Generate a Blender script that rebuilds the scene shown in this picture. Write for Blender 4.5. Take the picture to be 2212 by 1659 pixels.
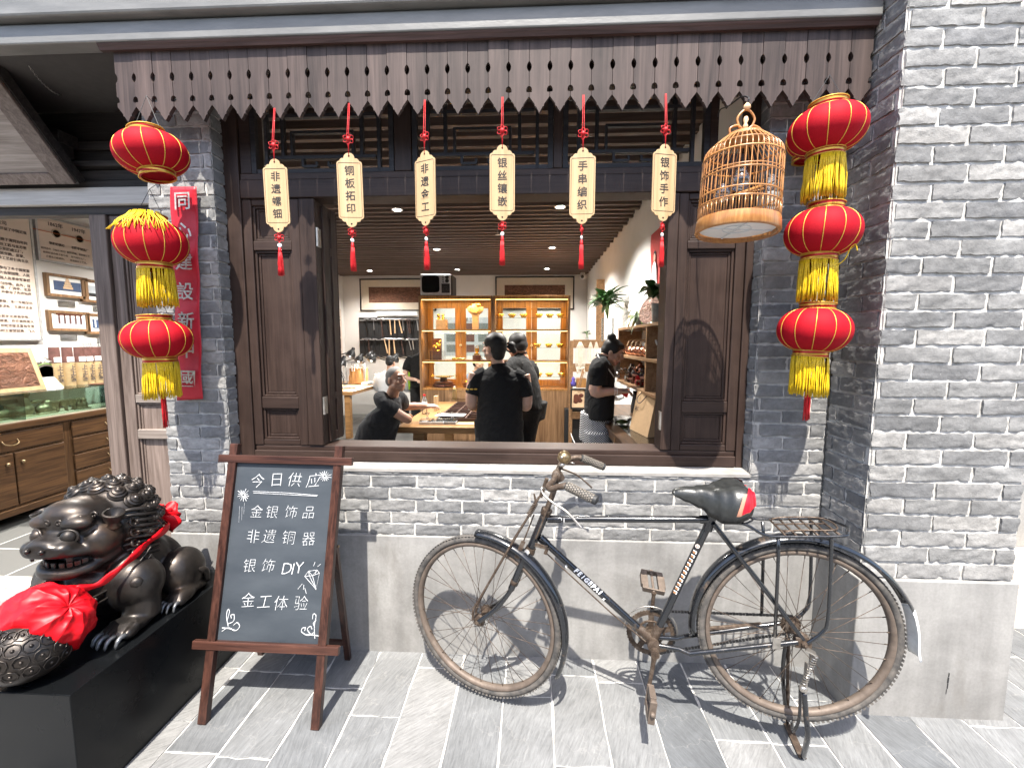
import bpy, math, random
import numpy as np
from mathutils import Vector, Matrix, noise
for _o in list(bpy.data.objects): bpy.data.objects.remove(_o)
SC = bpy.context.scene
COL = SC.collection
R = math.radians
# ---------------------------------------------------------------- camera
CAM = Vector((0.0, 0.0, 1.60)); FPX = 930.0; PCX, PCY = 1106.0, 829.5      # photo measured on a 2212 px wide copy
_yaw, _pit, _rol = R(2.8), R(5.55), R(-0.1)
_f = Vector((-math.sin(_yaw) * math.cos(_pit), math.cos(_yaw) * math.cos(_pit), -math.sin(_pit)))
_r = Vector((math.cos(_yaw), math.sin(_yaw), 0)); _d = _f.cross(_r)
CR = math.cos(_rol) * _r + math.sin(_rol) * _d
CD = -math.sin(_rol) * _r + math.cos(_rol) * _d
cd = bpy.data.cameras.new('camera'); cam = bpy.data.objects.new('camera', cd); COL.objects.link(cam)
cd.sensor_width = 36.0; cd.lens = 36.0 * FPX / 2212.0; cd.clip_start = 0.02; cd.clip_end = 3000
_m = Matrix((CR, -CD, -_f)).transposed().to_4x4(); _m.translation = CAM
cam.matrix_world = _m
SC.camera = cam
# ---------------------------------------------------------------- world, sun, exposure
SUN_EL, SUN_AZ = R(63), R(183)
w = bpy.data.worlds.new('World'); SC.world = w; w.use_nodes = True
nt = w.node_tree; sky = nt.nodes.new('ShaderNodeTexSky'); sky.sky_type = 'NISHITA'; sky.sun_disc = False
sky.sun_elevation = SUN_EL; sky.sun_rotation = SUN_AZ; sky.air_density = 1.0; sky.dust_density = 2.0
bg = nt.nodes['Background']; bg.inputs['Strength'].default_value = 0.15
nt.links.new(sky.outputs[0], bg.inputs['Color'])
sl = bpy.data.lights.new('sun', 'SUN'); sl.energy = 4.3; sl.angle = R(0.6); sl.color = (1.0, 0.95, 0.87)
so = bpy.data.objects.new('sun', sl); COL.objects.link(so)
so.rotation_euler = Vector((-math.sin(SUN_AZ) * math.cos(SUN_EL), -math.cos(SUN_AZ) * math.cos(SUN_EL), -math.sin(SUN_EL))).to_track_quat('-Z', 'Y').to_euler()
SC.view_settings.view_transform = 'Standard'; SC.view_settings.look = 'None'
SC.view_settings.exposure = 1.55; SC.view_settings.gamma = 1.0
SC.cycles.use_denoising = True; SC.cycles.max_bounces = 8; SC.cycles.transparent_max_bounces = 12
SC.cycles.sample_clamp_indirect = 6.0
SC.cycles.caustics_reflective = False; SC.cycles.caustics_refractive = False
# ---------------------------------------------------------------- helpers
rnd = random.Random(7)
def V(*a): return Vector(a)
def _ray(u, v): return CR * ((u - PCX) / FPX) + CD * ((v - PCY) / FPX) + _f
def at(u, v, Y): d = _ray(u, v); return CAM + d * (Y / d.y)
def atz(u, v, Z=0.0): d = _ray(u, v); return CAM + d * ((Z - CAM.z) / d.z)
def atx(u, v, X): d = _ray(u, v); return CAM + d * (X / d.x)
class MB:
    def __init__(s): s.v = []; s.f = []
    def add(s, vs, fs):
        n = len(s.v); s.v.extend([tuple(p) for p in vs]); s.f.extend([tuple(i + n for i in f) for f in fs]); return s
    def box(s, x0, x1, y0, y1, z0, z1):
        if x0 > x1: x0, x1 = x1, x0
        if y0 > y1: y0, y1 = y1, y0
        if z0 > z1: z0, z1 = z1, z0
        return s.add([(x0,y0,z0),(x1,y0,z0),(x1,y1,z0),(x0,y1,z0),(x0,y0,z1),(x1,y0,z1),(x1,y1,z1),(x0,y1,z1)],
              [(0,3,2,1),(4,5,6,7),(0,1,5,4),(1,2,6,5),(2,3,7,6),(3,0,4,7)])
    def obox(s, c, ax, ay, az):      # centre and three half-axes
        c, ax, ay, az = Vector(c), Vector(ax), Vector(ay), Vector(az)
        P = [c+sx*ax+sy*ay+sz*az for sz in (-1,1) for sx, sy in ((-1,-1),(1,-1),(1,1),(-1,1))]
        return s.add(P, [(0,3,2,1),(4,5,6,7),(0,1,5,4),(1,2,6,5),(2,3,7,6),(3,0,4,7)])
    def bar(s, p, q, w, h, up=(0,0,1)):   # rectangular bar p->q, w across, h along up
        p, q = Vector(p), Vector(q); d = (q - p); a = d.normalized()
        u = Vector(up); sd = a.cross(u)
        if sd.length < 1e-5: sd = a.cross(Vector((1,0,0)))
        sd.normalize(); u = sd.cross(a)
        return s.obox((p + q) / 2, d / 2, sd * w / 2, u * h / 2)
    def prism(s, poly, vec):
        n = len(poly); vec = Vector(vec); P = [Vector(p) for p in poly]
        return s.add(P + [p + vec for p in P], [tuple(range(n))[::-1], tuple(range(n, 2*n))] + [(i, (i+1) % n, n + (i+1) % n, n + i) for i in range(n)])
    def tube(s, pts, r, n=8, cap=True, closed=False):
        P = [Vector(p) for p in pts]; m = len(P)
        rr = r if isinstance(r, (list, tuple)) else [r] * m
        T = []
        for i in range(m):
            a = P[(i-1) % m] if (closed or i > 0) else P[i]; b = P[(i+1) % m] if (closed or i < m-1) else P[i]
            t = b - a; T.append(t.normalized() if t.length > 1e-9 else Vector((0,0,1)))
        u = T[0].orthogonal().normalized(); vs = []
        for i in range(m):
            u = u - T[i] * u.dot(T[i])
            if u.length < 1e-6: u = T[i].orthogonal()
            u.normalize(); w = T[i].cross(u)
            for k in range(n):
                a = 2 * math.pi * k / n; vs.append(P[i] + (u * math.cos(a) + w * math.sin(a)) * rr[i])
        fs = []
        for i in range(m if closed else m - 1):
            j = (i + 1) % m
            for k in range(n): fs.append((i*n+k, i*n+(k+1) % n, j*n+(k+1) % n, j*n+k))
        if cap and not closed: fs += [tuple(range(n))[::-1], tuple(range((m-1)*n, m*n))]
        return s.add(vs, fs)
    def lathe(s, prof, c, axis=(0,0,1), n=24, x=None):
        c = Vector(c); a = Vector(axis).normalized(); u = Vector(x).normalized() if x else a.orthogonal().normalized(); w = a.cross(u)
        vs = []; m = len(prof)
        for r, z in prof:
            for k in range(n):
                t = 2 * math.pi * k / n; vs.append(c + a * z + (u * math.cos(t) + w * math.sin(t)) * max(r, 1e-5))
        fs = [(i*n+k, i*n+(k+1) % n, (i+1)*n+(k+1) % n, (i+1)*n+k) for i in range(m-1) for k in range(n)]
        if prof[0] == prof[-1]: return s.add(vs, fs)
        if prof[0][0] > 1e-4: fs.append(tuple(range(n))[::-1])
        if prof[-1][0] > 1e-4: fs.append(tuple(range((m-1)*n, m*n)))
        return s.add(vs, fs)
    def sph(s, c, r, nu=16, nv=10, rot=None):
        c = Vector(c); r = (r, r, r) if isinstance(r, (int, float)) else r; vs = []
        for j in range(nv + 1):
            ph = math.pi * j / nv
            for i in range(nu):
                t = 2 * math.pi * i / nu
                p = Vector((r[0]*math.sin(ph)*math.cos(t), r[1]*math.sin(ph)*math.sin(t), -r[2]*math.cos(ph)))
                if rot is not None: p = rot @ p
                vs.append(c + p)
        return s.add(vs, [(j*nu+i, j*nu+(i+1) % nu, (j+1)*nu+(i+1) % nu, (j+1)*nu+i) for j in range(nv) for i in range(nu)])
    def loft(s, rings, cap=True):
        n = len(rings[0]); m = len(rings)
        fs = [(i*n+k, i*n+(k+1) % n, (i+1)*n+(k+1) % n, (i+1)*n+k) for i in range(m-1) for k in range(n)]
        if cap: fs += [tuple(range(n))[::-1], tuple(range((m-1)*n, m*n))]
        return s.add([p for r in rings for p in r], fs)
    def grid(s, fn, nu, nv):
        vs = [fn(i / nu, j / nv) for j in range(nv + 1) for i in range(nu + 1)]
        return s.add(vs, [(j*(nu+1)+i, j*(nu+1)+i+1, (j+1)*(nu+1)+i+1, (j+1)*(nu+1)+i) for j in range(nv) for i in range(nu)])
    def build(s, name, mat, parent=None, smooth=None, bevel=0.0, solid=0.0, sub=0, remesh=0.0):
        me = bpy.data.meshes.new(name); me.from_pydata(s.v, [], s.f)
        return finish(me, name, mat, parent, smooth, bevel, solid, sub, remesh)
def finish(me, name, mat, parent=None, smooth=None, bevel=0.0, solid=0.0, sub=0, remesh=0.0):
    o = bpy.data.objects.new(name, me); COL.objects.link(o)
    if mat: me.materials.append(M[mat] if isinstance(mat, str) else mat)
    if smooth:
        me.shade_smooth()
        if smooth is not True: me.set_sharp_from_angle(angle=R(smooth))
    if solid: md = o.modifiers.new('thick', 'SOLIDIFY'); md.thickness = solid; md.offset = 0
    if remesh:
        md = o.modifiers.new('union', 'REMESH'); md.mode = 'VOXEL'; md.voxel_size = remesh; md.use_smooth_shade = True
        md = o.modifiers.new('soften', 'SMOOTH'); md.factor = 0.5; md.iterations = 6
    if bevel: md = o.modifiers.new('edge', 'BEVEL'); md.width = bevel; md.segments = 2; md.limit_method = 'ANGLE'; md.angle_limit = R(40)
    if sub: md = o.modifiers.new('sub', 'SUBSURF'); md.levels = sub; md.render_levels = sub
    if parent: adopt(o, parent)
    return o
WORLD = {}
def wm(o):
    m = Matrix.LocRotScale(o.location, o.rotation_euler, o.scale)
    return wm(o.parent) @ o.matrix_parent_inverse @ m if o.parent else m
def adopt(o, parent):
    o.parent = parent; o.matrix_parent_inverse = wm(parent).inverted()
def tag(o, label=None, cat=None, group=None, kind=None):
    if cat and not kind: kind = 'thing'
    for k, v in (('label', label), ('category', cat), ('group', group), ('kind', kind)):
        if v: o[k] = v
    return o
def thing(name, label, cat, loc=(0, 0, 0), group=None):
    o = bpy.data.objects.new(name, None); COL.objects.link(o); o.location = loc; o.empty_display_size = 0.05
    return tag(o, label, cat, group)
def copy_tree(o, parent=None):
    c = o.copy(); COL.objects.link(c)
    if parent: c.parent = parent
    for ch in list(o.children): copy_tree(ch, c)
    return c
def glyphs(body, size, origin, xd=(1,0,0), yd=(0,0,1), off=0.0, shear=0.0, ext=0.0006, align='CENTER', vertical=None, jitter=0.0):
    """(verts, faces) of lettering; vertical = spacing puts one sign under another."""
    mb = MB; vs = []; fs = []
    xd, yd = Vector(xd).normalized(), Vector(yd).normalized(); zd = xd.cross(yd)
    items = [(ch, -i * vertical) for i, ch in enumerate(body)] if vertical else [(body, 0)]
    for ch, dy in items:
        cu = bpy.data.curves.new('t', 'FONT'); cu.body = ch; cu.size = size; cu.align_x = align; cu.align_y = 'CENTER' if vertical else 'BOTTOM_BASELINE'
        cu.offset = off; cu.shear = shear; cu.extrude = ext; cu.resolution_u = 2
        o = bpy.data.objects.new('t', cu); COL.objects.link(o)
        dg = bpy.context.evaluated_depsgraph_get(); me = bpy.data.meshes.new_from_object(o.evaluated_get(dg))
        n = len(vs); ja = rnd.uniform(-jitter, jitter); c, s_ = math.cos(ja), math.sin(ja)
        for v in me.vertices:
            x, y = v.co.x * c - v.co.y * s_, v.co.x * s_ + v.co.y * c
            vs.append(Vector(origin) + xd * x + yd * (y + dy) + zd * (v.co.z + ext))
        fs += [tuple(i + n for i in p.vertices) for p in me.polygons]
        bpy.data.objects.remove(o); bpy.data.meshes.remove(me); bpy.data.curves.remove(cu)
    return vs, fs
def text(name, mat, parent, *a, **k):
    m = MB(); m.add(*glyphs(*a, **k)); return m.build(name, mat, parent)
def arc(c, r, a0, a1, n, u, w):
    c, u, w = Vector(c), Vector(u), Vector(w)
    return [c + u * (r * math.cos(a0 + (a1 - a0) * i / n)) + w * (r * math.sin(a0 + (a1 - a0) * i / n)) for i in range(n + 1)]
def bez(pts, n=12):     # catmull-rom through points
    P = [Vector(p) for p in pts]; out = []
    for i in range(len(P) - 1):
        a, b, c, d = P[max(i-1, 0)], P[i], P[i+1], P[min(i+2, len(P)-1)]
        for k in range(n):
            t = k / n; out.append(0.5 * ((2*b) + (c-a)*t + (2*a-5*b+4*c-d)*t*t + (3*b-a-3*c+d)*t**3))
    return out + [P[-1]]
# ---------------------------------------------------------------- materials
M = {}
class NT:
    def __init__(s, name):
        s.m = bpy.data.materials.new(name); s.m.use_nodes = True; M[name] = s.m; s.t = s.m.node_tree
        s.b = s.t.nodes['Principled BSDF']; s.c = s.n('ShaderNodeTexCoord')
    def n(s, ty, **k):
        x = s.t.nodes.new(ty)
        for a, v in k.items(): setattr(x, a, v)
        return x
    def l(s, a, b): s.t.links.new(a, b)
    def noise(s, scale, vec=None, detail=4, rough=0.55, dist=0.0):
        x = s.n('ShaderNodeTexNoise'); x.inputs['Scale'].default_value = scale; x.inputs['Detail'].default_value = detail
        x.inputs['Roughness'].default_value = rough; x.inputs['Distortion'].default_value = dist
        s.l(vec if vec is not None else s.c.outputs['Object'], x.inputs['Vector']); return x.outputs['Fac']
    def map(s, scale=(1,1,1), rot=(0,0,0), loc=(0,0,0)):
        x = s.n('ShaderNodeMapping'); x.inputs['Scale'].default_value = scale; x.inputs['Rotation'].default_value = rot; x.inputs['Location'].default_value = loc
        s.l(s.c.outputs['Object'], x.inputs['Vector']); return x.outputs['Vector']
    def ramp(s, fac, stops):
        x = s.n('ShaderNodeValToRGB'); e = x.color_ramp.elements
        while len(e) < len(stops): e.new(0.5)
        for i, (p, c) in enumerate(stops): e[i].position = p; e[i].color = (c[0], c[1], c[2], 1) if not isinstance(c, (int, float)) else (c, c, c, 1)
        s.l(fac, x.inputs['Fac']); return x.outputs['Color']
    def mix(s, fac, a, b, mode='MIX'):
        x = s.n('ShaderNodeMix', data_type='RGBA', blend_type=mode)
        for val, idx in ((fac, 0), (a, 6), (b, 7)):
            if isinstance(val, (int, float)): x.inputs[idx].default_value = val
            elif isinstance(val, (tuple, list)): x.inputs[idx].default_value = (*val[:3], 1)
            else: s.l(val, x.inputs[idx])
        return x.outputs[2]
    def math(s, op, a, b=0.0):
        x = s.n('ShaderNodeMath', operation=op)
        for i, v in enumerate((a, b)):
            if isinstance(v, (int, float)): x.inputs[i].default_value = v
            else: s.l(v, x.inputs[i])
        return x.outputs[0]
    def bump(s, h, strength=0.3, dist=0.01):
        x = s.n('ShaderNodeBump'); x.inputs['Strength'].default_value = strength; x.inputs['Distance'].default_value = dist
        s.l(h, x.inputs['Height']); s.l(x.outputs[0], s.b.inputs['Normal'])
    def set(s, col=None, rough=0.5, metal=0.0, **k):
        if col is not None:
            if isinstance(col, (tuple, list)): s.b.inputs['Base Color'].default_value = (*col[:3], 1)
            else: s.l(col, s.b.inputs['Base Color'])
        if isinstance(rough, (int, float)): s.b.inputs['Roughness'].default_value = rough
        else: s.l(rough, s.b.inputs['Roughness'])
        s.b.inputs['Metallic'].default_value = metal
        for a, v in k.items(): s.b.inputs[a.replace('_', ' ')].default_value = v
        return s
def plain(name, col, rough=0.5, metal=0.0, var=0.12, scale=30.0, bump=0.0, bscale=None, **k):
    t = NT(name); n = t.noise(scale)
    lo = tuple(c * (1 - var) for c in col); hi = tuple(min(1, c * (1 + var)) for c in col)
    t.set(t.ramp(n, [(0.3, lo), (0.7, hi)]), rough, metal, **k)
    if bump: t.bump(t.noise(bscale or scale * 4), bump, 0.002)
    return t
def wood(name, dark, light, axis='x', rough=0.5, scale=1.0, bump=0.25, worn=None, island=0.35, coat=0.0):
    t = NT(name); s = [40 * scale] * 3; s['xyz'.index(axis)] = 2.2 * scale
    geo = t.n('ShaderNodeNewGeometry')
    add = t.n('ShaderNodeVectorMath', operation='ADD'); rv = t.n('ShaderNodeVectorMath', operation='SCALE'); rv.inputs[0].default_value = (7.3, 5.1, 9.7)
    t.l(geo.outputs['Random Per Island'], rv.inputs['Scale']); t.l(t.c.outputs['Object'], add.inputs[0]); t.l(rv.outputs[0], add.inputs[1])
    mp = t.n('ShaderNodeMapping'); mp.inputs['Scale'].default_value = s; t.l(add.outputs[0], mp.inputs['Vector'])
    g = t.noise(1.0, mp.outputs[0], 6, 0.6, 0.9)
    fine = [220 * scale] * 3; fine['xyz'.index(axis)] = 4 * scale
    mp2 = t.n('ShaderNodeMapping'); mp2.inputs['Scale'].default_value = fine; t.l(add.outputs[0], mp2.inputs['Vector'])
    f = t.noise(1.0, mp2.outputs[0], 3, 0.6)
    mixf = t.math('ADD', t.math('MULTIPLY', g, 0.7), t.math('MULTIPLY', f, 0.3))
    c = t.ramp(mixf, [(0.36, dark), (0.52, tuple((a + b) / 2 for a, b in zip(dark, light))), (0.66, light)])
    isl = t.ramp(geo.outputs['Random Per Island'], [(0, 1 - island), (1, 1 + island * 0.6)])
    c = t.mix(1.0, c, isl, 'MULTIPLY')
    if worn:
        wn = t.noise(3.0, None, 5, 0.6); c = t.mix(t.ramp(wn, [(0.45, 0.0), (0.75, 0.55)]), c, worn)
    t.set(c, rough, 0, Coat_Weight=coat, Coat_Roughness=0.2, Specular_IOR_Level=0.3); t.bump(mixf, bump, 0.004)
    return t
def glassm(name, tint=(1, 1, 1), alpha=0.12, rough=0.02):      # thin pane: mostly clear, with a mirror-like sheen
    t = NT(name); tr = t.n('ShaderNodeBsdfTransparent'); tr.inputs[0].default_value = (*tint, 1)
    gl = t.n('ShaderNodeBsdfGlossy'); gl.inputs['Roughness'].default_value = rough
    fr = t.n('ShaderNodeFresnel'); fr.inputs['IOR'].default_value = 1.45
    mx = t.n('ShaderNodeMixShader'); t.l(t.math('ADD', t.math('MULTIPLY', fr.outputs[0], 0.8), alpha), mx.inputs[0])
    t.l(tr.outputs[0], mx.inputs[1]); t.l(gl.outputs[0], mx.inputs[2])
    t.l(mx.outputs[0], t.t.nodes['Material Output'].inputs['Surface']); return t
def lamp(name, col, strength):
    t = NT(name); t.set((0.8, 0.8, 0.8)); t.b.inputs['Emission Color'].default_value = (*col, 1); t.b.inputs['Emission Strength'].default_value = strength
def brickm(name, stops, rough=0.85):
    t = NT(name); geo = t.n('ShaderNodeNewGeometry')
    c = t.ramp(geo.outputs['Random Per Island'], stops)
    n1 = t.noise(9.0, None, 6, 0.65); n2 = t.noise(60.0, None, 5, 0.7)
    c = t.mix(1.0, c, t.ramp(n1, [(0.3, 0.72), (0.7, 1.25)]), 'MULTIPLY')
    c = t.mix(1.0, c, t.ramp(n2, [(0.3, 0.8), (0.72, 1.2)]), 'MULTIPLY')
    c = t.mix(1.0, c, t.ramp(t.noise(1.7, None, 6, 0.65), [(0.35, 0.78), (0.6, 1.12)]), 'MULTIPLY')
    c = t.mix(t.ramp(t.noise(5.0, None, 6, 0.7), [(0.60, 0.0), (0.75, 0.22)]), c, (0.36, 0.35, 0.33))
    t.set(c, rough); h = t.math('ADD', t.noise(45.0, None, 6, 0.65), t.math('MULTIPLY', t.noise(160.0, None, 3, 0.6), 0.4))
    t.bump(h, 0.6, 0.005)
brickm('grey_brick', [(0, (0.14, 0.14, 0.14)), (0.35, (0.185, 0.183, 0.178)), (0.7, (0.225, 0.22, 0.212)), (1, (0.28, 0.27, 0.255))])
t = NT('mortar'); t.set(t.ramp(t.noise(22.0, None, 6, 0.65), [(0.3, (0.33, 0.315, 0.29)), (0.65, (0.56, 0.545, 0.515))]), 0.95); t.bump(t.noise(120.0, None, 4), 0.6, 0.004)
t = NT('concrete'); n = t.noise(2.6, None, 8, 0.62, 0.6); mp = t.map((14, 14, 1.2))
c = t.ramp(n, [(0.28, (0.165, 0.16, 0.151)), (0.5, (0.245, 0.238, 0.226)), (0.74, (0.325, 0.317, 0.30))])
c = t.mix(1.0, c, t.ramp(t.noise(1.0, mp, 4), [(0.35, 0.86), (0.65, 1.08)]), 'MULTIPLY')
c = t.mix(1.0, c, t.ramp(t.noise(90.0, None, 4), [(0.3, 0.92), (0.7, 1.06)]), 'MULTIPLY')
c = t.mix(t.ramp(t.noise(5.5, t.map((1, 1, 0.45), (0, 0, 0), (3, 1, 7)), 8, 0.72), [(0.56, 0.0), (0.70, 0.5)]), c, (0.15, 0.138, 0.122))
t.set(c, 0.82); t.bump(t.noise(70.0, None, 6), 0.2, 0.003)
t = NT('slate'); geo = t.n('ShaderNodeNewGeometry')
add = t.n('ShaderNodeVectorMath', operation='ADD'); rv = t.n('ShaderNodeVectorMath', operation='SCALE'); rv.inputs[0].default_value = (17.3, 15.1, 9.7)
t.l(geo.outputs['Random Per Island'], rv.inputs['Scale']); t.l(t.c.outputs['Object'], add.inputs[0]); t.l(rv.outputs[0], add.inputs[1])
vr = t.n('ShaderNodeVectorRotate', rotation_type='Z_AXIS'); t.l(add.outputs[0], vr.inputs['Vector'])
t.l(t.math('MULTIPLY', t.math('SUBTRACT', geo.outputs['Random Per Island'], 0.35), 1.6), vr.inputs['Angle'])
mp = t.n('ShaderNodeMapping'); mp.inputs['Scale'].default_value = (120, 15, 30); t.l(vr.outputs[0], mp.inputs['Vector'])
g = t.noise(1.0, mp.outputs[0], 6, 0.7, 0.35); big = t.noise(3.5, add.outputs[0], 6, 0.6, 1.0)
c = t.ramp(geo.outputs['Random Per Island'], [(0, (0.095, 0.10, 0.105)), (0.3, (0.130, 0.134, 0.136)), (0.65, (0.158, 0.160, 0.159)), (1, (0.190, 0.188, 0.182))])
c = t.mix(1.0, c, t.ramp(g, [(0.3, 0.72), (0.5, 1.0), (0.72, 1.28)]), 'MULTIPLY')
c = t.mix(1.0, c, t.ramp(big, [(0.3, 0.8), (0.7, 1.2)]), 'MULTIPLY')
vn = t.n('ShaderNodeTexNoise'); vn.inputs['Scale'].default_value = 4.5; vn.inputs['Detail'].default_value = 5; t.l(add.outputs[0], vn.inputs['Vector'])
vein = t.math('ABSOLUTE', t.math('SUBTRACT', vn.outputs['Fac'], 0.5))
c = t.mix(t.ramp(vein, [(0.0, 0.22), (0.005, 0.0)]), c, (0.32, 0.31, 0.29))
t.set(c, 0.62); t.bump(t.math('ADD', g, t.math('MULTIPLY', big, 1.5)), 0.5, 0.006)
wood('frame_wood', (0.020, 0.011, 0.008), (0.048, 0.029, 0.022), 'z', 0.5, 1.0, 0.12, (0.072, 0.046, 0.036), 0.25)
wood('frame_wood_across', (0.020, 0.011, 0.008), (0.048, 0.029, 0.022), 'x', 0.5, 1.0, 0.12, (0.072, 0.046, 0.036), 0.25)
wood('lattice_wood', (0.012, 0.011, 0.012), (0.035, 0.032, 0.033), 'x', 0.5)
wood('valance_wood', (0.022, 0.014, 0.012), (0.095, 0.066, 0.057), 'z', 0.6, 0.55, 0.6, (0.075, 0.053, 0.046), 0.3)
wood('moulding_wood', (0.035, 0.019, 0.015), (0.10, 0.056, 0.047), 'x', 0.5)
wood('door_wood', (0.10, 0.072, 0.058), (0.26, 0.20, 0.17), 'z', 0.5, 0.9, 0.3)
wood('door_wood_across', (0.18, 0.145, 0.12), (0.40, 0.34, 0.30), 'x', 0.5, 0.9, 0.3)
wood('sunlit_door_wood', (0.52, 0.48, 0.44), (0.78, 0.74, 0.69), 'x', 0.55, 0.9, 0.3)  # door wood lightened for the head beam: sunlight put into its colour
plain('sill_mortar', (0.27, 0.255, 0.235), 0.95, 0, 0.2, 14, 0.5, 90)
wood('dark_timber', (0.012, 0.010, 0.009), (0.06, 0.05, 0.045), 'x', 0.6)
wood('board_frame', (0.020, 0.009, 0.007), (0.10, 0.042, 0.029), 'z', 0.35, 0.9, 0.3)
wood('board_frame_across', (0.022, 0.010, 0.008), (0.12, 0.050, 0.034), 'x', 0.35, 0.9, 0.3)
wood('tag_wood', (0.38, 0.25, 0.125), (0.53, 0.38, 0.215), 'z', 0.5, 0.5, 0.1, None, 0.12)
wood('cabinet_wood', (0.22, 0.10, 0.03), (0.50, 0.26, 0.09), 'z', 0.35, 0.8, 0.15)
wood('table_wood', (0.20, 0.10, 0.04), (0.48, 0.27, 0.11), 'x', 0.35, 0.8, 0.15)
wood('brown_wood', (0.13, 0.07, 0.035), (0.32, 0.19, 0.10), 'z', 0.4, 0.8, 0.15)
wood('shelf_wood', (0.20, 0.11, 0.055), (0.42, 0.25, 0.13), 'y', 0.4, 0.8, 0.15)
wood('counter_wood', (0.03, 0.015, 0.007), (0.13, 0.066, 0.028), 'z', 0.35, 0.9, 0.3)
wood('counter_wood_across', (0.035, 0.017, 0.008), (0.15, 0.075, 0.032), 'y', 0.35, 0.9, 0.3)
wood('bamboo', (0.30, 0.12, 0.035), (0.58, 0.28, 0.09), 'z', 0.3, 0.8, 0.05, None, 0.3, 0.5)
wood('slat_wood', (0.09, 0.062, 0.05), (0.16, 0.115, 0.095), 'x', 0.6, 0.7, 0.1, None, 0.15)
t = NT('beam_paint'); c = t.ramp(t.noise(2.2, t.map((1, 3, 5)), 7, 0.65), [(0.3, (0.11, 0.108, 0.10)), (0.7, (0.20, 0.195, 0.182))]); t.set(c, 0.4); t.bump(t.noise(30.0, t.map((0.5, 1, 1)), 6, 0.7), 0.35, 0.004)
t = NT('lantern_cloth'); c = t.ramp(t.noise(350.0), [(0.3, (0.29, 0.001, 0.007)), (0.7, (0.38, 0.002, 0.011))]); t.set(c, 0.75, 0, Specular_IOR_Level=0.2)
t = NT('gold_band'); wv = t.n('ShaderNodeTexWave', bands_direction='Z'); wv.inputs['Scale'].default_value = 19; t.l(t.c.outputs['Object'], wv.inputs['Vector'])
t.set(t.ramp(wv.outputs['Fac'], [(0.40, (0.62, 0.36, 0.05)), (0.55, (0.38, 0.006, 0.008))]), 0.3, 0.55)
plain('gold_trim', (0.62, 0.38, 0.06), 0.45, 0.5, 0.15, 200)
plain('yellow_fringe', (0.66, 0.44, 0.004), 0.5, 0, 0.22, 160, 0.2)
plain('red_cord', (0.52, 0.006, 0.010), 0.55, 0, 0.15, 300, 0.2)
t = NT('banner_paper'); c = t.ramp(t.noise(14.0), [(0.3, (0.44, 0.006, 0.018)), (0.7, (0.55, 0.012, 0.028))]); t.set(c, 0.5); t.bump(t.noise(7.0, None, 5), 0.4, 0.02)
plain('silver_ink', (0.55, 0.50, 0.42), 0.35, 0.6, 0.25, 90)
plain('ink', (0.015, 0.012, 0.010), 0.7)
plain('bead_white', (0.85, 0.85, 0.83), 0.25)
t = NT('chalkboard'); c = t.ramp(t.noise(4.0, t.map((1, 1, 3)), 6, 0.6), [(0.3, (0.027, 0.034, 0.042)), (0.7, (0.048, 0.057, 0.066))]); t.set(c, 0.55)
t = NT('chalk'); t.set(t.ramp(t.noise(500.0, None, 3), [(0.35, (0.22, 0.23, 0.24)), (0.55, (0.72, 0.73, 0.73))]), 0.95)
t = NT('bike_paint'); n = t.noise(18.0, None, 7, 0.7); c = t.mix(t.ramp(n, [(0.60, 0.0), (0.70, 0.8)]), (0.008, 0.009, 0.011), (0.11, 0.075, 0.05)); t.set(c, t.ramp(n, [(0.5, 0.18), (0.75, 0.6)]), 0.0, Coat_Weight=0.6)
t = NT('rusty_steel'); n = t.noise(35.0, None, 6, 0.7); c = t.ramp(n, [(0.3, (0.034, 0.022, 0.016)), (0.52, (0.095, 0.067, 0.048)), (0.72, (0.19, 0.155, 0.125))]); t.set(c, t.ramp(n, [(0.3, 0.8), (0.7, 0.42)]), 0.55); t.bump(t.noise(150.0), 0.3, 0.002)
t = NT('rim_steel'); n = t.noise(20.0, None, 6, 0.7); c = t.ramp(n, [(0.3, (0.085, 0.064, 0.050)), (0.7, (0.17, 0.132, 0.104))]); t.set(c, 0.6, 0.25); t.bump(t.noise(120.0), 0.3, 0.002)
plain('dull_chrome', (0.42, 0.39, 0.35), 0.32, 0.85, 0.3, 25, 0.2)
t = NT('tyre_rubber'); c = t.ramp(t.noise(25.0, None, 5, 0.7), [(0.35, (0.035, 0.034, 0.033)), (0.7, (0.13, 0.115, 0.10))]); t.set(c, 0.85); t.bump(t.noise(140.0), 0.4, 0.002)
plain('black_rubber', (0.025, 0.025, 0.025), 0.6, 0, 0.3, 60, 0.2)
plain('grip_rubber', (0.16, 0.14, 0.115), 0.7, 0, 0.3, 60, 0.3)
plain('saddle_leather', (0.022, 0.023, 0.022), 0.36, 0, 0.3, 60, 0.25, 260)
plain('saddle_red', (0.5, 0.006, 0.016), 0.35); plain('saddle_tan', (0.36, 0.17, 0.11), 0.5)
plain('decal_white', (0.8, 0.8, 0.78), 0.5); plain('decal_brown', (0.30, 0.15, 0.07), 0.5)
plain('brass', (0.28, 0.20, 0.11), 0.32, 0.85, 0.3, 40, 0.2)
t = NT('bronze'); n = t.noise(7.0, None, 6, 0.6); c = t.ramp(n, [(0.35, (0.032, 0.029, 0.027)), (0.58, (0.055, 0.045, 0.038)), (0.78, (0.12, 0.072, 0.046))]); t.set(c, t.ramp(t.noise(20.0), [(0.3, 0.28), (0.7, 0.5)]), 0.75); t.bump(t.noise(60.0, None, 5), 0.12, 0.004)
plain('bronze_claw', (0.16, 0.165, 0.17), 0.4, 0.7)
plain('red_satin', (0.46, 0.001, 0.006), 0.46, 0, 0.1, 30, 0, Specular_IOR_Level=0.3)
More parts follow.
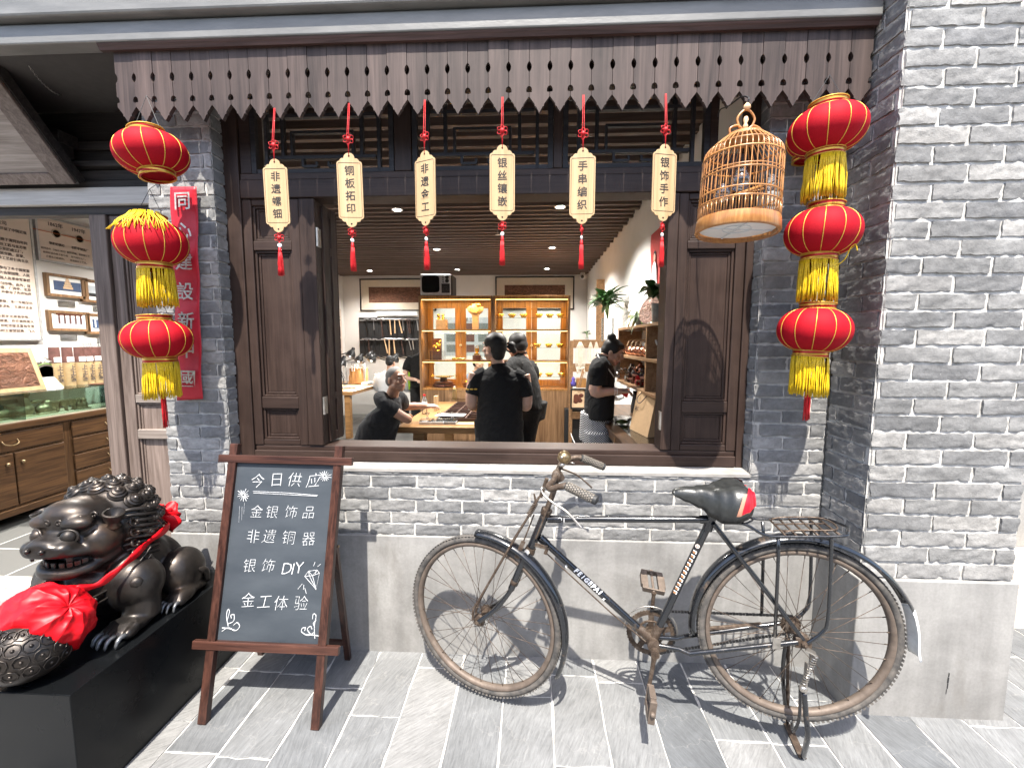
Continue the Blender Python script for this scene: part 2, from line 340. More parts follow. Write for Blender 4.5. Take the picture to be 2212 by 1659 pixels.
t = NT('black_lacquer'); t.set((0.004, 0.0045, 0.005), t.ramp(t.noise(3.0), [(0.3, 0.22), (0.7, 0.34)]), 0, Specular_IOR_Level=0.22); t.bump(t.noise(2.5), 0.03, 0.01)
plain('white_plaster', (0.72, 0.70, 0.67), 0.9, 0, 0.03, 5, 0.1, 90)
t = NT('floor_tile'); bt = t.n('ShaderNodeTexBrick'); bt.inputs['Scale'].default_value = 1.0; bt.inputs['Brick Width'].default_value = 0.6; bt.inputs['Row Height'].default_value = 0.6; bt.inputs['Mortar Size'].default_value = 0.006; bt.offset = 0.0
bt.inputs['Color1'].default_value = (0.075, 0.075, 0.072, 1); bt.inputs['Color2'].default_value = (0.10, 0.10, 0.095, 1); bt.inputs['Mortar'].default_value = (0.35, 0.35, 0.34, 1)
t.l(t.c.outputs['Object'], bt.inputs['Vector']); t.set(bt.outputs['Color'], 0.35)
glassm('clear_glass', (0.97, 0.99, 0.98), 0.02); glassm('green_glass', (0.80, 0.93, 0.88), 0.05); glassm('clear_plastic', (0.95, 0.96, 0.97), 0.10, 0.08)
lamp('lamp_white', (1.0, 0.95, 0.86), 16.0); lamp('lamp_warm', (1.0, 0.60, 0.18), 2.5); lamp('lamp_desk', (1, 0.98, 0.94), 12.0)
plain('black_cloth', (0.007, 0.007, 0.0075), 0.9, 0, 0.25, 20); plain('charcoal_cloth', (0.013, 0.0135, 0.016), 0.9, 0, 0.25, 20)
for k_ in ('black_cloth', 'charcoal_cloth'):
    tt_ = NT('fold_tmp'); M.pop('fold_tmp'); bpy.data.materials.remove(tt_.m); nd_ = M[k_].node_tree; ns_ = nd_.nodes.new('ShaderNodeTexNoise'); ns_.inputs['Scale'].default_value = 6.5; ns_.inputs['Distortion'].default_value = 1.5; ns_.inputs['Detail'].default_value = 3; tc_ = nd_.nodes.new('ShaderNodeTexCoord'); bp_ = nd_.nodes.new('ShaderNodeBump'); bp_.inputs['Strength'].default_value = 0.55; bp_.inputs['Distance'].default_value = 0.05
    nd_.links.new(tc_.outputs['Object'], ns_.inputs['Vector']); nd_.links.new(ns_.outputs['Fac'], bp_.inputs['Height']); nd_.links.new(bp_.outputs[0], nd_.nodes['Principled BSDF'].inputs['Normal'])
plain('skin', (0.62, 0.39, 0.29), 0.5, 0, 0.08, 20, 0.1, 200, Subsurface_Weight=0.1); plain('skin_tan', (0.40, 0.22, 0.145), 0.45, 0, 0.12, 20, 0.1, 200, Subsurface_Weight=0.1)
plain('black_hair', (0.006, 0.005, 0.005), 0.6, 0, 0.3, 20, 0.4, 90); plain('grey_hair', (0.16, 0.155, 0.15), 0.75, 0, 0.4, 260, 0.5, 300)
plain('eye_dark', (0.01, 0.008, 0.008), 0.2); plain('lip', (0.36, 0.13, 0.11), 0.5)
plain('white_cloth', (0.62, 0.64, 0.66), 0.85, 0, 0.05, 10, 0.1, 100); plain('blue_cloth', (0.22, 0.30, 0.46), 0.85)
t = NT('check_cloth'); ck = t.n('ShaderNodeTexChecker'); ck.inputs['Scale'].default_value = 95; ck.inputs['Color1'].default_value = (0.02, 0.02, 0.025, 1); ck.inputs['Color2'].default_value = (0.62, 0.62, 0.62, 1); t.l(t.map((1, 0.0, 1)), ck.inputs['Vector']); t.set(ck.outputs['Color'], 0.85)
plain('picture_cream', (0.62, 0.54, 0.43), 0.7, 0, 0.04); plain('poster_cream', (0.66, 0.55, 0.46), 0.55, 0, 0.05, 3); plain('poster_ink', (0.11, 0.085, 0.075), 0.7); plain('orange_line', (0.60, 0.16, 0.05), 0.6)
t = NT('carved_copper'); n = t.noise(11.0, t.map((1, 1, 1.6)), 7, 0.62, 2.0); t.set(t.ramp(n, [(0.3, (0.05, 0.022, 0.012)), (0.55, (0.16, 0.07, 0.04)), (0.75, (0.30, 0.15, 0.09))]), 0.4, 0.5); t.bump(n, 0.9, 0.03)
plain('black_metal', (0.012, 0.012, 0.013), 0.35, 0.2); plain('black_board', (0.014, 0.014, 0.015), 0.6); plain('tool_steel', (0.45, 0.45, 0.46), 0.3, 0.9)
plain('pale_handle', (0.62, 0.42, 0.24), 0.5); plain('silver_plastic', (0.50, 0.50, 0.50), 0.35, 0.5); plain('tv_screen', (0.006, 0.007, 0.008), 0.08)
plain('gold_metal', (0.95, 0.60, 0.14), 0.25, 0.9); plain('copper_metal', (0.72, 0.36, 0.24), 0.22, 0.95, 0.2, 30); plain('dark_pot', (0.045, 0.03, 0.028), 0.25)
plain('leaf_green', (0.035, 0.10, 0.025), 0.4, 0, 0.45, 25); plain('leaf_pale', (0.16, 0.26, 0.07), 0.45, 0, 0.4, 25); plain('ceramic_grey', (0.16, 0.18, 0.18), 0.3, 0, 0.3, 40)
plain('paper_white', (0.78, 0.78, 0.76), 0.7, 0, 0.03); plain('kraft_paper', (0.52, 0.34, 0.18), 0.75, 0, 0.06); plain('red_plastic', (0.68, 0.015, 0.02), 0.35)
plain('amber_drink', (0.75, 0.55, 0.22), 0.3); plain('dark_red_wood', (0.10, 0.032, 0.02), 0.35); plain('tea_brown', (0.13, 0.06, 0.05), 0.4, 0, 0.3, 20); plain('kraft_gold', (0.50, 0.36, 0.19), 0.4, 0.2)
plain('cream_rope', (0.66, 0.60, 0.50), 0.9); plain('green_vest', (0.45, 0.75, 0.05), 0.6); plain('green_toy', (0.18, 0.6, 0.08), 0.4); plain('picture_blue', (0.05, 0.08, 0.16), 0.4); plain('picture_grey', (0.42, 0.45, 0.48), 0.4)
plain('picture_red', (0.42, 0.035, 0.03), 0.6); plain('velvet_tan', (0.60, 0.42, 0.26), 0.8); plain('bronze_figure', (0.26, 0.21, 0.14), 0.38, 0.75, 0.3, 40); plain('blue_purple', (0.08, 0.06, 0.28), 0.2); plain('wire_white', (0.7, 0.7, 0.68), 0.5)
plain('roof_soffit', (0.05, 0.044, 0.04), 0.8)
plain('plain_brick', (0.15, 0.14, 0.13), 0.9, 0, 0.2, 3)
# ================================================================ SETTING
def sheet(name, mat, x0, x1, y0, y1, z):
    return tag(MB().add([(x0,y0,z),(x1,y0,z),(x1,y1,z),(x0,y1,z)], [(0,1,2,3)]).build(name, mat), kind='structure')
sheet('ground', 'concrete', -400, 400, -400, 400, -0.05)
def slabs():
    m = MB(); g = 0.004; k0 = -24
    for k in range(k0, 26):
        x0 = -1.436 + k * 0.2185; x1 = x0 + 0.2185
        y = -2.6 + rnd.uniform(-0.4, 0)
        yend = 2.56 if x1 < -1.86 else (2.10 if x1 < 1.9 else 2.7)
        while y < yend - 0.05:
            L = rnd.choice((0.30, 0.42, 0.45, 0.52, 0.60, 0.66)); y1 = min(y + L, yend)
            if y1 > yend - 0.12: y1 = yend
            z = rnd.uniform(-0.0012, 0.0012); P = []
            def edge(a, b, n):
                for i in range(n):
                    t = i / n; p = Vector((a[0] + (b[0]-a[0])*t, a[1] + (b[1]-a[1])*t, z))
                    j = 0.0042 if 0 < i else 0.002
                    P.append(p + Vector((rnd.uniform(-j, j), rnd.uniform(-j, j), 0)))
            c = [(x0+g, y+g), (x1-g, y+g), (x1-g, y1-g), (x0+g, y1-g)]
            for i in range(4): edge(c[i], c[(i+1) % 4], 5)
            m.prism([p - Vector((0, 0, 0.02)) for p in P], (0, 0, 0.02)); y = y1
    return m
tag(slabs().build('pavement', 'slate', bevel=0.0022), kind='structure')
sheet('pavement_joints', 'mortar', -7, 5, -3, 2.7, -0.0038)
fl = MB(); fl.box(-5.2, -1.86, 2.56, 9.4, -0.02, 0.003); fl.box(-1.86, 1.3, 2.2, 9.4, -0.02, 0.003)
tag(fl.build('floor', 'floor_tile'), kind='structure')
# ---------------------------------------------------------------- brickwork
def bricks(m, mo, O, ud, nd, L, z0, z1, course, pitch, joint=0.011, shift=0.0):
    """courses of rough-faced bricks on the plane through O along ud, facing nd"""
    O, ud, nd = Vector(O), Vector(ud), Vector(nd); up = Vector((0, 0, 1)); row = 0; z = z0
    while z < z1 - 0.01:
        h = min(course, z1 - z); u = -pitch * (0.5 if row % 2 else 0.0) + shift + rnd.uniform(-0.012, 0.012)
        while u < L:
            a = max(u + joint / 2, 0.002); b = min(u + pitch - joint / 2, L - 0.002); u += pitch
            if b - a < 0.025: continue
            lo = z + joint / 2; hi = z + h - joint / 2; nx = max(4, int((b - a) / 0.015)); nz = 6
            seed = rnd.uniform(0, 100); push = rnd.uniform(-0.0015, 0.0025); tl = rnd.uniform(-0.004, 0.004); n0 = len(m.v); vs = []
            for j in range(nz + 1):
                for i in range(nx + 1):
                    s, t = i / nx, j / nz; e = min(s, 1 - s) * (b - a); e2 = min(t, 1 - t) * (hi - lo); edge = min(e, e2)
                    p = O + ud * (a + (b-a)*s) + up * (lo - O.z + (hi-lo)*t - 0) 
                    q = p * 28 + Vector((seed, seed * 2, 0)); d = noise.noise(q) * 0.0030 + noise.noise(q * 2.7) * 0.0016 - 0.0048 * (1 - abs(noise.noise(Vector((q.x * 0.7, q.y, q.z * 1.6))))) ** 9 + push + 0.0006
                    if edge < 1e-6:
                        d -= 0.0009; jj = noise.noise(q * 1.7 + Vector((3, 1, 5))) * 0.0042
                        p = p + up * (jj + tl * (s - 0.5)) + ud * jj
                    vs.append(p + nd * d)
            fs = [(j*(nx+1)+i, j*(nx+1)+i+1, (j+1)*(nx+1)+i+1, (j+1)*(nx+1)+i) for j in range(nz) for i in range(nx)]
            per = list(range(nx+1)) + [(j*(nx+1)+nx) for j in range(1, nz+1)] + [nz*(nx+1)+i for i in range(nx-1, -1, -1)] + [j*(nx+1) for j in range(nz-1, 0, -1)]
            n = len(vs); vs += [vs[i] - nd * 0.02 for i in per]; k = len(per)
            fs += [(per[(i+1) % k], per[i], n + i, n + (i+1) % k) for i in range(k)]
            m.add(vs, fs)
        z += course; row += 1
    nu, nz = max(4, int(L / 0.03)), max(4, int((z1 - z0) / 0.02))
    mo.grid(lambda s, t: O + ud * (L * s) + up * (z0 - O.z + (z1 - z0) * t) + nd * (-0.0068 + 0.0036 * noise.noise((O + ud * (L*s) + up * (z0 + (z1-z0)*t)) * 45)), nu, nz)
def brickwork(root, specs):
    m, mo = MB(), MB()
    for s in specs: bricks(m, mo, *s[0], **s[1])
    m.build('bricks', 'grey_brick', root, smooth=50); mo.build('mortar', 'mortar', root, smooth=True)
YW = 2.07; ZP = 0.625; ZS = 0.967
wall = thing('brick_wall', 'grey brick wall under the window sill with a pale cement plinth, bicycle parked against it', 'wall', (0, YW, 0))
brickwork(wall, [(((-1.53, YW, 0), (1, 0, 0), (0, -1, 0), 2.91, ZP, ZS, 0.0625, 0.235), dict(joint=0.0125)),
                 (((1.045, YW, 0), (1, 0, 0), (0, -1, 0), 0.335, ZS, 2.95, 0.0625, 0.235), dict(shift=-0.1)),
                 (((1.045, YW + 0.14, 0), (0, -1, 0), (-1, 0, 0), 0.14, ZS, 2.95, 0.0625, 0.235), dict(shift=-0.12))])
pl = MB(); pl.box(-1.53, 1.385, 2.06, 2.30, -0.03, ZP); pl.build('plinth', 'concrete', wall, bevel=0.004)
co = MB(); co.box(-1.53, 1.38, 2.095, 2.26, ZP + 0.002, ZS - 0.01); co.box(1.07, 1.42, 2.095, 2.30, ZP + 0.002, 2.95); co.build('core', 'mortar', wall)
lg = MB(); lg.prism([(-1.53, 2.066, ZS - 0.012), (-1.53, 2.16, ZS - 0.012), (-1.53, 2.16, ZS + 0.012), (-1.53, 2.066, ZS + 0.002)], (2.575, 0, 0)); lg.build('sill_ledge', 'sill_mortar', wall)
pil = thing('brick_pillar', 'narrow grey brick pillar behind the red banner, between doorway and window', 'pillar', (-1.7, YW, 0))
brickwork(pil, [(((-1.865, YW, 0), (1, 0, 0), (0, -1, 0), 0.33, ZP - 0.012, 2.95, 0.0625, 0.225), dict(shift=-0.05)),
                (((-1.535, YW, 0), (0, 1, 0), (1, 0, 0), 0.10, ZP - 0.012, 2.95, 0.0625, 0.225), dict(shift=-0.13))])
b = MB(); b.box(-1.84, -1.56, 2.095, 2.60, ZP, 2.95); b.box(-1.872, -1.532, 2.058, 2.60, -0.03, ZP - 0.013); b.build('plinth', 'concrete', pil, bevel=0.004)
YP = 1.80; XR = 1.385
pier = thing('brick_pier', 'wide grey brick pier projecting forward beside the bicycle, on a cement plinth', 'pillar', (1.7, YP, 0))
brickwork(pier, [(((XR, YP, 0), (1, 0, 0), (0, -1, 0), 0.61, ZP - 0.01, 3.35, 0.0695, 0.262), dict(joint=0.0135, shift=-0.12)),
                 (((XR, YW, 0), (0, -1, 0), (-1, 0, 0), 0.27, ZP - 0.01, 3.35, 0.0695, 0.20), dict(joint=0.012, shift=-0.05))])
b = MB(); b.box(XR - 0.012, 2.012, YP - 0.012, 2.4, -0.03, ZP - 0.012); b.build('plinth', 'concrete', pier, bevel=0.005)
ck_ = MB(); p_ = at(2049, 1452, YP - 0.0128); [ck_.add([(p_.x + a, YP - 0.0128, p_.z - b0), (p_.x + a + w0, YP - 0.0128, p_.z - b0 - 0.004), (p_.x + a + w0 * 0.8, YP - 0.0128, p_.z - b1), (p_.x + a - 0.001, YP - 0.0128, p_.z - b1 + 0.003)], [(0, 3, 2, 1)]) for a, w0, b0, b1 in ((0.001, 0.005, 0.0, 0.022), (-0.001, 0.007, 0.021, 0.05), (0.0, 0.005, 0.049, 0.075), (-0.002, 0.003, 0.074, 0.10))]; ck_.build('crack', 'black_board', pier)
b = MB(); b.box(XR + 0.02, 1.99, YP + 0.025, 2.4, ZP - 0.01, 3.35); b.build('core', 'mortar', pier)
# neighbour beyond the pier
nb = MB(); nb.box(1.995, 5.0, 2.72, 2.95, 0.34, 3.4); tag(nb.build('rendered_wall', 'concrete'), 'plain rendered wall beyond the brick pier at the edge of the frame', 'wall')
st = MB(); st.box(2.02, 5, 2.42, 2.72, -0.02, 0.17); st.box(2.02, 5, 2.54, 2.72, 0.171, 0.34); tag(st.build('stone_step', 'picture_cream', bevel=0.006), 'cream stone step beyond the brick pier', 'step')
# ---------------------------------------------------------------- roof edge
bm = thing('roof_beam', 'long grey painted beam across the top above the scalloped boards', 'beam', (0, 1.9, 2.9))
b = MB(); b.box(-6.5, 1.378, 1.91, 1.985, 2.892, 2.972); b.build('lower_band', 'beam_paint', bm, bevel=0.006)
b = MB(); b.box(-6.5, 1.378, 1.875, 1.985, 2.982, 3.35); b.build('upper_band', 'beam_paint', bm, bevel=0.01)
b = MB(); b.box(-6.5, 1.37, 1.987, 2.60, 2.96, 3.2); b.box(-6.5, -1.87, 1.987, 2.55, 2.948, 2.958); b.build('soffit', 'roof_soffit', bm)
# scalloped valance
vb = thing('valance', 'row of weathered brown boards with leaf cut-outs and pointed tips under the grey beam', 'valance', (-0.2, 1.95, 2.7))
X0, X1, NB = -1.862, 1.376, 37; BW = (X1 - X0) / NB; m = MB()
for i in range(NB):
    x0 = X0 + i * BW + 0.0011; x1 = X0 + (i + 1) * BW - 0.0011; z1 = 2.884; z0 = 2.577 + rnd.uniform(-0.003, 0.003); cx = (x0 + x1) / 2; yy = 1.945 + rnd.uniform(-0.0015, 0.0015)
    sidep = [(0, z1), (0, 2.782)] + [(0.0095 * math.sin(math.pi * k / 6) ** 0.8, 2.782 - 0.042 * k / 6) for k in range(1, 6)] + [(0, 2.740), (0, 2.683)] + \
            [(0.0115 * math.sin(math.pi / 2 * k / 4), 2.683 - 0.018 * (1 - math.cos(math.pi / 2 * k / 4))) for k in range(1, 5)] + [(0.0105, 2.659), (0, 2.657), (0, 2.640), (0.023, 2.610), (0.023, 2.602), (0.029, 2.600), (0.033, 2.592)]
    P = [(x0 + a, yy, z) for a, z in sidep] + [(cx, yy, z0)] + [(x1 - a, yy, z) for a, z in reversed(sidep)]
    m.prism(P, (0, 0.018, 0))
m.build('boards', 'valance_wood', vb)
b = MB(); b.prism([(X0 - 0.045, 1.928, 2.868), (X0 - 0.045, 1.944, 2.868), (X0 - 0.045, 1.944, 2.885), (X0 - 0.045, 1.97, 2.886), (X0 - 0.045, 1.97, 2.8905), (X0 - 0.045, 1.915, 2.8905), (X0 - 0.045, 1.918, 2.884), (X0 - 0.045, 1.922, 2.880)], (X1 - X0 + 0.045, 0, 0)); b.build('moulding', 'moulding_wood', vb)
b = MB(); b.box(X0 + 0.01, X1, 1.9655, 1.99, 2.80, 2.94); b.build('rail', 'dark_timber', vb)
# ---------------------------------------------------------------- window
win = thing('shop_window', 'dark brown wooden shop window frame with panelled shutters and lattice transoms, opening into the shop', 'window', (-0.25, 2.15, 1))
YF, YB = 2.15, 2.27
for q in ((-1.55, -1.461, YF, YB, ZS + 0.012, 2.95), (1.011, 1.045, YF, YB, ZS + 0.012, 2.95)): MB().box(*q).build('frame_post', 'frame_wood', win, bevel=0.004)
for q in ((-1.168, -1.089, YF + 0.004, YB, 1.062, 2.305), (0.64, 0.69, YF + 0.004, YB, 1.062, 2.305)): MB().box(*q).build('jamb', 'frame_wood', win, bevel=0.004)
for x in (-0.683 + 0.002, 0.091): MB().box(x, x + (0.084 if x < 0 else 0.042), YF + 0.01, YB, 2.43, 2.95).build('mullion', 'frame_wood', win, bevel=0.004)
fa = MB(); fa.box(-1.458, 1.008, YF - 0.003, YB + 0.02, ZS + 0.013, 1.035); fa.box(-1.458, 1.008, YF + 0.012, YB + 0.04, 1.0345, 1.058); fa.build('sill', 'frame_wood_across', win, bevel=0.004)
fa = MB(); fa.box(-1.458, 1.008, YF - 0.002, YB, 2.308, 2.395); fa.box(-1.458, 1.008, YF + 0.006, YB, 2.3945, 2.428); fa.build('head', 'frame_wood_across', win, bevel=0.004)
def shutter(name, x0, x1, z0, z1, rails, parent, y=YF + 0.008, sw=0.045, mat='frame_wood'):
    zs = [(z0, z0 + 0.03)] + rails + [(z1 - 0.03, z1)]
    o = MB().box(x0 + sw - 0.004, x1 - sw + 0.004, y + 0.040, y + 0.044, z0 + 0.01, z1 - 0.01).build(name, mat, parent)
    for a in (x0, x1 - sw): MB().box(a, a + sw, y, y + 0.045, z0, z1).build('stile', mat, o, bevel=0.004)
    for a, c in zs: MB().box(x0 + sw + 0.0015, x1 - sw - 0.0015, y + 0.003, y + 0.045, a, c).build('rail', mat + '_across' if mat + '_across' in M else mat, o, bevel=0.004)
    for (a, c), (d, e) in zip(zs[:-1], zs[1:]):
        p = MB(); xa, xb = x0 + sw + 0.001, x1 - sw - 0.001
        for s, q in ((0.0, 0.012), (0.013, 0.02)):
            yy = y + q; t = 0.012
            p.box(xa + s, xa + s + t, yy, yy + 0.02, c + s, d - s); p.box(xb - s - t, xb - s, yy, yy + 0.02, c + s, d - s)
            p.box(xa + s + t, xb - s - t, yy, yy + 0.02, c + s, c + s + t); p.box(xa + s + t, xb - s - t, yy, yy + 0.02, d - s - t, d - s)
        p.box(xa + 0.025, xb - 0.025, y + 0.024, y + 0.04, c + 0.025, d - 0.025); p.build('panel', mat, o, bevel=0.003)
    return o
shutter('shutter', -1.459, -1.170, 1.06, 2.306, [(1.253, 1.314), (2.057, 2.104)], win)
shutter('shutter', 0.692, 1.009, 1.06, 2.306, [(1.253, 1.308), (2.046, 2.085)], win)
def lattice(x0, x1, z0, z1):
    m = MB(); y0, y1 = YF + 0.016, YF + 0.04; W = x1 - x0; Hh = z1 - z0
    def hb(xa, xb, z, t=0.016): m.box(xa, xb, y0 + 0.001, y1, z - t / 2, z + t / 2)
    def vb_(x, za, zb, t=0.016): m.box(x - t / 2, x + t / 2, y0, y1 + 0.001, za, zb)
    for x in (x0 + 0.012, x1 - 0.012): m.box(x - 0.012, x + 0.012, y0 - 0.004, y1, z0, z1)
    hb(x0, x1, z0 + 0.01, 0.02)
    a, c = x0 + 0.16, x1 - 0.16; lo, hi = z0 + 0.075, z1 - 0.10
    vb_(x0 + 0.075, z0, z1); vb_(x1 - 0.075, z0, z1)
    hb(x0 + 0.07, x1 - 0.07, z1 - 0.045); hb(a - 0.07, c + 0.07, hi); hb(a - 0.07, c + 0.07, lo)
    vb_(a, lo - 0.005, hi + 0.06); vb_(c, lo - 0.005, hi + 0.06)
    hb(a + 0.04, c - 0.04, (lo + hi) / 2 + 0.02, 0.012); vb_(a + 0.045, lo, (lo + hi) / 2 + 0.022, 0.012); vb_(c - 0.045, lo, (lo + hi) / 2 + 0.022, 0.012)
    cx = (x0 + x1) / 2; hb(cx - 0.10, cx - 0.03, z0 + 0.032, 0.012); hb(cx + 0.03, cx + 0.10, z0 + 0.032, 0.012)
    vb_(cx - 0.10, z0 + 0.03, lo, 0.012); vb_(cx + 0.10, z0 + 0.03, lo, 0.012); vb_(cx - 0.03, z0 + 0.03, z0 + 0.055, 0.01); vb_(cx + 0.03, z0 + 0.03, z0 + 0.055, 0.01)
    m.build('transom_lattice', 'lattice_wood', win)
for xa, xb in ((-1.40, -0.684), (-0.592, 0.088), (0.136, 0.82)): lattice(xa, xb, 2.43, 2.80)
for q in ((-1.458, -1.402, YF + 0.012, YB, 2.43, 2.95), (0.822, 1.008, YF + 0.012, YB, 2.43, 2.48), (0.822, 0.86, YF + 0.012, YB, 2.482, 2.95), (-1.40, 0.82, YF + 0.012, YB, 2.80, 2.95)): MB().box(*q).build('transom_frame', 'frame_wood_across', win, bevel=0.003)
# folded casement leaves on the left
def leaf(name, p, q, z0, z1, handle):
    p, q = Vector(p), Vector(q); d = (q - p).normalized(); n = Vector((d.y, -d.x, 0)); L = (q - p).length; m = MB()
    def B(s0, s1, a, c, th=0.02, mb=m, off=0): mb.bar(p + d * s0 + n * off + V(0, 0, (a + c) / 2), p + d * s1 + n * off + V(0, 0, (a + c) / 2), th, c - a)
    sw = 0.05; B(0, sw, z0, z1); B(L - sw, L, z0, z1)
    for a, c in ((z0, z0 + 0.05), (z0 + 0.22, z0 + 0.26), (z1 - 0.24, z1 - 0.20), (z1 - 0.05, z1)): B(sw, L - sw, a, c, 0.019)
    B(sw, L - sw, z0 + 0.05, z1 - 0.05, 0.008); o = m.build(name, 'frame_wood', win, bevel=0.003)
    if handle:
        c = p + d * (L - 0.07) + n * 0.008; h = MB(); h.tube(bez([c + V(0,0,1.62), c + n * 0.016 + V(0,0,1.63), c + n * 0.018 + V(0,0,1.68), c + n * 0.016 + V(0,0,1.73), c + V(0,0,1.74)], 4), 0.005, 6); h.build('handle', 'brass', o, smooth=True)
    return o
leaf('casement_leaf', (-1.088, 2.22, 0), (-1.075, 2.34, 0), 1.07, 2.29, False)
leaf('casement_leaf', (-1.075, 2.345, 0), (-1.30, 2.70, 0), 1.075, 2.28, True)
for x, z in ((-1.085, 1.27), (-1.085, 2.12), (0.642, 1.21)):
    h = MB(); s = 1 if x < 0 else -1; h.box(x, x + s * 0.004, 2.16, 2.20, z - 0.045, z + 0.045); h.tube([(x + s * 0.006, 2.158, z - 0.045), (x + s * 0.006, 2.158, z + 0.045)], 0.006, 8)
    h.build('hinge', 'dull_chrome', win, smooth=40)
# ---------------------------------------------------------------- doorway on the left
YD = 2.55
dw = thing('doorway', 'wide wooden shop doorway at the left with pale frame and brown panelled leaf', 'doorway', (-2.6, YD, 0))
zb0, zb1 = at(110, 443, 2.5).z, at(110, 406, 2.5).z
b = MB(); b.box(-6.4, -1.866, 2.50, 2.60, zb0, zb1); b.build('head_beam', 'sunlit_door_wood', dw, bevel=0.006)
b = MB(); b.box(-6.4, -1.87, 2.53, 2.60, zb0 - 0.05, zb0 - 0.002); b.build('head_trim', 'dark_timber', dw)
xp0, xp1 = at(222, 700, YD).x, at(256, 700, YD).x
b = MB(); b.box(xp0, xp1, YD - 0.03, YD + 0.06, 0.0, zb0 - 0.052); b.build('door_post', 'door_wood', dw, bevel=0.006)
zz = lambda v: at(310, v, YD).z
lf = shutter('door_leaf', xp1 + 0.003, -1.875, 0.02, zb0 - 0.055, [(zz(1000), zz(960)), (zz(870), zz(852)), (zz(940), zz(925))][1:2] + [], dw, YD - 0.01, 0.07, 'door_wood')
b = MB(); b.box(xp1 + 0.075, -1.945, YD - 0.012, YD + 0.03, zz(947), zz(927)); b.build('middle_rail', 'door_wood_across', lf, bevel=0.004)
b = MB(); b.box(-6.4, xp0, 2.50, 2.62, -0.03, 0.012); b.build('threshold', 'picture_cream', dw, bevel=0.004)
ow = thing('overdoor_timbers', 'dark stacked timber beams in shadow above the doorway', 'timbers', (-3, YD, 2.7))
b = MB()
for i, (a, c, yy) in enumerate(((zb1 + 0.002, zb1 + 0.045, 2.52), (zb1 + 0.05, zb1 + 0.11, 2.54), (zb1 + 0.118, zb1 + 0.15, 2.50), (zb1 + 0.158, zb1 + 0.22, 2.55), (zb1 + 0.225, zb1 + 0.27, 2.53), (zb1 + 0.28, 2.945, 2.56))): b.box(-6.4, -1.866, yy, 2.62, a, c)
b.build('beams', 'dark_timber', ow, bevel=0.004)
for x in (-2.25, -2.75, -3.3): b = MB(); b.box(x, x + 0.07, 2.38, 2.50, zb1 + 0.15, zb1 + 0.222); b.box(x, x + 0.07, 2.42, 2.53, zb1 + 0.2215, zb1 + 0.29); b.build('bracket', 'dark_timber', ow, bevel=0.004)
# propped flap overhead at far left
c0 = at(172, 398, 2.47); c1 = atx(2, 166, c0.x + 0.005); up = (c1 - c0); up = up * 1.12; lx = V(-1.9, 0, 0); nrm = lx.cross(up).normalized()
if nrm.z > 0: nrm = -nrm
fp = thing('propped_flap', 'heavy brown-grey panelled flap propped open overhead at the far left, held by a chain', 'shutter flap', c0)
def Q(s, t, o): return c0 + lx * s + up * t + nrm * o
def fb(m, s0, s1, t0, t1, o0, o1): m.add([Q(s, t, o) for o in (o0, o1) for s, t in ((s0,t0),(s1,t0),(s1,t1),(s0,t1))], [(0,3,2,1),(4,5,6,7),(0,1,5,4),(1,2,6,5),(2,3,7,6),(3,0,4,7)])
b = MB(); fb(b, 0, 1, 0, 1, -0.05, 0); b.build('back_board', 'dark_timber', fp)
b = MB(); fb(b, 0.004, 0.06, 0.012, 0.988, 0.001, 0.02); fb(b, 0.061, 0.99, 0.012, 0.12, 0.001, 0.0195); fb(b, 0.061, 0.99, 0.9, 0.988, 0.001, 0.0195); b.build('border', 'door_wood', fp, bevel=0.004)
b = MB(); fb(b, 0.062, 0.99, 0.122, 0.898, 0.001, 0.009); b.build('field', 'door_wood_across', fp)
ch = MB(); a, c = atz(62, 143, 2.93), at(152, 205, 2.50); n = 26
for i in range(n):
    p = a.lerp(c, i / n); q = a.lerp(c, (i + 1.25) / n); sag = lambda t: V(0, 0, -0.05 * 4 * t * (1 - t)); p = p + sag(i / n); q = q + sag((i + 1) / n); d = (q - p); u = d.normalized(); sd = u.cross(V(0, 0, 1) if i % 2 else V(0, 1, 0.3)).normalized()
    ch.tube([p.lerp(q, 0.5) + u * (d.length / 2 * math.cos(k * math.pi / 4)) + sd * 0.004 * math.sin(k * math.pi / 4) for k in range(8)], 0.0012, 5, closed=True)
ch.build('chain', 'dull_chrome', fp, smooth=True)

# unseen block added behind the viewer to cut sky fill and darken reflections
ob = thing('sky_blocker', 'long grey brick shop building on the other side of the street', 'building', (0, -9, 0))
b = MB(); b.box(-30, 30, -15, -9, -0.05, 4.6); b.build('wall', 'plain_brick', ob)
b = MB()
for i in range(-7, 7):
    for z in (0.4,): x = i * 4.2 + 0.6; b.box(x, x + 2.9, -9.06, -8.98, z, z + 2.3)
b.build('window', 'tv_screen', ob)
b = MB(); b.box(-30.5, 30.5, -15.5, -8.6, 4.61, 4.8); b.build('roof', 'dark_timber', ob)
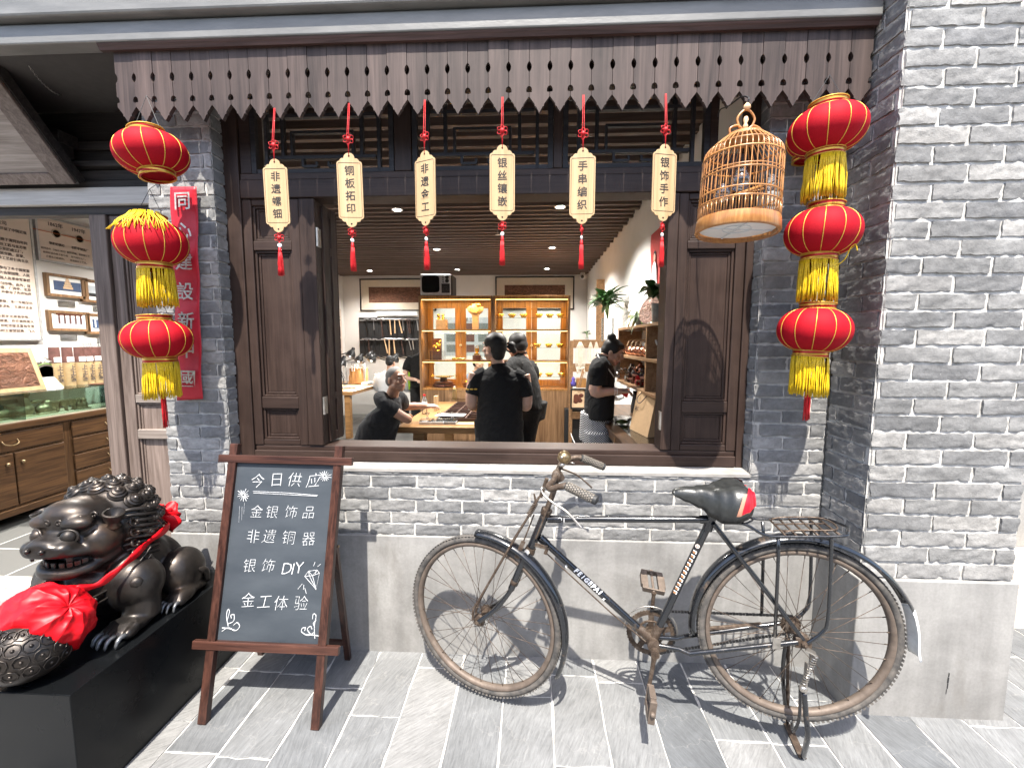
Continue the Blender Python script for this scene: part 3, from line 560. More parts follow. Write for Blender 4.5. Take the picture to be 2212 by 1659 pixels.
# ================================================================ HANGING THINGS AND SIGNS
def strands(m, ring, length, n, r=0.0016, wob=0.012, var=0.08, curl=0.0):
    for k in range(n):
        p = ring(rnd.random()); L = length * (1 - rnd.uniform(0, var)); pts = [p]; q = Vector(p); dx, dy = rnd.uniform(-wob, wob), rnd.uniform(-wob, wob)
        for i in range(1, 5): t = i / 4; pts.append(p + V(dx * t + rnd.uniform(-.002, .002), dy * t + rnd.uniform(-.002, .002), -L * t))
        m.tube(pts, [r, r, r, r * 0.9, r * 0.7], 4)
def lantern(top, bot, Y, label, fringe=1, tassel=0, Rr=0.133, flat=1.0, cord=None, ragged=False):
    """red gauze lantern between two gilt collars; top, bot = collar middles in the photo"""
    a, b = at(*top, Y), at(*bot, Y); ax = (a - b).normalized(); c = (a + b) / 2; hh = (a - b).length / 2; h = hh * 0.80
    u = V(1, 0, 0); u = (u - ax * u.dot(ax)).normalized(); w_ = ax.cross(u)
    t = thing('red_lantern', label, 'lantern', c, 'red lanterns with yellow fringes in two strings')
    prof = lambda s: 0.062 + (Rr - 0.062) * (1 - abs(s) ** 2.1) ** 0.62
    m = MB(); nu, nv = 96, 20; vs = []
    for j in range(nv + 1):
        s = -math.cos(math.pi * j / nv)
        for i in range(nu):
            an = 2 * math.pi * i / nu; sc = 1 - 0.022 * (0.5 + 0.5 * math.cos(12 * an)) ** 3
            vs.append(c + ax * (s * h) + (u * math.cos(an) + w_ * math.sin(an) * flat) * prof(s) * sc)
    m.add(vs, [(j*nu+i, j*nu+(i+1) % nu, (j+1)*nu+(i+1) % nu, (j+1)*nu+i) for j in range(nv) for i in range(nu)])
    m.build('body', 'lantern_cloth', t, smooth=True)
    g = MB()
    for k in range(12):
        an = 2 * math.pi * k / 12; g.tube([c + ax * (h * -math.cos(math.pi * j / 16)) + (u * math.cos(an) + w_ * math.sin(an) * flat) * (prof(-math.cos(math.pi * j / 16)) * 0.984) for j in range(17)], 0.0017, 5)
    g.build('gold_ribs', 'gold_trim', t, smooth=True)
    for s in (1, -1):
        m = MB(); vs = []; z0, z1 = h * 0.985, hh * 1.06; pr = [(0.062, z0), (0.0645, z0 + 0.003), (0.063, (z0 + z1) / 2), (0.0645, z1 - 0.003), (0.062, z1), (0.057, z1), (0.057, z0)]
        m.lathe([(r, z * s) for r, z in pr], c, ax, 40); o = m.build('collar', 'gold_band', t, smooth=50)
        m = MB()
        for z in (z0 + 0.002, z1 - 0.002): m.tube(arc(c + ax * z * s, 0.065, 0, 2 * math.pi, 40, u, w_)[:-1], 0.0022, 5, closed=True)
        m.build('gold_edge', 'gold_trim', o, smooth=True)
        if s < 0 and not fringe: m = MB(); m.lathe([(0.0001, -z1 + 0.012), (0.057, -z1 + 0.012)], c, ax, 40); m.build('bottom_cap', 'lantern_cloth', o)
    if fringe:
        e = c - ax * (hh * 1.05); m = MB(); L = 0.165 * fringe
        strands(m, lambda q: e + (u * math.cos(q * 6.2832) + w_ * math.sin(q * 6.2832)) * 0.064, L, 190, 0.0019, 0.009, 0.10)
        m.build('fringe', 'yellow_fringe', t, smooth=True)
    if ragged:
        m = MB(); e = c + ax * (hh * 1.02)
        for k in range(46):
            an = rnd.uniform(-2.2, -0.25); d = u * math.cos(an) + w_ * math.sin(an) * -1 if False else u * math.cos(an) - V(0, 1, 0) * abs(math.sin(an)); p = e + d * 0.065; q = rnd.uniform(0.05, 0.085)
            m.tube([p + ax * 0.012, p + d * 0.012 - ax * 0.004, p + d * (0.02 + q * 0.35) - ax * (0.012 + q * 0.3) + u * rnd.uniform(-.012, .012), p + d * (0.03 + q * 0.55) - ax * (0.02 + q * 0.75) + u * rnd.uniform(-.02, .02)], 0.0018, 4)
        m.build('tangled_fringe', 'yellow_fringe', t, smooth=True)
    if tassel:
        m = MB(); e = c - ax * (hh * 0.9); m.tube([e, e - V(0, 0, tassel * 0.55)], 0.003, 6)
        strands(m, lambda q: e - V(0, 0, tassel * 0.5) + V(0.007 * math.cos(q * 6.28), 0.007 * math.sin(q * 6.28), 0), tassel * 0.55, 40, 0.0015, 0.006); m.build('red_tassel', 'red_cord', t, smooth=True)
    if cord is not None:
        m = MB(); top_ = a + ax * 0.01
        for s in (-0.06, 0.06): m.tube([top_ + u * s, V(a.x, a.y, cord.z - 0.02).lerp(cord, 0.3), cord], 0.0012, 5)
        m.build('cord', 'black_rubber', t)
    return t
lantern((316, 284), (341, 382), 1.84, 'topmost red lantern on the left string, tilted and without a fringe', 0, cord=V(-1.70, 1.95, 2.66))
lantern((322, 470), (336, 581), 1.86, 'middle red lantern of the left string with yellow strands tangled over its top', 1, ragged=True, cord=at(336, 400, 1.85))
lantern((334, 684), (347, 781), 1.87, 'lowest red lantern of the left string, in front of the brown door leaf', 1, 0.30, cord=at(336, 588, 1.86))
lantern((1789, 226), (1782, 340), 1.82, 'topmost red lantern of the right string under the scalloped boards', 1, cord=V(1.21, 1.95, 2.66))
lantern((1784, 444), (1768, 562), 1.83, 'middle red lantern of the right string beside the brick pier', 1, cord=at(1782, 350, 1.82))
lantern((1766, 658), (1750, 768), 1.84, 'lowest red lantern of the right string, red tassel hanging below', 1, 0.27, cord=at(1768, 570, 1.83))
lantern((1750, 268), (1748, 345), 2.005, 'squashed red lantern half hidden behind the topmost right lantern', 0, Rr=0.10, flat=0.35, cord=V(1.25, 1.97, 2.62))
m = MB(); p = at(1808, 560, 1.76); m.tube(bez([at(1806, 575, 1.78), at(1825, 560, 1.76), at(1838, 535, 1.75), at(1848, 528, 1.75), at(1852, 542, 1.75)], 6), 0.0022, 5)
tag(m.build('loose_yellow_strand', 'yellow_fringe', smooth=True), 'loose yellow strand sticking out beside the middle right lantern', 'strand')
# ---------------------------------------------------------------- wooden name tags
def plaque(words, uv, yaw, label, top_v, tas_yaw=0.0, roll=0.0):
    Y = 1.925; c = at(*uv, Y); xd = V(math.cos(yaw), math.sin(yaw), 0); zd = V(0, 0, 1); nd = V(math.sin(yaw), -math.cos(yaw), 0)
    xd, zd = xd * math.cos(roll) + zd * math.sin(roll), zd * math.cos(roll) - xd * math.sin(roll)
    t = thing('wooden_tag', label, 'wooden tag', c, 'wooden tags hanging under the scalloped boards')
    P = lambda x, z, o=0.0: c + xd * x + zd * z + nd * o
    half = [(0.0, 0.157)] + [(0.023 * math.sin(k * math.pi / 10), 0.136 + 0.021 * math.cos(k * math.pi / 10)) for k in range(1, 5)] + [(0.0235, 0.136), (0.0245, 0.1335), (0.030, 0.1345), (0.036, 0.132), (0.040, 0.127), (0.042, 0.1225), (0.048, 0.121), (0.053, 0.116), (0.054, 0.110)]
    right = half + [(x, -z) for x, z in reversed(half)]
    poly = right + [(-x, z) for x, z in reversed(right[1:-1])]
    m = MB(); m.prism([P(x, z, 0.003) for x, z in poly], nd * -0.006); o = m.build('board', 'tag_wood', t, bevel=0.0008)
    m = MB(); pts = []
    for sx, sz, a0 in ((1, 1, 0), (-1, 1, math.pi / 2), (-1, -1, math.pi), (1, -1, 1.5 * math.pi)):
        pts += [P(sx * 0.041 + 0.007 * math.cos(a0 + k * math.pi / 8), sz * 0.108 + 0.007 * math.sin(a0 + k * math.pi / 8), 0.0032) for k in range(5)]
    m.tube(pts, 0.0009, 4, closed=True); m.build('border_line', 'ink', o)
    m = MB()
    for s in (0.143, -0.143): m.lathe([(0.0001, 0.0), (0.004, 0.0)], P(0, s, 0.0034), nd, 12)
    m.build('cord_hole', 'ink', o)
    text('lettering', 'ink', o, words, 0.043, P(0, 0.0795, 0.0032), xd, zd, vertical=0.053, off=0.0006, ext=0.0003, jitter=0.05)
    m = MB(); top = V(c.x, 1.94, at(uv[0], top_v, 1.94).z + 0.06); k = P(0, 0.22); hole = P(0, 0.143)
    for s in (-0.0025, 0.0025): m.tube([top + V(s, 0, 0), k + V(s * 1.5, -0.004, 0.01), k + V(s, 0, -0.01), hole + nd * 0.004, hole - nd * 0.004], 0.0013, 5)
    m.build('cord', 'red_cord', t, smooth=True)
    def knot(kc, s, ud):
        m = MB()
        for i in range(6):
            a = i * math.pi / 3 + 0.5; d = ud * math.cos(a) + V(0, 0, 1) * math.sin(a); sd = ud * -math.sin(a) + V(0, 0, 1) * math.cos(a)
            m.tube([kc + d * (0.010 * s + 0.009 * s * math.cos(q)) + sd * 0.0065 * s * math.sin(q) + nd * 0.003 * math.sin(q * 2) for q in [j * math.pi / 5 for j in range(10)]], 0.0014, 5, closed=True)
        m.sph(kc, 0.008 * s, 10, 8); m.build('knot', 'red_cord', t, smooth=True)
    knot(P(0, 0.215), 1.25, xd); b = P(0, -0.143); td = V(math.cos(tas_yaw), math.sin(tas_yaw), 0); k2 = b - V(0, 0, 0.036); knot(k2, 1.1, td)
    m = MB(); m.tube([b, k2], 0.0014, 5); e = k2 - V(0, 0, 0.034); m.tube([k2, e - V(0, 0, 0.02)], 0.0014, 5)
    m.lathe([(0.002, 0.004), (0.006, 0.0), (0.0075, -0.012), (0.007, -0.02)], e - V(0, 0, 0.012), (0, 0, 1), 12)
    e2 = e - V(0, 0, 0.03); strands(m, lambda q: e2 + V(0.007 * math.cos(q * 6.28) * math.sqrt(rnd.random()), 0.007 * math.sin(q * 6.28), 0), 0.105, 60, 0.0013, 0.007, 0.06)
    m.build('tassel', 'red_cord', t, smooth=True)
    m = MB(); m.lathe([(0.0025, 0.003), (0.007, 0.004), (0.0095, 0), (0.007, -0.004), (0.0025, -0.003), (0.0025, 0.003)], e, V(math.sin(tas_yaw), -math.cos(tas_yaw), 0), 16); m.build('bead', 'bead_white', t, smooth=True)
plaque('非遗螺钿', (598, 424), R(2), 'wooden tag reading 非遗螺钿, first from the left shutter', 265, 0.3, R(0.8))
plaque('铜板拓印', (757, 412), R(8), 'wooden tag reading 铜板拓印 in black brushed signs', 255, 0.9, R(0.6))
plaque('非遗金工', (919, 408), R(-24), 'wooden tag reading 非遗金工, turned slightly sideways', 248, 1.1)
plaque('银丝镶嵌', (1085, 396), R(5), 'wooden tag reading 银丝镶嵌 hung above the middle of the window', 242, -0.4)
plaque('手串编织', (1258, 403), R(-3), 'wooden tag reading 手串编织 in black brushed signs', 238, 1.2)
plaque('银饰手作', (1434, 396), R(14), 'wooden tag reading 银饰手作, nearest to the birdcage', 236, 0.8)
# ---------------------------------------------------------------- birdcage
def birdcage():
    Y = 1.74; top = at(1601, 288, Y); bot = at(1591, 498, Y); ax = (top - bot).normalized(); H_ = (top - bot).length; Rc = 0.142
    ax = (ax + V(0.05, 0.03, 0)).normalized(); u = (V(1, 0, 0) - ax * ax.x).normalized(); w_ = ax.cross(u)
    t = thing('birdcage', 'round bamboo birdcage with a domed top and white floor tray, hung beside the right lanterns', 'birdcage', bot)
    def P(an, r, z): return bot + ax * z + (u * math.cos(an) + w_ * math.sin(an)) * r
    hs = H_ * 0.84
    m = MB(); N = 46
    for k in range(N):
        an = 2 * math.pi * k / N; m.tube([P(an, Rc, 0.03), P(an, Rc * 0.985, hs * 0.5), P(an, Rc * 0.97, hs * 0.86), P(an, Rc * 0.93, hs * 0.95), P(an, Rc * 0.84, hs), P(an, Rc * 0.6, hs + (H_ - hs) * 0.55), P(an, 0.062, H_ - 0.012)], 0.0020, 5)
        an += math.pi / N; m.tube([P(an, Rc, 0.03), P(an, Rc, 0.085)], 0.0019, 5)
    m.build('bars', 'bamboo', t, smooth=True)
    m = MB()
    for z, r, th in ((0.085, 1.0, 0.003), (hs * 0.40, 0.985, 0.003), (hs * 0.62, 0.98, 0.003), (hs * 0.66, 0.98, 0.002), (hs * 0.86, 0.97, 0.0035), (hs * 0.985, 0.87, 0.003)): m.tube(arc(bot + ax * z, Rc * r, 0, 2 * math.pi, 48, u, w_)[:-1], th, 6, closed=True)
    m.lathe([(0.05, H_ - 0.018), (0.07, H_ - 0.02), (0.068, H_ - 0.008), (0.03, H_), (0.0001, H_)], bot, ax, 28, u); m.build('hoops', 'bamboo', t, smooth=50)
    m = MB(); m.lathe([(Rc + 0.004, -0.012), (Rc + 0.007, -0.008), (Rc + 0.004, 0.03), (Rc + 0.003, 0.036), (Rc - 0.004, 0.036), (Rc - 0.006, -0.012), (Rc + 0.004, -0.012)], bot, ax, 64, u); m.build('base_hoop', 'bamboo', t, smooth=60)
    m = MB(); m.lathe([(0.0001, 0.006), (Rc - 0.008, 0.006), (Rc - 0.008, 0.010), (0.0001, 0.010)], bot, ax, 48, u); o = m.build('floor_tray', 'paper_white', t)
    m = MB()
    for d, e in ((u, w_), (w_, u)): m.bar(bot - d * (Rc - 0.01) + ax * 0.004, bot + d * (Rc - 0.01) + ax * 0.004, 0.006, 0.004, ax)
    m.tube(arc(bot + ax * 0.004, 0.05, 0, 6.2832, 32, u, w_)[:-1], 0.002, 5, closed=True); m.build('tray_ribs', 'white_cloth', o)
    m = MB()
    for s in (-1, 1):
        b0 = bot + ax * H_
        m.tube(bez([b0 + u * s * 0.052 - ax * 0.004, b0 + u * s * 0.056 + ax * 0.02, b0 + u * s * 0.03 + ax * 0.032, b0 + u * s * 0.012 + ax * 0.02], 6), 0.0045, 6)
        m.tube(bez([b0 + u * s * 0.02 + ax * 0.022, b0 + u * s * 0.032 + ax * 0.055, b0 + u * s * 0.016 + ax * 0.082, b0 + ax * 0.09], 6), 0.0045, 6)
    m.build('scroll_handle', 'bamboo', t, smooth=True)
    m = MB(); m.lathe([(0.006, 0.0), (0.010, 0.012), (0.005, 0.022), (0.010, 0.034), (0.006, 0.046)], bot + ax * (H_ + 0.018), ax, 14); m.lathe([(0.007, 0.0), (0.014, 0.008), (0.011, 0.018), (0.004, 0.026)], bot + ax * (H_ + 0.088), ax, 14); m.build('finial', 'pale_handle', t, smooth=True)
    m = MB(); f = bot + ax * (H_ + 0.112); m.tube(bez([f, f + V(0.004, 0, 0.02), f + V(-0.006, 0.04, 0.045), f + V(-0.02, 0.11, 0.05), f + V(-0.022, 0.19, 0.075), f + V(-0.02, 0.215, 0.06)], 6), 0.0028, 6); m.build('hook', 'black_metal', t, smooth=True)
    m = MB(); m.tube([P(math.pi * 0.98, Rc * 0.9, hs * 0.30), P(0.05, Rc * 0.62, hs * 0.58)], 0.0065, 8); m.build('perch', 'bamboo', t, smooth=True)
    for an, r, z, s in ((1.2, 0.03, hs * 0.66, 0.040), (3.3, 0.07, hs * 0.44, 0.030), (0.1, 0.12, hs * 0.62, 0.026)):
        m = MB(); m.lathe([(0.35 * s, -s), (0.9 * s, -0.55 * s), (1.0 * s, 0), (0.85 * s, 0.5 * s), (0.5 * s, 0.85 * s), (0.6 * s, s)], P(an, r, z), ax, 18); m.build('water_cup', 'clear_plastic', t, smooth=True)
birdcage()
# ---------------------------------------------------------------- red paper banner
def banner():
    Yb = 2.052; a, b_, c, d = at(368, 404, Yb), at(425, 404, Yb), at(437, 862, Yb), at(384, 865, Yb)
    t = thing('red_banner', 'long red paper banner with silver brushed signs pasted on the brick pillar', 'banner', (a + c) / 2)
    m = MB(); f = lambda s, q: (a.lerp(b_, s)).lerp(d.lerp(c, s), q)
    def S(s, q): p = f(s, q); return p + V(0, -0.004 * math.sin(q * 21 + s * 2) - 0.003 * noise.noise(p * 9), 0)
    m.grid(S, 8, 60); o = m.build('paper', 'banner_paper', t, smooth=True, solid=0.0008)
    for i, ch in enumerate('同心建設新中國'):
        v = 437 + 63.5 * i; q = (v - 404) / 460; p = f(0.5, q) + V(0, -0.013, 0); xd = (b_ - a)
        text('lettering', 'silver_ink', o, ch, 0.088, p, (1, 0, 0), (0, 0, 1), vertical=0.1, off=0.0009, ext=0.0004, shear=0.06, jitter=0.04)
banner()
# ---------------------------------------------------------------- chalkboard
def chalkboard():
    fl_, fr_ = atz(440, 1560), atz(683, 1572); tl, tr = at(510, 958, 1.86), at(735, 963, 1.86)
    t = thing('chalkboard_sign', 'standing chalkboard in a reddish brown wooden frame listing the offers of the day', 'chalkboard', (fl_ + fr_) / 2)
    n = (fr_ - fl_).cross(tl - fl_).normalized()
    if n.y > 0: n = -n
    def S(u_, v_, o=0.0): d = _ray(u_, v_); k = n.dot(fl_ - CAM) / n.dot(d); return CAM + d * k + n * o
    C4 = lambda x, y: ((650 + x / 1.3667) * 0.6001, (1550 + y / 1.3667) * 0.6001)
    def post(nm, p, q): m = MB(); m.bar(p, q, 0.036, 0.03, n); return m.build(nm, 'board_frame', t, bevel=0.002)
    def rail(p, q, o=0.0): m = MB(); d = (q - p).normalized(); m.bar(p + n * o, q + n * o, 0.034, 0.022, n); return m.build('rail', 'board_frame_across', t, bevel=0.002)
    upd = (tl - fl_).normalized()
    post('post', fl_, tl); post('post', fr_, tr)
    rail(S(477, 989.5), S(763, 997), 0.006); rail(S(422, 1388.5), S(735, 1402.5), 0.009)
    q0, q1, q2, q3 = S(500, 996, -0.008), S(730, 1003, -0.008), S(704, 1398, -0.008), S(462, 1385, -0.008)
    m = MB(); m.prism([q3, q2, q1, q0], n * 0.008); bd = m.build('writing_board', 'chalkboard', t)
    xd = (S(700, 1200) - S(500, 1196)).normalized(); yd = n.cross(xd); yd = yd if yd.z > 0 else -yd
    px = (S(601, 1200) - S(600, 1200)).length
    def word(ch, x, y, size, jit=0.06): text('chalk_lettering', 'chalk', bd, ch, size * px * 0.9, S(*C4(x, y), 0.0012), (xd + yd * rnd.uniform(-.06, .06)), yd, vertical=0.1, off=-0.0013, ext=0.0003, shear=rnd.uniform(.08, .26), jitter=0.10)
    for chs, xs, ys, sz in (('今日供应', (375, 472, 560, 650), (252, 245, 246, 250), 36), ('金银饰品', (372, 448, 542, 627), (402, 404, 404, 406), 32), ('非遗铜器', (356, 432, 530, 628), (524, 524, 530, 536), 34),
                            ('银饰', (336, 428), (668, 667), 33), ('DIY', (518, 550, 580), (680, 682, 676), 37), ('金工体验', (331, 409, 492, 590), (838, 845, 852, 852), 35)):
        for c_, x, y in zip(chs, xs, ys): word(c_, x, y, sz)
    m = MB()
    def ln(*pts, r=0.0011): m.tube([S(*C4(*p), 0.0018) for p in pts], r, 4)
    ln((358, 298), (520, 305), (676, 318)); ln((360, 306), (520, 314), (672, 322))
    for cx, cy, s in ((310, 316, 1), (710, 224, 1)):
        for k in range(14): a = k * 2 * math.pi / 14 + 0.2; l = rnd.uniform(22, 36) * s; ln((cx + 5 * math.cos(a), cy + 5 * math.sin(a)), (cx + l * math.cos(a), cy + l * math.sin(a)), r=0.0013)
    D = [(612, 715), (630, 690), (672, 684), (684, 700), (668, 780)]; ln(*D, D[0]); ln((612, 715), (650, 712), (684, 700)); ln((650, 712), (668, 780)); ln((630, 690), (636, 715), (668, 780)); ln((672, 684), (662, 708)); ln((630, 690), (650, 712), (672, 684))
    ln((655, 665), (663, 645)); ln((675, 668), (690, 655)); ln((578, 778), (600, 752)); ln((606, 780), (608, 756)); ln((620, 800), (612, 772))
    def sp(pts): m.tube([p for p in bez([S(*C4(*q), 0.0018) for q in pts], 6)], 0.0016, 4)
    sp([(236, 960), (228, 915), (234, 878), (242, 890), (232, 930)]); sp([(232, 950), (262, 935), (265, 905), (250, 905), (252, 922)]); sp([(205, 985), (235, 968), (270, 982), (292, 962), (280, 942), (262, 955)]); sp([(205, 968), (240, 972), (268, 980)])
    sp([(662, 1020), (660, 960), (668, 910), (655, 900), (650, 925)]); sp([(658, 990), (630, 1005), (598, 990), (600, 970), (615, 968), (612, 982)]); sp([(640, 1000), (625, 975), (640, 960), (648, 975)]); sp([(620, 1000), (655, 1004), (680, 1008)]); sp([(668, 930), (655, 945), (660, 960)])
    for x0, y0, x1, y1 in ((292, 370, 288, 450), (304, 372, 302, 440), (316, 355, 312, 410)): ln((x0, y0), (x1, y1), r=0.0004)
    m.build('chalk_drawings', 'chalk', bd)
    rl, rr_ = atz(565, 1412), atz(752, 1422); hl, hr = fl_.lerp(tl, 0.62) - n * 0.03, fr_.lerp(tr, 0.62) - n * 0.03
    for p, q in ((rl, hl), (rr_, hr)): m = MB(); m.bar(p, q, 0.028, 0.022, n); m.build('rear_leg', 'board_frame', t, bevel=0.002)
    m = MB(); m.bar(rl.lerp(hl, 0.16), rr_.lerp(hr, 0.16), 0.022, 0.02); m.build('stretcher', 'board_frame_across', t, bevel=0.002)
    m = MB(); m.lathe([(0.006, 0), (0.006, 0.004)], hr + xd * 0.016, xd, 10); m.lathe([(0.006, 0), (0.006, 0.004)], hl - xd * 0.016, -xd, 10); m.build('pivot_bolt', 'brass', t)
chalkboard()
# ================================================================ BICYCLE
def bicycle():
    pf, pr = at(1043, 1329, 1.80), at(1720, 1366, 1.63)
    fw = (pf - pr); fw.z = 0; fw.normalize()               # towards the front wheel
    N = V(fw.y, -fw.x, 0); N = N if N.y < 0 else -N        # towards the street
    def B(u, v, off=0.0): d = _ray(u, v); p0 = pr + N * off; k = N.dot(p0 - CAM) / N.dot(d); return CAM + d * k
    def far(p): return p - N * (2 * N.dot(p - pr))          # mirrored to the other side of the frame
    E = lambda x, y: ((1850 + x / 3.3178) * 0.6001, (1580 + y / 3.3178) * 0.6001)
    G = lambda x, y: ((2200 + x / 1.425) * 0.6001, (1600 + y / 1.425) * 0.6001)
    C5 = lambda x, y: ((1400 + x / 1.58) * 0.6001, (1550 + y / 1.58) * 0.6001)
    K = lambda x, y: ((2200 + x / 3.77) * 0.6001, (2000 + y / 3.77) * 0.6001)
    t = thing('bicycle', 'old black roadster bicycle with rusty steel parts leaning on its stand before the brick wall', 'bicycle', V((pf.x + pr.x) / 2, (pf.y + pr.y) / 2, 0))
    UP = V(0, 0, 1); RT = 0.366
    a = R(-12.5); fs = V(fw.x * math.cos(a) - fw.y * math.sin(a), fw.x * math.sin(a) + fw.y * math.cos(a), 0)
    def wheel(c, d, label, seed):
        n = V(d.y, -d.x, 0); n = n if n.y < 0 else -n
        P = lambda an, r, o=0.0: c + d * (r * math.cos(an)) + UP * (r * math.sin(an)) + n * o
        def ring(prof, na=96):
            m = MB(); k = len(prof); vs = [P(2 * math.pi * i / na, r, o) for i in range(na) for r, o in prof]
            m.add(vs, [(i*k+j, i*k+(j+1) % k, ((i+1) % na)*k+(j+1) % k, ((i+1) % na)*k+j) for i in range(na) for j in range(k)]); return m
        circ = [(RT - 0.0165 + 0.0165 * math.cos(q), 0.017 * math.sin(q)) for q in [i * math.pi / 7 for i in range(14)]]
        tm = ring(circ, 120)
        for i in range(130):
            an = 2 * math.pi * i / 130
            for s in (-1, 1):
                p = P(an + s * 0.006, RT - 0.0035, s * 0.0115); e = (P(an + 0.01, RT) - P(an, RT)).normalized(); r_ = (P(an, RT, s * 0.012) - P(an, RT - 0.02, 0)).normalized()
                tm.obox(p, e * 0.0052, n.cross(e) * 0.001 + n * 0.005 * 0.8, r_ * 0.0022)
        o = t
        w_ = tm.build('wheel', 'tyre_rubber', o, smooth=40); w_['label'] = label
        ring([(0.335, -0.015), (0.335, 0.015), (0.330, 0.017), (0.324, 0.014), (0.319, 0.011), (0.316, 0.0), (0.319, -0.011), (0.324, -0.014), (0.330, -0.017)]).build('rim', 'rim_steel', w_, smooth=50)
        m = MB()
        m.lathe([(0.006, -0.062), (0.006, -0.05), (0.016, -0.048), (0.026, -0.040), (0.027, -0.034), (0.015, -0.030), (0.013, 0.0), (0.015, 0.030), (0.027, 0.034), (0.026, 0.040), (0.016, 0.048), (0.006, 0.05), (0.006, 0.062)], c, n, 20); m.build('hub', 'rusty_steel', w_, smooth=40)
        m = MB(); rr = random.Random(seed)
        for i in range(36):
            s = 1 if i % 2 else -1; an = 2 * math.pi * i / 36 + 0.03; tw = (1 if (i // 2) % 2 else -1) * 1.25
            m.tube([P(an + tw, 0.026, s * 0.034), P(an, 0.32, s * 0.004)], 0.00115, 5)
            m.tube([P(an, 0.306, s * 0.005), P(an, 0.319, s * 0.004)], 0.002, 5)
        m.build('spokes', 'rusty_steel', w_, smooth=True)
        return P, n, w_
    Pf, nf, wf = wheel(pf, fs, 'front wheel with a dusty tyre, turned slightly to the wall', 3)
    Pr, nr, wr = wheel(pr, fw, 'rear wheel lifted by the stand', 5)
    def fender(P, a0, a1, r, name, mat='bike_paint', flare=0.0, n=44, w_=0.031):
        m = MB(); vs = []; k = 9
        for i in range(n + 1):
            q = i / n; an = a0 + (a1 - a0) * q; rr = r + flare * max(0, q - 0.75) ** 2 * 16
            for j in range(k): s = -1 + 2 * j / (k - 1); vs.append(P(an, rr - 0.017 * s * s * abs(s), w_ * s))
        m.add(vs, [(i*k+j, i*k+j+1, (i+1)*k+j+1, (i+1)*k+j) for i in range(n) for j in range(k - 1)])
        return m.build(name, mat, t, smooth=True, solid=0.002)
    # angles grow from the front direction (image left) over the top to the back
    fender(Pf, R(86), R(206), 0.392, 'front_fender', flare=0.006)
    fender(Pr, R(-6), R(158), 0.397, 'rear_fender', flare=0.012)
    m = MB(); 
    ft = fender(Pr, R(158.3), R(186), 0.409, 'fender_tail', 'decal_white', 0.012, 12); ft['label'] = 'white painted tail of the rear fender'
    # frame
    bb = B(*K(560, 1150), 0.0); ht, hb = B(*E(388, 860)), B(*E(190, 1330)); sl_ = B(1538, 1122)
    def tb(name, pts, r, mat='bike_paint', par=t, n=10): m = MB(); m.tube(pts, r, n); return m.build(name, mat, par, smooth=50)
    sh = tb('head_tube', [ht, hb], 0.0185)
    m = MB()
    for p, q in ((ht, hb), (hb, ht)): d = (q - p).normalized(); m.lathe([(0.017, -0.012), (0.024, -0.010), (0.024, 0.0), (0.021, 0.008), (0.0215, 0.016)], p, d, 18)
    m.build('headset', 'rusty_steel', sh, smooth=40)
    tt0 = B(*E(400, 955)); tt = tb('top_tube', [tt0, sl_], 0.0135); dt0 = B(*E(310, 1175)); dt = tb('down_tube', [dt0, bb], 0.0150); stb = tb('seat_tube', [sl_ + UP * 0.012, bb], 0.0150)
    m = MB(); m.tube([sl_ + (bb - sl_) * 0.08, sl_ + UP * 0.018], 0.019, 12); m.tube([sl_, sl_.lerp(tt0, 0.07)], 0.0165, 10); m.build('lug', 'bike_paint', tt, smooth=50); MB().tube([tt0, tt0.lerp(sl_, 0.09)], 0.0165, 10).build('lug', 'bike_paint', tt, smooth=50); MB().tube([dt0, dt0.lerp(bb, 0.07)], 0.018, 10).build('lug', 'bike_paint', dt, smooth=50)
    m = MB(); m.lathe([(0.021, -0.04), (0.024, -0.038), (0.024, 0.038), (0.021, 0.04)], bb, N, 20); m.tube([bb, bb.lerp(dt0, 0.13)], 0.0185, 10); m.tube([bb, bb.lerp(sl_, 0.13)], 0.0185, 10); m.build('bottom_bracket', 'rusty_steel', t, smooth=50)
    ax_n = pr + N * 0.062; top_s = sl_ + N * 0.022 - UP * 0.008
    for s in (1, -1):
        f = (lambda p: p) if s > 0 else far
        tb('seat_stay', [f(top_s), f(pr + N * 0.058 + UP * 0.012)], [0.009, 0.0075] , par=t)
        tb('chain_stay', [f(bb + N * 0.025 - fw * 0.02), f(bb + N * 0.032 - fw * 0.1), f(bb + N * 0.052 - fw * 0.135), f(pr + N * 0.058 + fw * 0.02)], 0.0095)
        m = MB(); m.obox(f(pr + N * 0.060), fw * 0.028, UP * 0.02, N * 0.003); m.lathe([(0.011, 0.0), (0.011, 0.010), (0.006, 0.011), (0.006, 0.02)], f(pr + N * 0.062), N * s, 6); m.build('dropout', 'rusty_steel', t, bevel=0.001)
        crown = hb - (ht - hb).normalized() * 0.02
        bl = [B(*C5(772, 720), 0.045), B(*C5(738, 800), 0.05), B(*C5(712, 860), 0.05), B(*C5(680, 925), 0.05), B(*C5(600, 1020), 0.05), B(*C5(505, 1088), 0.052)]
        sg = (lambda p: p) if s > 0 else (lambda p: p - nf * (2 * nf.dot(p - pf)))
        fb_ = tb('fork_blade', bez([sg(p) for p in bl], 5), [0.0150] * 14 + [0.0100] * 12)
        m = MB(); d = sg(bl[1]); m.lathe([(0.0145, -0.010), (0.0155, -0.008), (0.0155, 0.008), (0.0145, 0.010)], sg(bl[2]), (sg(bl[1]) - sg(bl[2])), 14); m.obox(sg(bl[5]), fs * 0.014, UP * 0.014, nf * 0.003); m.lathe([(0.010, 0), (0.010, 0.010), (0.005, 0.011), (0.005, 0.016)], sg(bl[5]), nf * s, 6); m.build('fork_clamp', 'rusty_steel', fb_, smooth=40)
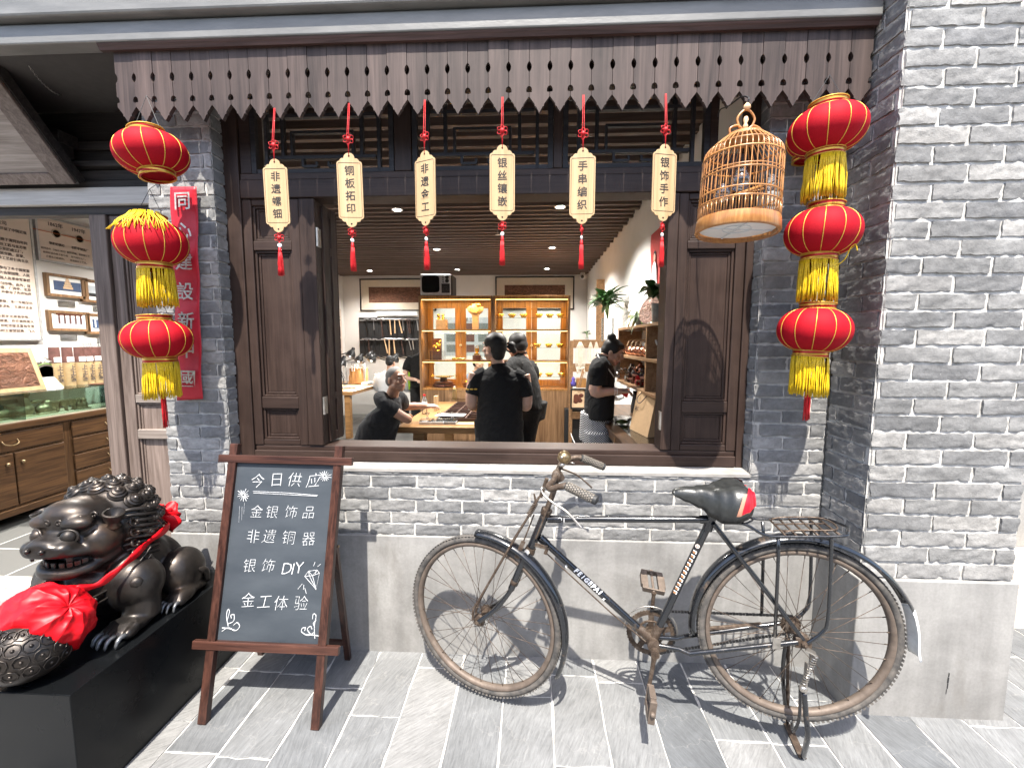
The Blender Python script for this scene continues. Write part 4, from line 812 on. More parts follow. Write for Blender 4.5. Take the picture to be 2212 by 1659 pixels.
    m = MB(); m.tube([B(*C5(775, 700), 0.05), hb - UP * 0.022, sg(B(*C5(775, 700), 0.05))], 0.014, 10); m.tube([hb, hb - (ht - hb).normalized() * 0.045], 0.017, 12); m.build('fork_crown', 'dull_chrome', t, smooth=50)
    # brake rods
    def coil(m, p, q, r, turns, wr): 
        d = (q - p); ax = d.normalized(); u = ax.orthogonal().normalized(); w_ = ax.cross(u); n = turns * 10
        m.tube([p + d * (i / n) + (u * math.cos(i * math.pi / 5) + w_ * math.sin(i * math.pi / 5)) * r for i in range(n + 1)], wr, 5)
    tb('front_brake_rod', bez([B(*E(300, 690), 0.05), B(*E(210, 860), 0.055), B(*C5(700, 640), 0.06), B(*C5(525, 940), 0.066), B(*C5(482, 1015), 0.066), B(*C5(478, 1075), 0.064)], 6), 0.0052, 'rusty_steel')
    tb('front_brake_rod', bez([B(*E(300, 690), -0.03), B(*E(210, 860), -0.03), B(*C5(690, 650), -0.05), B(*C5(535, 930), -0.066), B(*C5(500, 1010), -0.066), B(*C5(495, 1070), -0.06)], 6), 0.0045, 'rusty_steel')
    m = MB(); coil(m, B(*E(265, 760), 0.05), B(*E(172, 915), 0.055), 0.0098, 9, 0.0018); m.build('brake_spring', 'rusty_steel', t, smooth=True)
    tb('pull_rod', [B(*E(440, 720), 0.03), B(*E(345, 980), 0.035), B(*E(262, 1190), 0.04)], 0.004, 'rusty_steel')
    tb('pull_rod', [B(*E(240, 900), 0.03), B(*E(160, 1110), 0.04), B(*E(115, 1220), 0.045)], 0.0032, 'rusty_steel')
    m = MB(); m.bar(B(*E(250, 1260), 0.035), B(*E(400, 1300), 0.035), 0.006, 0.016); m.bar(B(*E(400, 1300), 0.035), B(*E(372, 1375), 0.035), 0.006, 0.014); m.bar(B(*E(115, 1220), 0.05), B(*E(30, 1420), 0.055), 0.006, 0.018); m.build('brake_linkage', 'rusty_steel', t, bevel=0.001)
    tb('rear_brake_rod', [B(*E(385, 1360), 0.02), B(*K(0, 775), 0.025), B(*K(470, 1165), 0.03)], 0.003, 'rusty_steel')
    # handlebar, stem, levers, bell
    tb('stem', [ht, B(*E(470, 640)), B(*E(520, 450))], 0.0125, 'rusty_steel')
    hc = B(*E(505, 430), 0.03); near = bez([hc + N * 0.0, B(*E(470, 500), 0.09), B(*E(412, 560), 0.15), B(*E(440, 600), 0.175), B(*E(520, 575), 0.185), B(*E(630, 555), 0.195)], 6)
    farp = bez([hc, B(*E(550, 320), -0.06), B(*E(590, 250), -0.15), B(*E(640, 245), -0.18), B(*E(720, 225), -0.19), B(*E(800, 222), -0.2)], 6)
    hbm = tb('handlebar', near[::-1] + farp[1:], 0.0115, 'rusty_steel')
    m = MB(); m.lathe([(0.0125, -0.02), (0.018, -0.018), (0.018, 0.018), (0.0125, 0.02)], hc, N, 14); m.tube([B(*E(555, 480), 0.0), B(*E(520, 420), 0.01)], 0.02, 12); m.tube([B(*E(320, 690), 0.04), B(*E(395, 470), 0.05)], 0.008, 8); m.build('bar_clamp', 'rusty_steel', hbm, smooth=40)
    def grip(p, q):
        m = MB(); d = (q - p); ax = d.normalized(); u = ax.orthogonal().normalized(); w_ = ax.cross(u)
        m.lathe([(0.0145, 0.0), (0.0158, 0.004), (0.0152, d.length * 0.5), (0.0165, d.length - 0.012), (0.0165, d.length - 0.003), (0.012, d.length)], p, ax, 16); o = m.build('grip', 'black_rubber', hbm, smooth=40)
        k = MB()
        for i in range(13):
            for j in range(10):
                an = 2 * math.pi * (j + 0.5 * (i % 2)) / 10; rad = u * math.cos(an) + w_ * math.sin(an); tg = ax.cross(rad); k.obox(p + ax * (0.008 + i * (d.length - 0.026) / 12) + rad * 0.0158, ax * 0.0030, tg * 0.0034, rad * 0.0016)
        k.build('grip_knobs', 'grip_rubber', o)
    grip(B(*E(625, 556), 0.195), B(*E(995, 742), 0.245)); grip(B(*E(800, 222), -0.2), B(*E(1080, 338), -0.245))
    tb('brake_lever', bez([B(*E(372, 600), 0.13), B(*E(335, 580), 0.15), B(*E(340, 640), 0.16), B(*E(440, 742), 0.18), B(*E(625, 865), 0.205), B(*E(805, 1057), 0.225)], 6), 0.0042, 'dull_chrome', hbm)
    tb('brake_lever', bez([B(*E(530, 345), -0.08), B(*E(590, 365), -0.12), B(*E(740, 425), -0.17), B(*E(840, 500), -0.19), B(*E(930, 582), -0.2)], 6), 0.004, 'rusty_steel', hbm)
    tb('lever_tip', [B(*E(240, 650), 0.05), B(*E(250, 700), 0.05), B(*E(262, 745), 0.05)], [0.003, 0.0045, 0.005], 'rusty_steel', hbm)
    bc = B(*E(600, 220), 0.0); bd_ = (N + UP * 0.25 - fw * -0.35).normalized(); m = MB()
    m.lathe([(0.0001, 0.029), (0.010, 0.0275), (0.02, 0.021), (0.0265, 0.010), (0.028, 0.0), (0.0285, -0.003), (0.0265, -0.004), (0.0255, -0.012), (0.02, -0.019), (0.0001, -0.022)], bc, bd_, 28); o = m.build('bell', 'brass', hbm, smooth=40)
    m = MB(); m.lathe([(0.0001, 0.031), (0.005, 0.030), (0.006, 0.027)], bc, bd_, 12); m.build('bell_cap', 'dull_chrome', o, smooth=True); m = MB(); m.tube([bc - UP * 0.02 - fw * 0.02, B(*E(700, 285), 0.0), B(*E(725, 292), 0.0)], 0.003, 6); m.tube([bc - UP * 0.02, B(*E(565, 330), 0.02)], 0.010, 8); m.build('bell_lever', 'dull_chrome', o, smooth=True)
    # saddle
    nose, tail = B(1453, 1060, 0.0), B(1616, 1063, 0.0); L = (tail - nose).length; dr = (tail - nose).normalized(); sv = N
    ws = [(0, .012, .012, -.012), (.06, .022, .03, -.002), (.18, .030, .05, .004), (.36, .040, .072, .005), (.5, .066, .10, .004), (.62, .098, .120, .014), (.76, .118, .124, .026), (.88, .115, .108, .025), (.96, .09, .085, .012), (1.0, .06, .06, -.008)]
    def sec(tq, grow=0.0):
        for i in range(len(ws) - 1):
            if ws[i][0] <= tq <= ws[i+1][0]:
                k = (tq - ws[i][0]) / (ws[i+1][0] - ws[i][0]); k = k * k * (3 - 2 * k); w_, s, h = [ws[i][j] + (ws[i+1][j] - ws[i][j]) * k for j in (1, 2, 3)]
        out = []
        for j in range(17):
            q = -1 + 2 * j / 16; an = q * math.pi / 2; x = math.copysign(abs(math.sin(an)) ** 0.75, an) * (w_ + grow); z = h + grow - (1 - abs(math.cos(an)) ** 0.9) * s + (0.012 * abs(math.sin(an * 2)) ** 1.0 * min(1, tq * 1.6) if tq > 0.3 else 0) - (0.008 * math.exp(-(q * 5) ** 2) * min(1, tq * 1.5))
            x *= (0.86 if abs(q) > 0.97 else 1)
            out.append(nose + dr * (L * tq) + sv * x + UP * (z + 0.012))
        return out
    m = MB(); rows = [sec(i / 30) for i in range(31)]; k = 17
    m.add([p for r_ in rows for p in r_], [(i*k+j, i*k+j+1, (i+1)*k+j+1, (i+1)*k+j) for i in range(30) for j in range(k-1)] + [tuple(range(k)), tuple(range(30*k, 31*k))])
    sd = m.build('saddle', 'saddle_leather', t, smooth=True, solid=0.006)
    def patch(name, mat, t0, j0, j1, slope, grow):
        m = MB(); n_ = 10; vs = []
        for i in range(n_ + 1):
            for j in range(k):
                q = abs(j - 8) / 8; ts = t0 - slope * q; r_ = sec(min(1.0, ts + (1 - ts) * i / n_), grow); vs.append(r_[j] + dr * (grow if i == n_ else 0))
        m.add(vs, [(i*k+j, i*k+j+1, (i+1)*k+j+1, (i+1)*k+j) for i in range(n_) for j in range(k-1) if j0 <= abs(j + 0.5 - 8) / 8 <= j1]); 
        if j0 < 0.1: m.f.append(tuple(range(n_*k, n_*k + k)))
        return m.build(name, mat, sd, smooth=40)
    patch('tan_panel', 'saddle_tan', 0.97, 0.45, 1.0, 0.27, 0.0045); patch('red_panel', 'saddle_red', 1.0, 0.30, 0.86, 0.24, 0.0075)
    m = MB(); c = nose + dr * L * 0.6 - UP * 0.07; m.tube([sl_ + UP * 0.01, c], 0.0125, 10); coil(m, c + dr * 0.07 + sv * 0.05 - UP * 0.035, c + dr * 0.07 + sv * 0.05 + UP * 0.03, 0.014, 4, 0.003); coil(m, c + dr * 0.07 - sv * 0.05 - UP * 0.035, c + dr * 0.07 - sv * 0.05 + UP * 0.03, 0.014, 4, 0.003); m.tube(bez([c - dr * 0.13 + UP * 0.04, c - UP * 0.015, c + dr * 0.07 + sv * 0.05 - UP * 0.035, c + dr * 0.12 + sv * 0.03 - UP * 0.03, c + dr * 0.125 + UP * -0.03]), 0.0035, 6); m.build('saddle_spring', 'black_metal', sd, smooth=True)
    # rear carrier
    rk = thing_part = MB()
    near_ = [B(*G(565, 393), 0.02), B(*G(640, 400), 0.06), B(*G(700, 415), 0.075), B(*G(790, 464), 0.08), B(*G(900, 472), 0.08), B(*G(1180, 470), 0.08), B(*G(1213, 458), 0.065)]
    q0 = near_[4]; q1 = near_[5]
    rk.tube(bez(near_, 5), 0.0055, 8)
    farl = [far(p) for p in near_]; rk.tube(bez(farl, 5), 0.0055, 8); rk.tube(bez([near_[-1], near_[-1].lerp(farl[-1], 0.5) - fw * 0.03, farl[-1]], 6), 0.0055, 8)
    car = rk.build('carrier', 'bike_paint', t, smooth=True)
    m = MB()
    for i in range(6): s = i / 5; p = q0.lerp(q1, s); m.tube([p, far(p)], 0.004, 6)
    for s in (-0.03, 0.03): m.tube([q0 + N * (-0.08 + s), q1 + N * (-0.08 + s)], 0.0035, 6)
    m.tube(bez([q0 + N * -0.02 + UP * 0.008, q0 + N * -0.02 + UP * 0.02 - fw * 0.05, q1 + N * -0.03 + UP * 0.012, q1 + N * -0.13 + UP * 0.012, q0 + N * -0.14 + UP * 0.02 - fw * 0.05, q0 + N * -0.14 + UP * 0.008], 5), 0.003, 6); m.build('carrier_wires', 'rusty_steel', car, smooth=True)
    for f in ((lambda p: p), far):
        m = MB(); m.tube([f(B(*G(856, 480), 0.075)), f(B(*G(858, 560), 0.07)), f(B(*G(840, 985), 0.066))], 0.0065, 8); m.tube(bez([f(B(*G(1128, 480), 0.075)), f(B(*G(1128, 560), 0.072)), f(B(*G(1112, 890), 0.068)), f(B(*G(1080, 965), 0.066)), f(B(*G(1000, 1022), 0.064))], 5), 0.0065, 8); m.build('carrier_leg', 'bike_paint', car, smooth=True)
    m = MB(); m.obox(B(*G(848, 1020), 0.07), fw * 0.014, UP * 0.022, N * 0.003); m.build('leg_clip', 'dull_chrome', car, bevel=0.002)
    # drive
    cr = bb - N * 0.05; m = MB(); ng = 48
    prof = [(0.098 + (0.004 if i % 2 else 0), 2 * math.pi * i / (ng * 2)) for i in range(ng * 2)]
    X = lambda r, an, o=0.0: cr + fw * (r * math.cos(an)) + UP * (r * math.sin(an)) + N * o
    for o0, o1 in ((-0.002, 0.002),):
        n_ = len(prof); vs = [X(r, an, o0) for r, an in prof] + [X(0.080, an, o0) for r, an in prof] + [X(r, an, o1) for r, an in prof] + [X(0.080, an, o1) for r, an in prof]
        m.add(vs, [f for i in range(n_) for j in [(i + 1) % n_] for f in ((i, j, n_+j, n_+i), (2*n_+i, 3*n_+i, 3*n_+j, 2*n_+j), (i, 2*n_+i, 2*n_+j, j), (n_+i, n_+j, 3*n_+j, 3*n_+i))])
    for i in range(5): an = i * 2 * math.pi / 5 + 0.3; m.bar(X(0.01, an), X(0.083, an), 0.004, 0.022, N.cross(X(0.1, an) - cr))
    m.tube(arc(cr, 0.052, 0, 6.2832, 40, fw, UP)[:-1], 0.005, 6, closed=True); m.lathe([(0.028, -0.004), (0.028, 0.004)], cr, N, 20); m.build('chainring', 'rusty_steel', t, smooth=30)
    m = MB(); m.tube([X(0.110, a_, -0.012) for a_ in [math.pi * i / 20 for i in range(21)]], 0.003, 6); m.build('chain_guard', 'dull_chrome', t, smooth=True)
    m = MB(); sp = pr - N * 0.05; path = [X(0.099, math.pi * (0.5 + i / 20)) for i in range(21)]; path = [sp + UP * 0.036] + [X(0.099, math.pi / 2 - 0.02)] + path[1:] + [sp - UP * 0.036] 
    full = []
    for p, q in zip(path[:-1], path[1:]):
        n_ = max(1, int((q - p).length / 0.0125)); full += [p.lerp(q, i / n_) for i in range(n_)]
    for i, p in enumerate(full):
        d = (full[min(i + 1, len(full) - 1)] - full[max(i - 1, 0)]).normalized(); m.obox(p, d * 0.0055, N * (0.004 if i % 2 else 0.0025), d.cross(N) * 0.0042)
    m.build('chain', 'black_metal', t)
    m = MB(); m.lathe([(0.038, -0.002), (0.038, 0.002)], sp, N, 20); m.tube([B(*G(490, 945), -0.06), B(*G(770, 922), -0.06)], 0.009, 8); m.tube([B(*G(500, 915), -0.06), B(*G(497, 985), -0.06)], 0.007, 6); m.build('sprocket', 'rusty_steel', t, smooth=40)
    def crank(p, q, po): m = MB(); m.tube([p, p.lerp(q, 0.25), p.lerp(q, 0.9), q], [0.015, 0.0095, 0.008, 0.011], 8); m.tube([p - po * 0.012, p + po * 0.012], 0.017, 12); return m.build('crank', 'rusty_steel', t, smooth=50)
    c1 = bb + N * 0.075; e1 = B(*G(195, 1240), 0.082); k1 = crank(c1, e1, N); c2 = bb - N * 0.075; e2 = B(*K(580, 500), -0.08); k2 = crank(c2, e2, N)
    def pedal(c, out, along, nm, k):
        m = MB(); up_ = out.cross(along).normalized(); m.tube([c, c + out * 0.10], 0.006, 8)
        for s in (-1, 1): m.obox(c + out * 0.055 + along * s * 0.034, along * 0.013, out * 0.045, up_ * 0.011); m.obox(c + out * 0.055 + along * s * 0.048, along * 0.003, out * 0.03, up_ * 0.012)
        for s in (0.008, 0.10): m.obox(c + out * s, along * 0.046, out * 0.003, up_ * 0.013)
        m.lathe([(0.009, 0.09), (0.009, 0.112), (0.004, 0.116)], c, out, 10); return m.build('pedal', 'rim_steel', k, bevel=0.002)
    al = (UP - fw * 0.06).normalized(); pd = B(*G(210, 1400), 0.16)
    o1 = (pd - e1); pedal(e1 - UP * 0.03, (N + UP * 0.05).normalized(), (UP - fw * 0.10).normalized(), 'pedal', k1)
    pedal(e2, (N * -0.75 + UP * 0.30).normalized(), (fw * 1.0 + UP * 0.12).normalized(), 'pedal', k2)
    # stand
    f1, f2 = atz(1734, 1640), atz(1700, 1566); h1, h2 = pr + N * 0.075 - UP * 0.01, pr - N * 0.06 - UP * 0.01; km = B(*G(990, 1270), 0.10)
    m = MB(); m.tube(bez([km, B(*G(1000, 1400), 0.115), B(*G(1008, 1500), 0.125), f1 + UP * 0.012], 6), 0.0095, 8); m.tube(bez([h2, h2.lerp(f2, 0.45) + fw * 0.02, f2 + UP * 0.012], 6), 0.008, 8); m.tube(bez([km - N * 0.03, B(*G(965, 1400), 0.06), B(*G(935, 1470), 0.04), f2 + UP * 0.05 + N * 0.04], 5), 0.006, 6); sto = m.build('double_stand', 'bike_paint', t, smooth=True)
    m = MB(); m.bar(f1 + UP * 0.006, f2 + UP * 0.006, 0.028, 0.005); m.bar(h2 - UP * 0.05, f2.lerp(h2, 0.1), 0.012, 0.006); m.build('stand_foot_bar', 'rusty_steel', sto, bevel=0.001)
    m = MB(); a0, a1 = B(*G(1050, 1075), 0.085), B(*G(985, 1235), 0.10); coil(m, a0, a1, 0.0085, 14, 0.0018); m.bar(h1, a0, 0.005, 0.03, N); m.bar(B(*G(1005, 1120), 0.08), km, 0.006, 0.022, N); m.sph(B(*G(985, 1250), 0.10), 0.014, 10, 8); m.build('stand_spring', 'dull_chrome', sto, smooth=40)
    # lettering and badges
    tn = lambda p0, p1: (p1 - p0).normalized()
    ld = tn(dt0, bb); face = (CAM - dt0.lerp(bb, 0.4)); face = (face - ld * face.dot(ld)).normalized(); ydn = face.cross(ld); s0 = C5(1120, 858); p = B(*s0, 0.0) + face * 0.0155
    m = MB(); q0_, q1_ = B(*C5(1048, 800)), B(*C5(1185, 922))
    for i, ch in enumerate('FEiGEPAI'): q = q0_.lerp(q1_, i / 7); q = dt0 + ld * (q - dt0).dot(ld) + face * 0.0155; m.add(*glyphs(ch, 0.026, q - ydn * 0.008, ld, ydn, off=0.0013, shear=0.25))
    m.build('lettering', 'decal_white', dt)
    text('lettering', 'decal_white', dt, '\\\\', 0.018, B(*C5(1005, 765)) + face * 0.0155 - ydn * 0.006, ld, ydn, off=0.0003)
    text('lettering', 'decal_white', dt, '//', 0.018, B(*C5(1218, 950)) + face * 0.0155 - ydn * 0.006, ld, ydn, off=0.0003)
    sdv = tn(bb, sl_); face = CAM - stb.location - bb.lerp(sl_, .4); face = (face - sdv * face.dot(sdv)).normalized(); side = sdv.cross(face); m, mw = MB(), MB()
    T5 = lambda x, y: ((2330 + x / 5.528) * 0.6001, (1880 + y / 5.528) * 0.6001)
    a_, c_ = B(*T5(530, 1350)), B(*T5(920, 560)); a_ = bb + sdv * (a_ - bb).dot(sdv); c_ = bb + sdv * (c_ - bb).dot(sdv)
    for i in range(11):
        p = a_.lerp(c_, i / 10) + face * 0.0146 - side * 0.004; m.obox(p, sdv * 0.0052, side * 0.006, face * 0.001); mw.obox(p + sdv * 0.0052, sdv * 0.0012, side * 0.007, face * 0.0016); mw.obox(p + side * 0.0062, sdv * 0.005, side * 0.0012, face * 0.0016)
    m.build('tube_decal', 'decal_brown', stb); mw.build('tube_decal_edges', 'decal_white', stb)
    p = bb + sdv * (B(*T5(985, 445)) - bb).dot(sdv) - side * 0.004; m = MB(); m.lathe([(0.0001, 0.0166), (0.009, 0.0166)], p, face, 20); o = m.build('badge', 'decal_brown', stb); m = MB(); m.tube(arc(p + face * 0.0168, 0.0068, 0, 6.2832, 20, sdv, side)[:-1], 0.0011, 4, closed=True); m.sph(p + face * 0.0168, (0.003, 0.003, 0.003), 8, 6); m.build('badge_mark', 'decal_white', o)
    p = B(*E(548, 935)); p = tt0 + (sl_ - tt0).normalized() * (p - tt0).dot((sl_ - tt0).normalized()); m = MB(); tdv = (sl_ - tt0).normalized(); m.tube(arc(p + N * 0.0136 + UP * 0.003, 0.008, -0.4, 3.5, 12, tdv, UP), 0.0012, 4); m.tube([p + N * 0.0137 + tdv * 0.018 - UP * 0.008, p + N * 0.0137 + tdv * 0.018 + UP * 0.009], 0.0017, 4); m.build('tube_mark', 'decal_white', tt)
bicycle()
# ================================================================ LION ON ITS PEDESTAL
b = MB(); b.box(-2.21, -1.53, 1.25, 2.045, 0.0, 0.43)
tag(b.build('pedestal', 'black_lacquer', bevel=0.003), 'glossy black box pedestal under the bronze lion', 'pedestal')
def lion():
    xc = -1.83
    t = thing('lion_statue', 'dark bronze guardian lion with curled mane crouching on a black pedestal', 'statue', (xc, 1.8, 0.43))
    Lp = lambda x, y, z: V(xc + x, y, z)
    m = MB()
    def e(x, y, z, a, c, d, both=True):
        m.sph(Lp(x, y, z), (a, c, d), 24, 16)
        if both and abs(x) > 1e-6: m.sph(Lp(-x, y, z), (a, c, d), 24, 16)
    e(0, 1.76, .61, .17, .13, .17); e(0, 1.87, .60, .155, .14, .145); e(0, 1.955, .57, .165, .085, .13); e(.14, 1.73, .60, .075, .10, .13); e(.172, 1.725, .60, .088, .09, .10); e(.185, 1.925, .535, .085, .105, .11); e(0, 1.665, .60, .12, .06, .10)
    e(.215, 1.945, .455, .05, .085, .03); m.tube([Lp(.20, 1.97, .47), Lp(.235, 1.88, .462)], [.05, .04], 12); e(.238, 1.855, .462, .046, .06, .035)
    m.tube([Lp(.17, 1.73, .62), Lp(.185, 1.72, .52), Lp(.188, 1.71, .455)], [.08, .062, .066], 16); e(.19, 1.66, .46, .06, .085, .034, False)
    m.tube([Lp(-.15, 1.72, .62), Lp(-.06, 1.56, .60), Lp(.02, 1.47, .60)], [.08, .065, .055], 14)
    for i in range(4):
        m.sph(Lp(.145 + i * .031, 1.592 + abs(i - 1.5) * .012, .458), (.0175, .036, .023), 14, 10); m.sph(Lp(.145 + i * .031, 1.615 + abs(i - 1.5) * .012, .472), (.016, .02, .016), 12, 8)
        m.sph(Lp(.205 + i * .022, 1.805 + abs(i - 1.5) * .01, .455), (.013, .028, .02), 12, 8)
    e(0, 1.79, .83, .175, .14, .175); e(0, 1.74, .72, .15, .11, .11)
    e(0, 1.68, .875, .125, .11, .105); e(0, 1.645, .925, .10, .075, .055); e(.105, 1.665, .815, .052, .075, .07); e(.06, 1.605, .905, .062, .04, .03)
    e(0, 1.585, .838, .088, .065, .04); e(0, 1.54, .842, .058, .03, .026); e(.032, 1.528, .836, .028, .02, .018); e(.062, 1.555, .826, .036, .04, .028)
    up = bez([Lp(-.125, 1.70, .80), Lp(-.11, 1.63, .795), Lp(-.085, 1.56, .808), Lp(-.04, 1.528, .815), Lp(.04, 1.528, .815), Lp(.085, 1.56, .808), Lp(.11, 1.63, .795), Lp(.125, 1.70, .80)], 5); m.tube(up, .020, 10)
    lo = bez([Lp(-.125, 1.70, .765), Lp(-.10, 1.65, .735), Lp(-.085, 1.60, .722), Lp(-.04, 1.568, .716), Lp(.04, 1.568, .716), Lp(.085, 1.60, .722), Lp(.10, 1.65, .735), Lp(.125, 1.70, .765)], 5); m.tube(lo, [.03] * 5 + [.024] * 26 + [.03] * 5, 10)
    e(0, 1.64, .712, .088, .075, .022); e(0, 1.70, .77, .10, .04, .06)
    body = m.build('body', 'bronze', t, remesh=0.0065)
    # teeth, eyes, nose, ears
    for s, pts in ((-1, up), (1, lo)):
        m = MB()
        for k in ((12, 24) if s < 0 else range(11, 26, 2)):
            p = pts[k]; h = .020 if s < 0 else .024; d = (p - Lp(0, 1.68, p.z)).normalized(); m.obox(p + V(0, 0, s * (.018 + h / 2)) - d * .006, V(-d.y, d.x, 0) * .0095, d * .005, V(0, 0, h / 2))
        m.build('teeth', 'bronze', t, bevel=.003)
    for s in (-1, 1):
        m = MB(); c = Lp(s * .060, 1.575, .862); m.sph(c, .027, 18, 12); eye = m.build('eye', 'bronze', t, smooth=True)
        m = MB(); f = V(s * .35, -1, .05).normalized(); u = f.orthogonal(); u = V(f.y, -f.x, 0).normalized(); w_ = f.cross(u); m.tube([c + f * .006 + u * .031 * math.cos(q) + w_ * .026 * math.sin(q) for q in [i * math.pi / 12 for i in range(24)]], .0055, 8, closed=True); m.build('eyelid', 'bronze', eye, smooth=True)
        m = MB()
        for k in range(4): c2 = Lp(s * (.022 + .028 * k), 1.578 + .012 * k * k * .5, .912 + .004 * k); m.tube([c2 + V(s * .013 * math.cos(q), -.004 * q * .3, .013 * math.sin(q)) * (1 - q / 9) for q in [i * .5 for i in range(14)]], .0055, 7)
        m.build('brow_scroll', 'bronze', t, smooth=True)
        m = MB(); m.lathe([(.004, -.02), (.022, -.015), (.026, 0), (.020, .012), (.030, .028), (.036, .058), (.030, .060), (.014, .03), (.001, .025)], Lp(s * .138, 1.672, .868), V(s * .28, -.16, 1), 20); m.build('ear', 'bronze', t, smooth=60)
        m = MB(); m.lathe([(.001, .016), (.008, .014), (.009, .0)], Lp(s * .026, 1.512, .834), V(s * .4, -1, -.15), 12); m.build('nostril', 'bronze', t, smooth=True)
    # curls of the mane
    m = MB(); r2 = random.Random(4); pr = [(.034, -.012), (.034, .004), (.029, .0085), (.0275, .0145), (.0215, .0175), (.0195, .0235), (.013, .026), (.010, .031), (.004, .034), (.0001, .035)]
    def curl(p, n_, k): m.lathe([(r * k * (1 + 0.0), z * k) for r, z in pr], p, n_, 16)
    for lat in range(0, 8):
        ph = R(4 + lat * 16.5); nn = max(1, int(2 * math.pi * math.sin(ph) * 3.35))
        for j in range(nn):
            th = 2 * math.pi * (j + .5 * (lat % 2)) / nn; d = V(math.sin(ph) * math.cos(th), math.sin(ph) * math.sin(th), math.cos(ph))
            if d.y < (-.38 if d.z > .62 else -.05 - .25 * max(0, d.z)): continue
            if d.z < -.75: continue
            p = Lp(d.x * .172, 1.79 + d.y * .138, .83 + d.z * .172); n_ = V(d.x / .175, d.y / .14, d.z / .175).normalized(); curl(p, n_, (1.02 if lat < 4 else .86) * r2.uniform(.92, 1.06))
    m.build('mane_curls', 'bronze', t, smooth=35)
    for s in (-1, 1):
        m = MB()
        for k in range(9):
            z = .90 - k * .024; m.tube(bez([Lp(s * .115, 1.70, z), Lp(s * .155, 1.735, z + .006), Lp(s * .178, 1.78, z - .004), Lp(s * .185, 1.815, z - .012)], 5), [.008] * 8 + [.0095] * 8, 7)
        for k in range(4): m.tube([Lp(s * .165, 1.715 + .0 * k, .86 - .045 * k) + V(s * .004 * q, .016 * math.cos(q) * (1 - q / 12), .016 * math.sin(q) * (1 - q / 12)) for q in [i * .5 for i in range(16)]], .0055, 7)
        m.build('mane_strands', 'bronze', t, smooth=True)
    def claw(p, d, s): m.tube(bez([p, p + d * .018 * s + V(0, 0, .004), p + d * .034 * s - V(0, 0, .008), p + d * .040 * s - V(0, 0, .026)], 4), [.0095 * s] * 4 + [.008 * s] * 4 + [.006 * s] * 3 + [.003 * s, .001], 8)
    for i in range(4): m = MB(); claw(Lp(.145 + i * .031, 1.565 + abs(i - 1.5) * .012, .462), V(.05, -1, 0), 1.05); m.build('claw', 'bronze_claw', t, smooth=True); m = MB(); claw(Lp(.205 + i * .022, 1.783 + abs(i - 1.5) * .01, .46), V(.1, -1, 0), .8); m.build('claw', 'bronze_claw', t, smooth=True)
    # harness band with a bell, curled tail edge
    m = MB()
    for o in (-.016, .016): m.tube(bez([Lp(.05, 1.605, .56 + o), Lp(.13, 1.64, .60 + o), Lp(.185, 1.70, .66 + o), Lp(.205, 1.76, .72 + o)], 8), .0045, 6)
    for k in range(5): c = Lp(.09 + .025 * k, 1.617 + .02 * k, .58 + .022 * k); m.tube([c + V(.010 * math.cos(q), 0, .010 * math.sin(q)) * (1 - q / 10) for q in [i * .6 for i in range(12)]], .003, 6)
    c = Lp(.20, 1.685, .63); m.lathe([(.006, 0), (.024, .006), (.03, .02), (.022, .034), (.008, .042)], c, V(.8, -.6, -.3), 18); m.tube(arc(c + V(0, 0, .025), .02, 0, 6.28, 16, V(.6, .8, 0), V(0, 0, 1))[:-1], .005, 6, closed=True); m.build('harness', 'bronze', t, smooth=True)
    m = MB(); m.tube(bez([Lp(.255, 1.985, .46), Lp(.272, 1.96, .52), Lp(.262, 1.93, .545), Lp(.262, 1.95, .515)], 6), [.014] * 10 + [.009] * 9, 8); m.build('haunch_scroll', 'bronze', t, smooth=True)
    # ball under the paw
    t2 = thing('carved_ball', 'carved dark ball held under the lion\'s paw at the front corner', 'ball', (-1.75, 1.425, .43)); c = V(-1.755, 1.425, .535); m = MB(); m.sph(c, (.125, .115, .105), 32, 20); bl = m.build('ball', 'bronze', t2, smooth=True)
    m = MB()
    for el in (-.25, .15, .55, .95):
        for k in range(9):
            an = -2.6 + k * .42 + el * .6; d = V(math.cos(an) * math.cos(el), math.sin(an) * math.cos(el), math.sin(el)); u = d.orthogonal().normalized(); w_ = d.cross(u); q = c + V(d.x * .1252, d.y * .1152, d.z * .1052)
            m.tube([q + (u * math.cos(j * .785) + w_ * math.sin(j * .785)) * .021 for j in range(8)], .0022, 5, closed=True); m.sph(q, .006, 8, 6)
    m.build('carving', 'bronze', bl, smooth=True)
    # red satin ribbon
    t3 = thing('red_ribbon', 'red satin ribbon and big gathered flower tied round the lion\'s neck', 'ribbon', (-1.68, 1.5, .6))
    c = V(-1.752, 1.49, .592); m = MB(); nu, nv = 180, 90; vs = []
    ax = V(.80, -.10, .60).normalized(); u = V(1, 0, 0); u = (u - ax * u.dot(ax)).normalized(); w_ = ax.cross(u)
    for j in range(nv + 1):
        ph = math.pi * j / nv
        for i in range(nu):
            th = 2 * math.pi * i / nu; d = ax * math.cos(ph) + (u * math.cos(th) + w_ * math.sin(th)) * math.sin(ph)
            q = th * 4.5 + 1.5 * noise.noise(d * 1.3) + 1.3 * math.sin(ph * 2.0); pl_ = 1 - abs(math.sin(q)) ** 0.8; q3 = abs(noise.noise(d * 2.1 + V(5, 1, 2)))
            r_ = 1 + (.085 * pl_ * math.sin(ph) ** .6) - .10 * q3 + .05 * noise.noise(d * 1.8) - .04 * abs(noise.noise(d * 3.2 + V(2, 7, 1))) - (.10 * math.exp(-(ph * 3.0) ** 2))
            vs.append(c + V(d.x * .150, d.y * .110, d.z * .132) * r_)
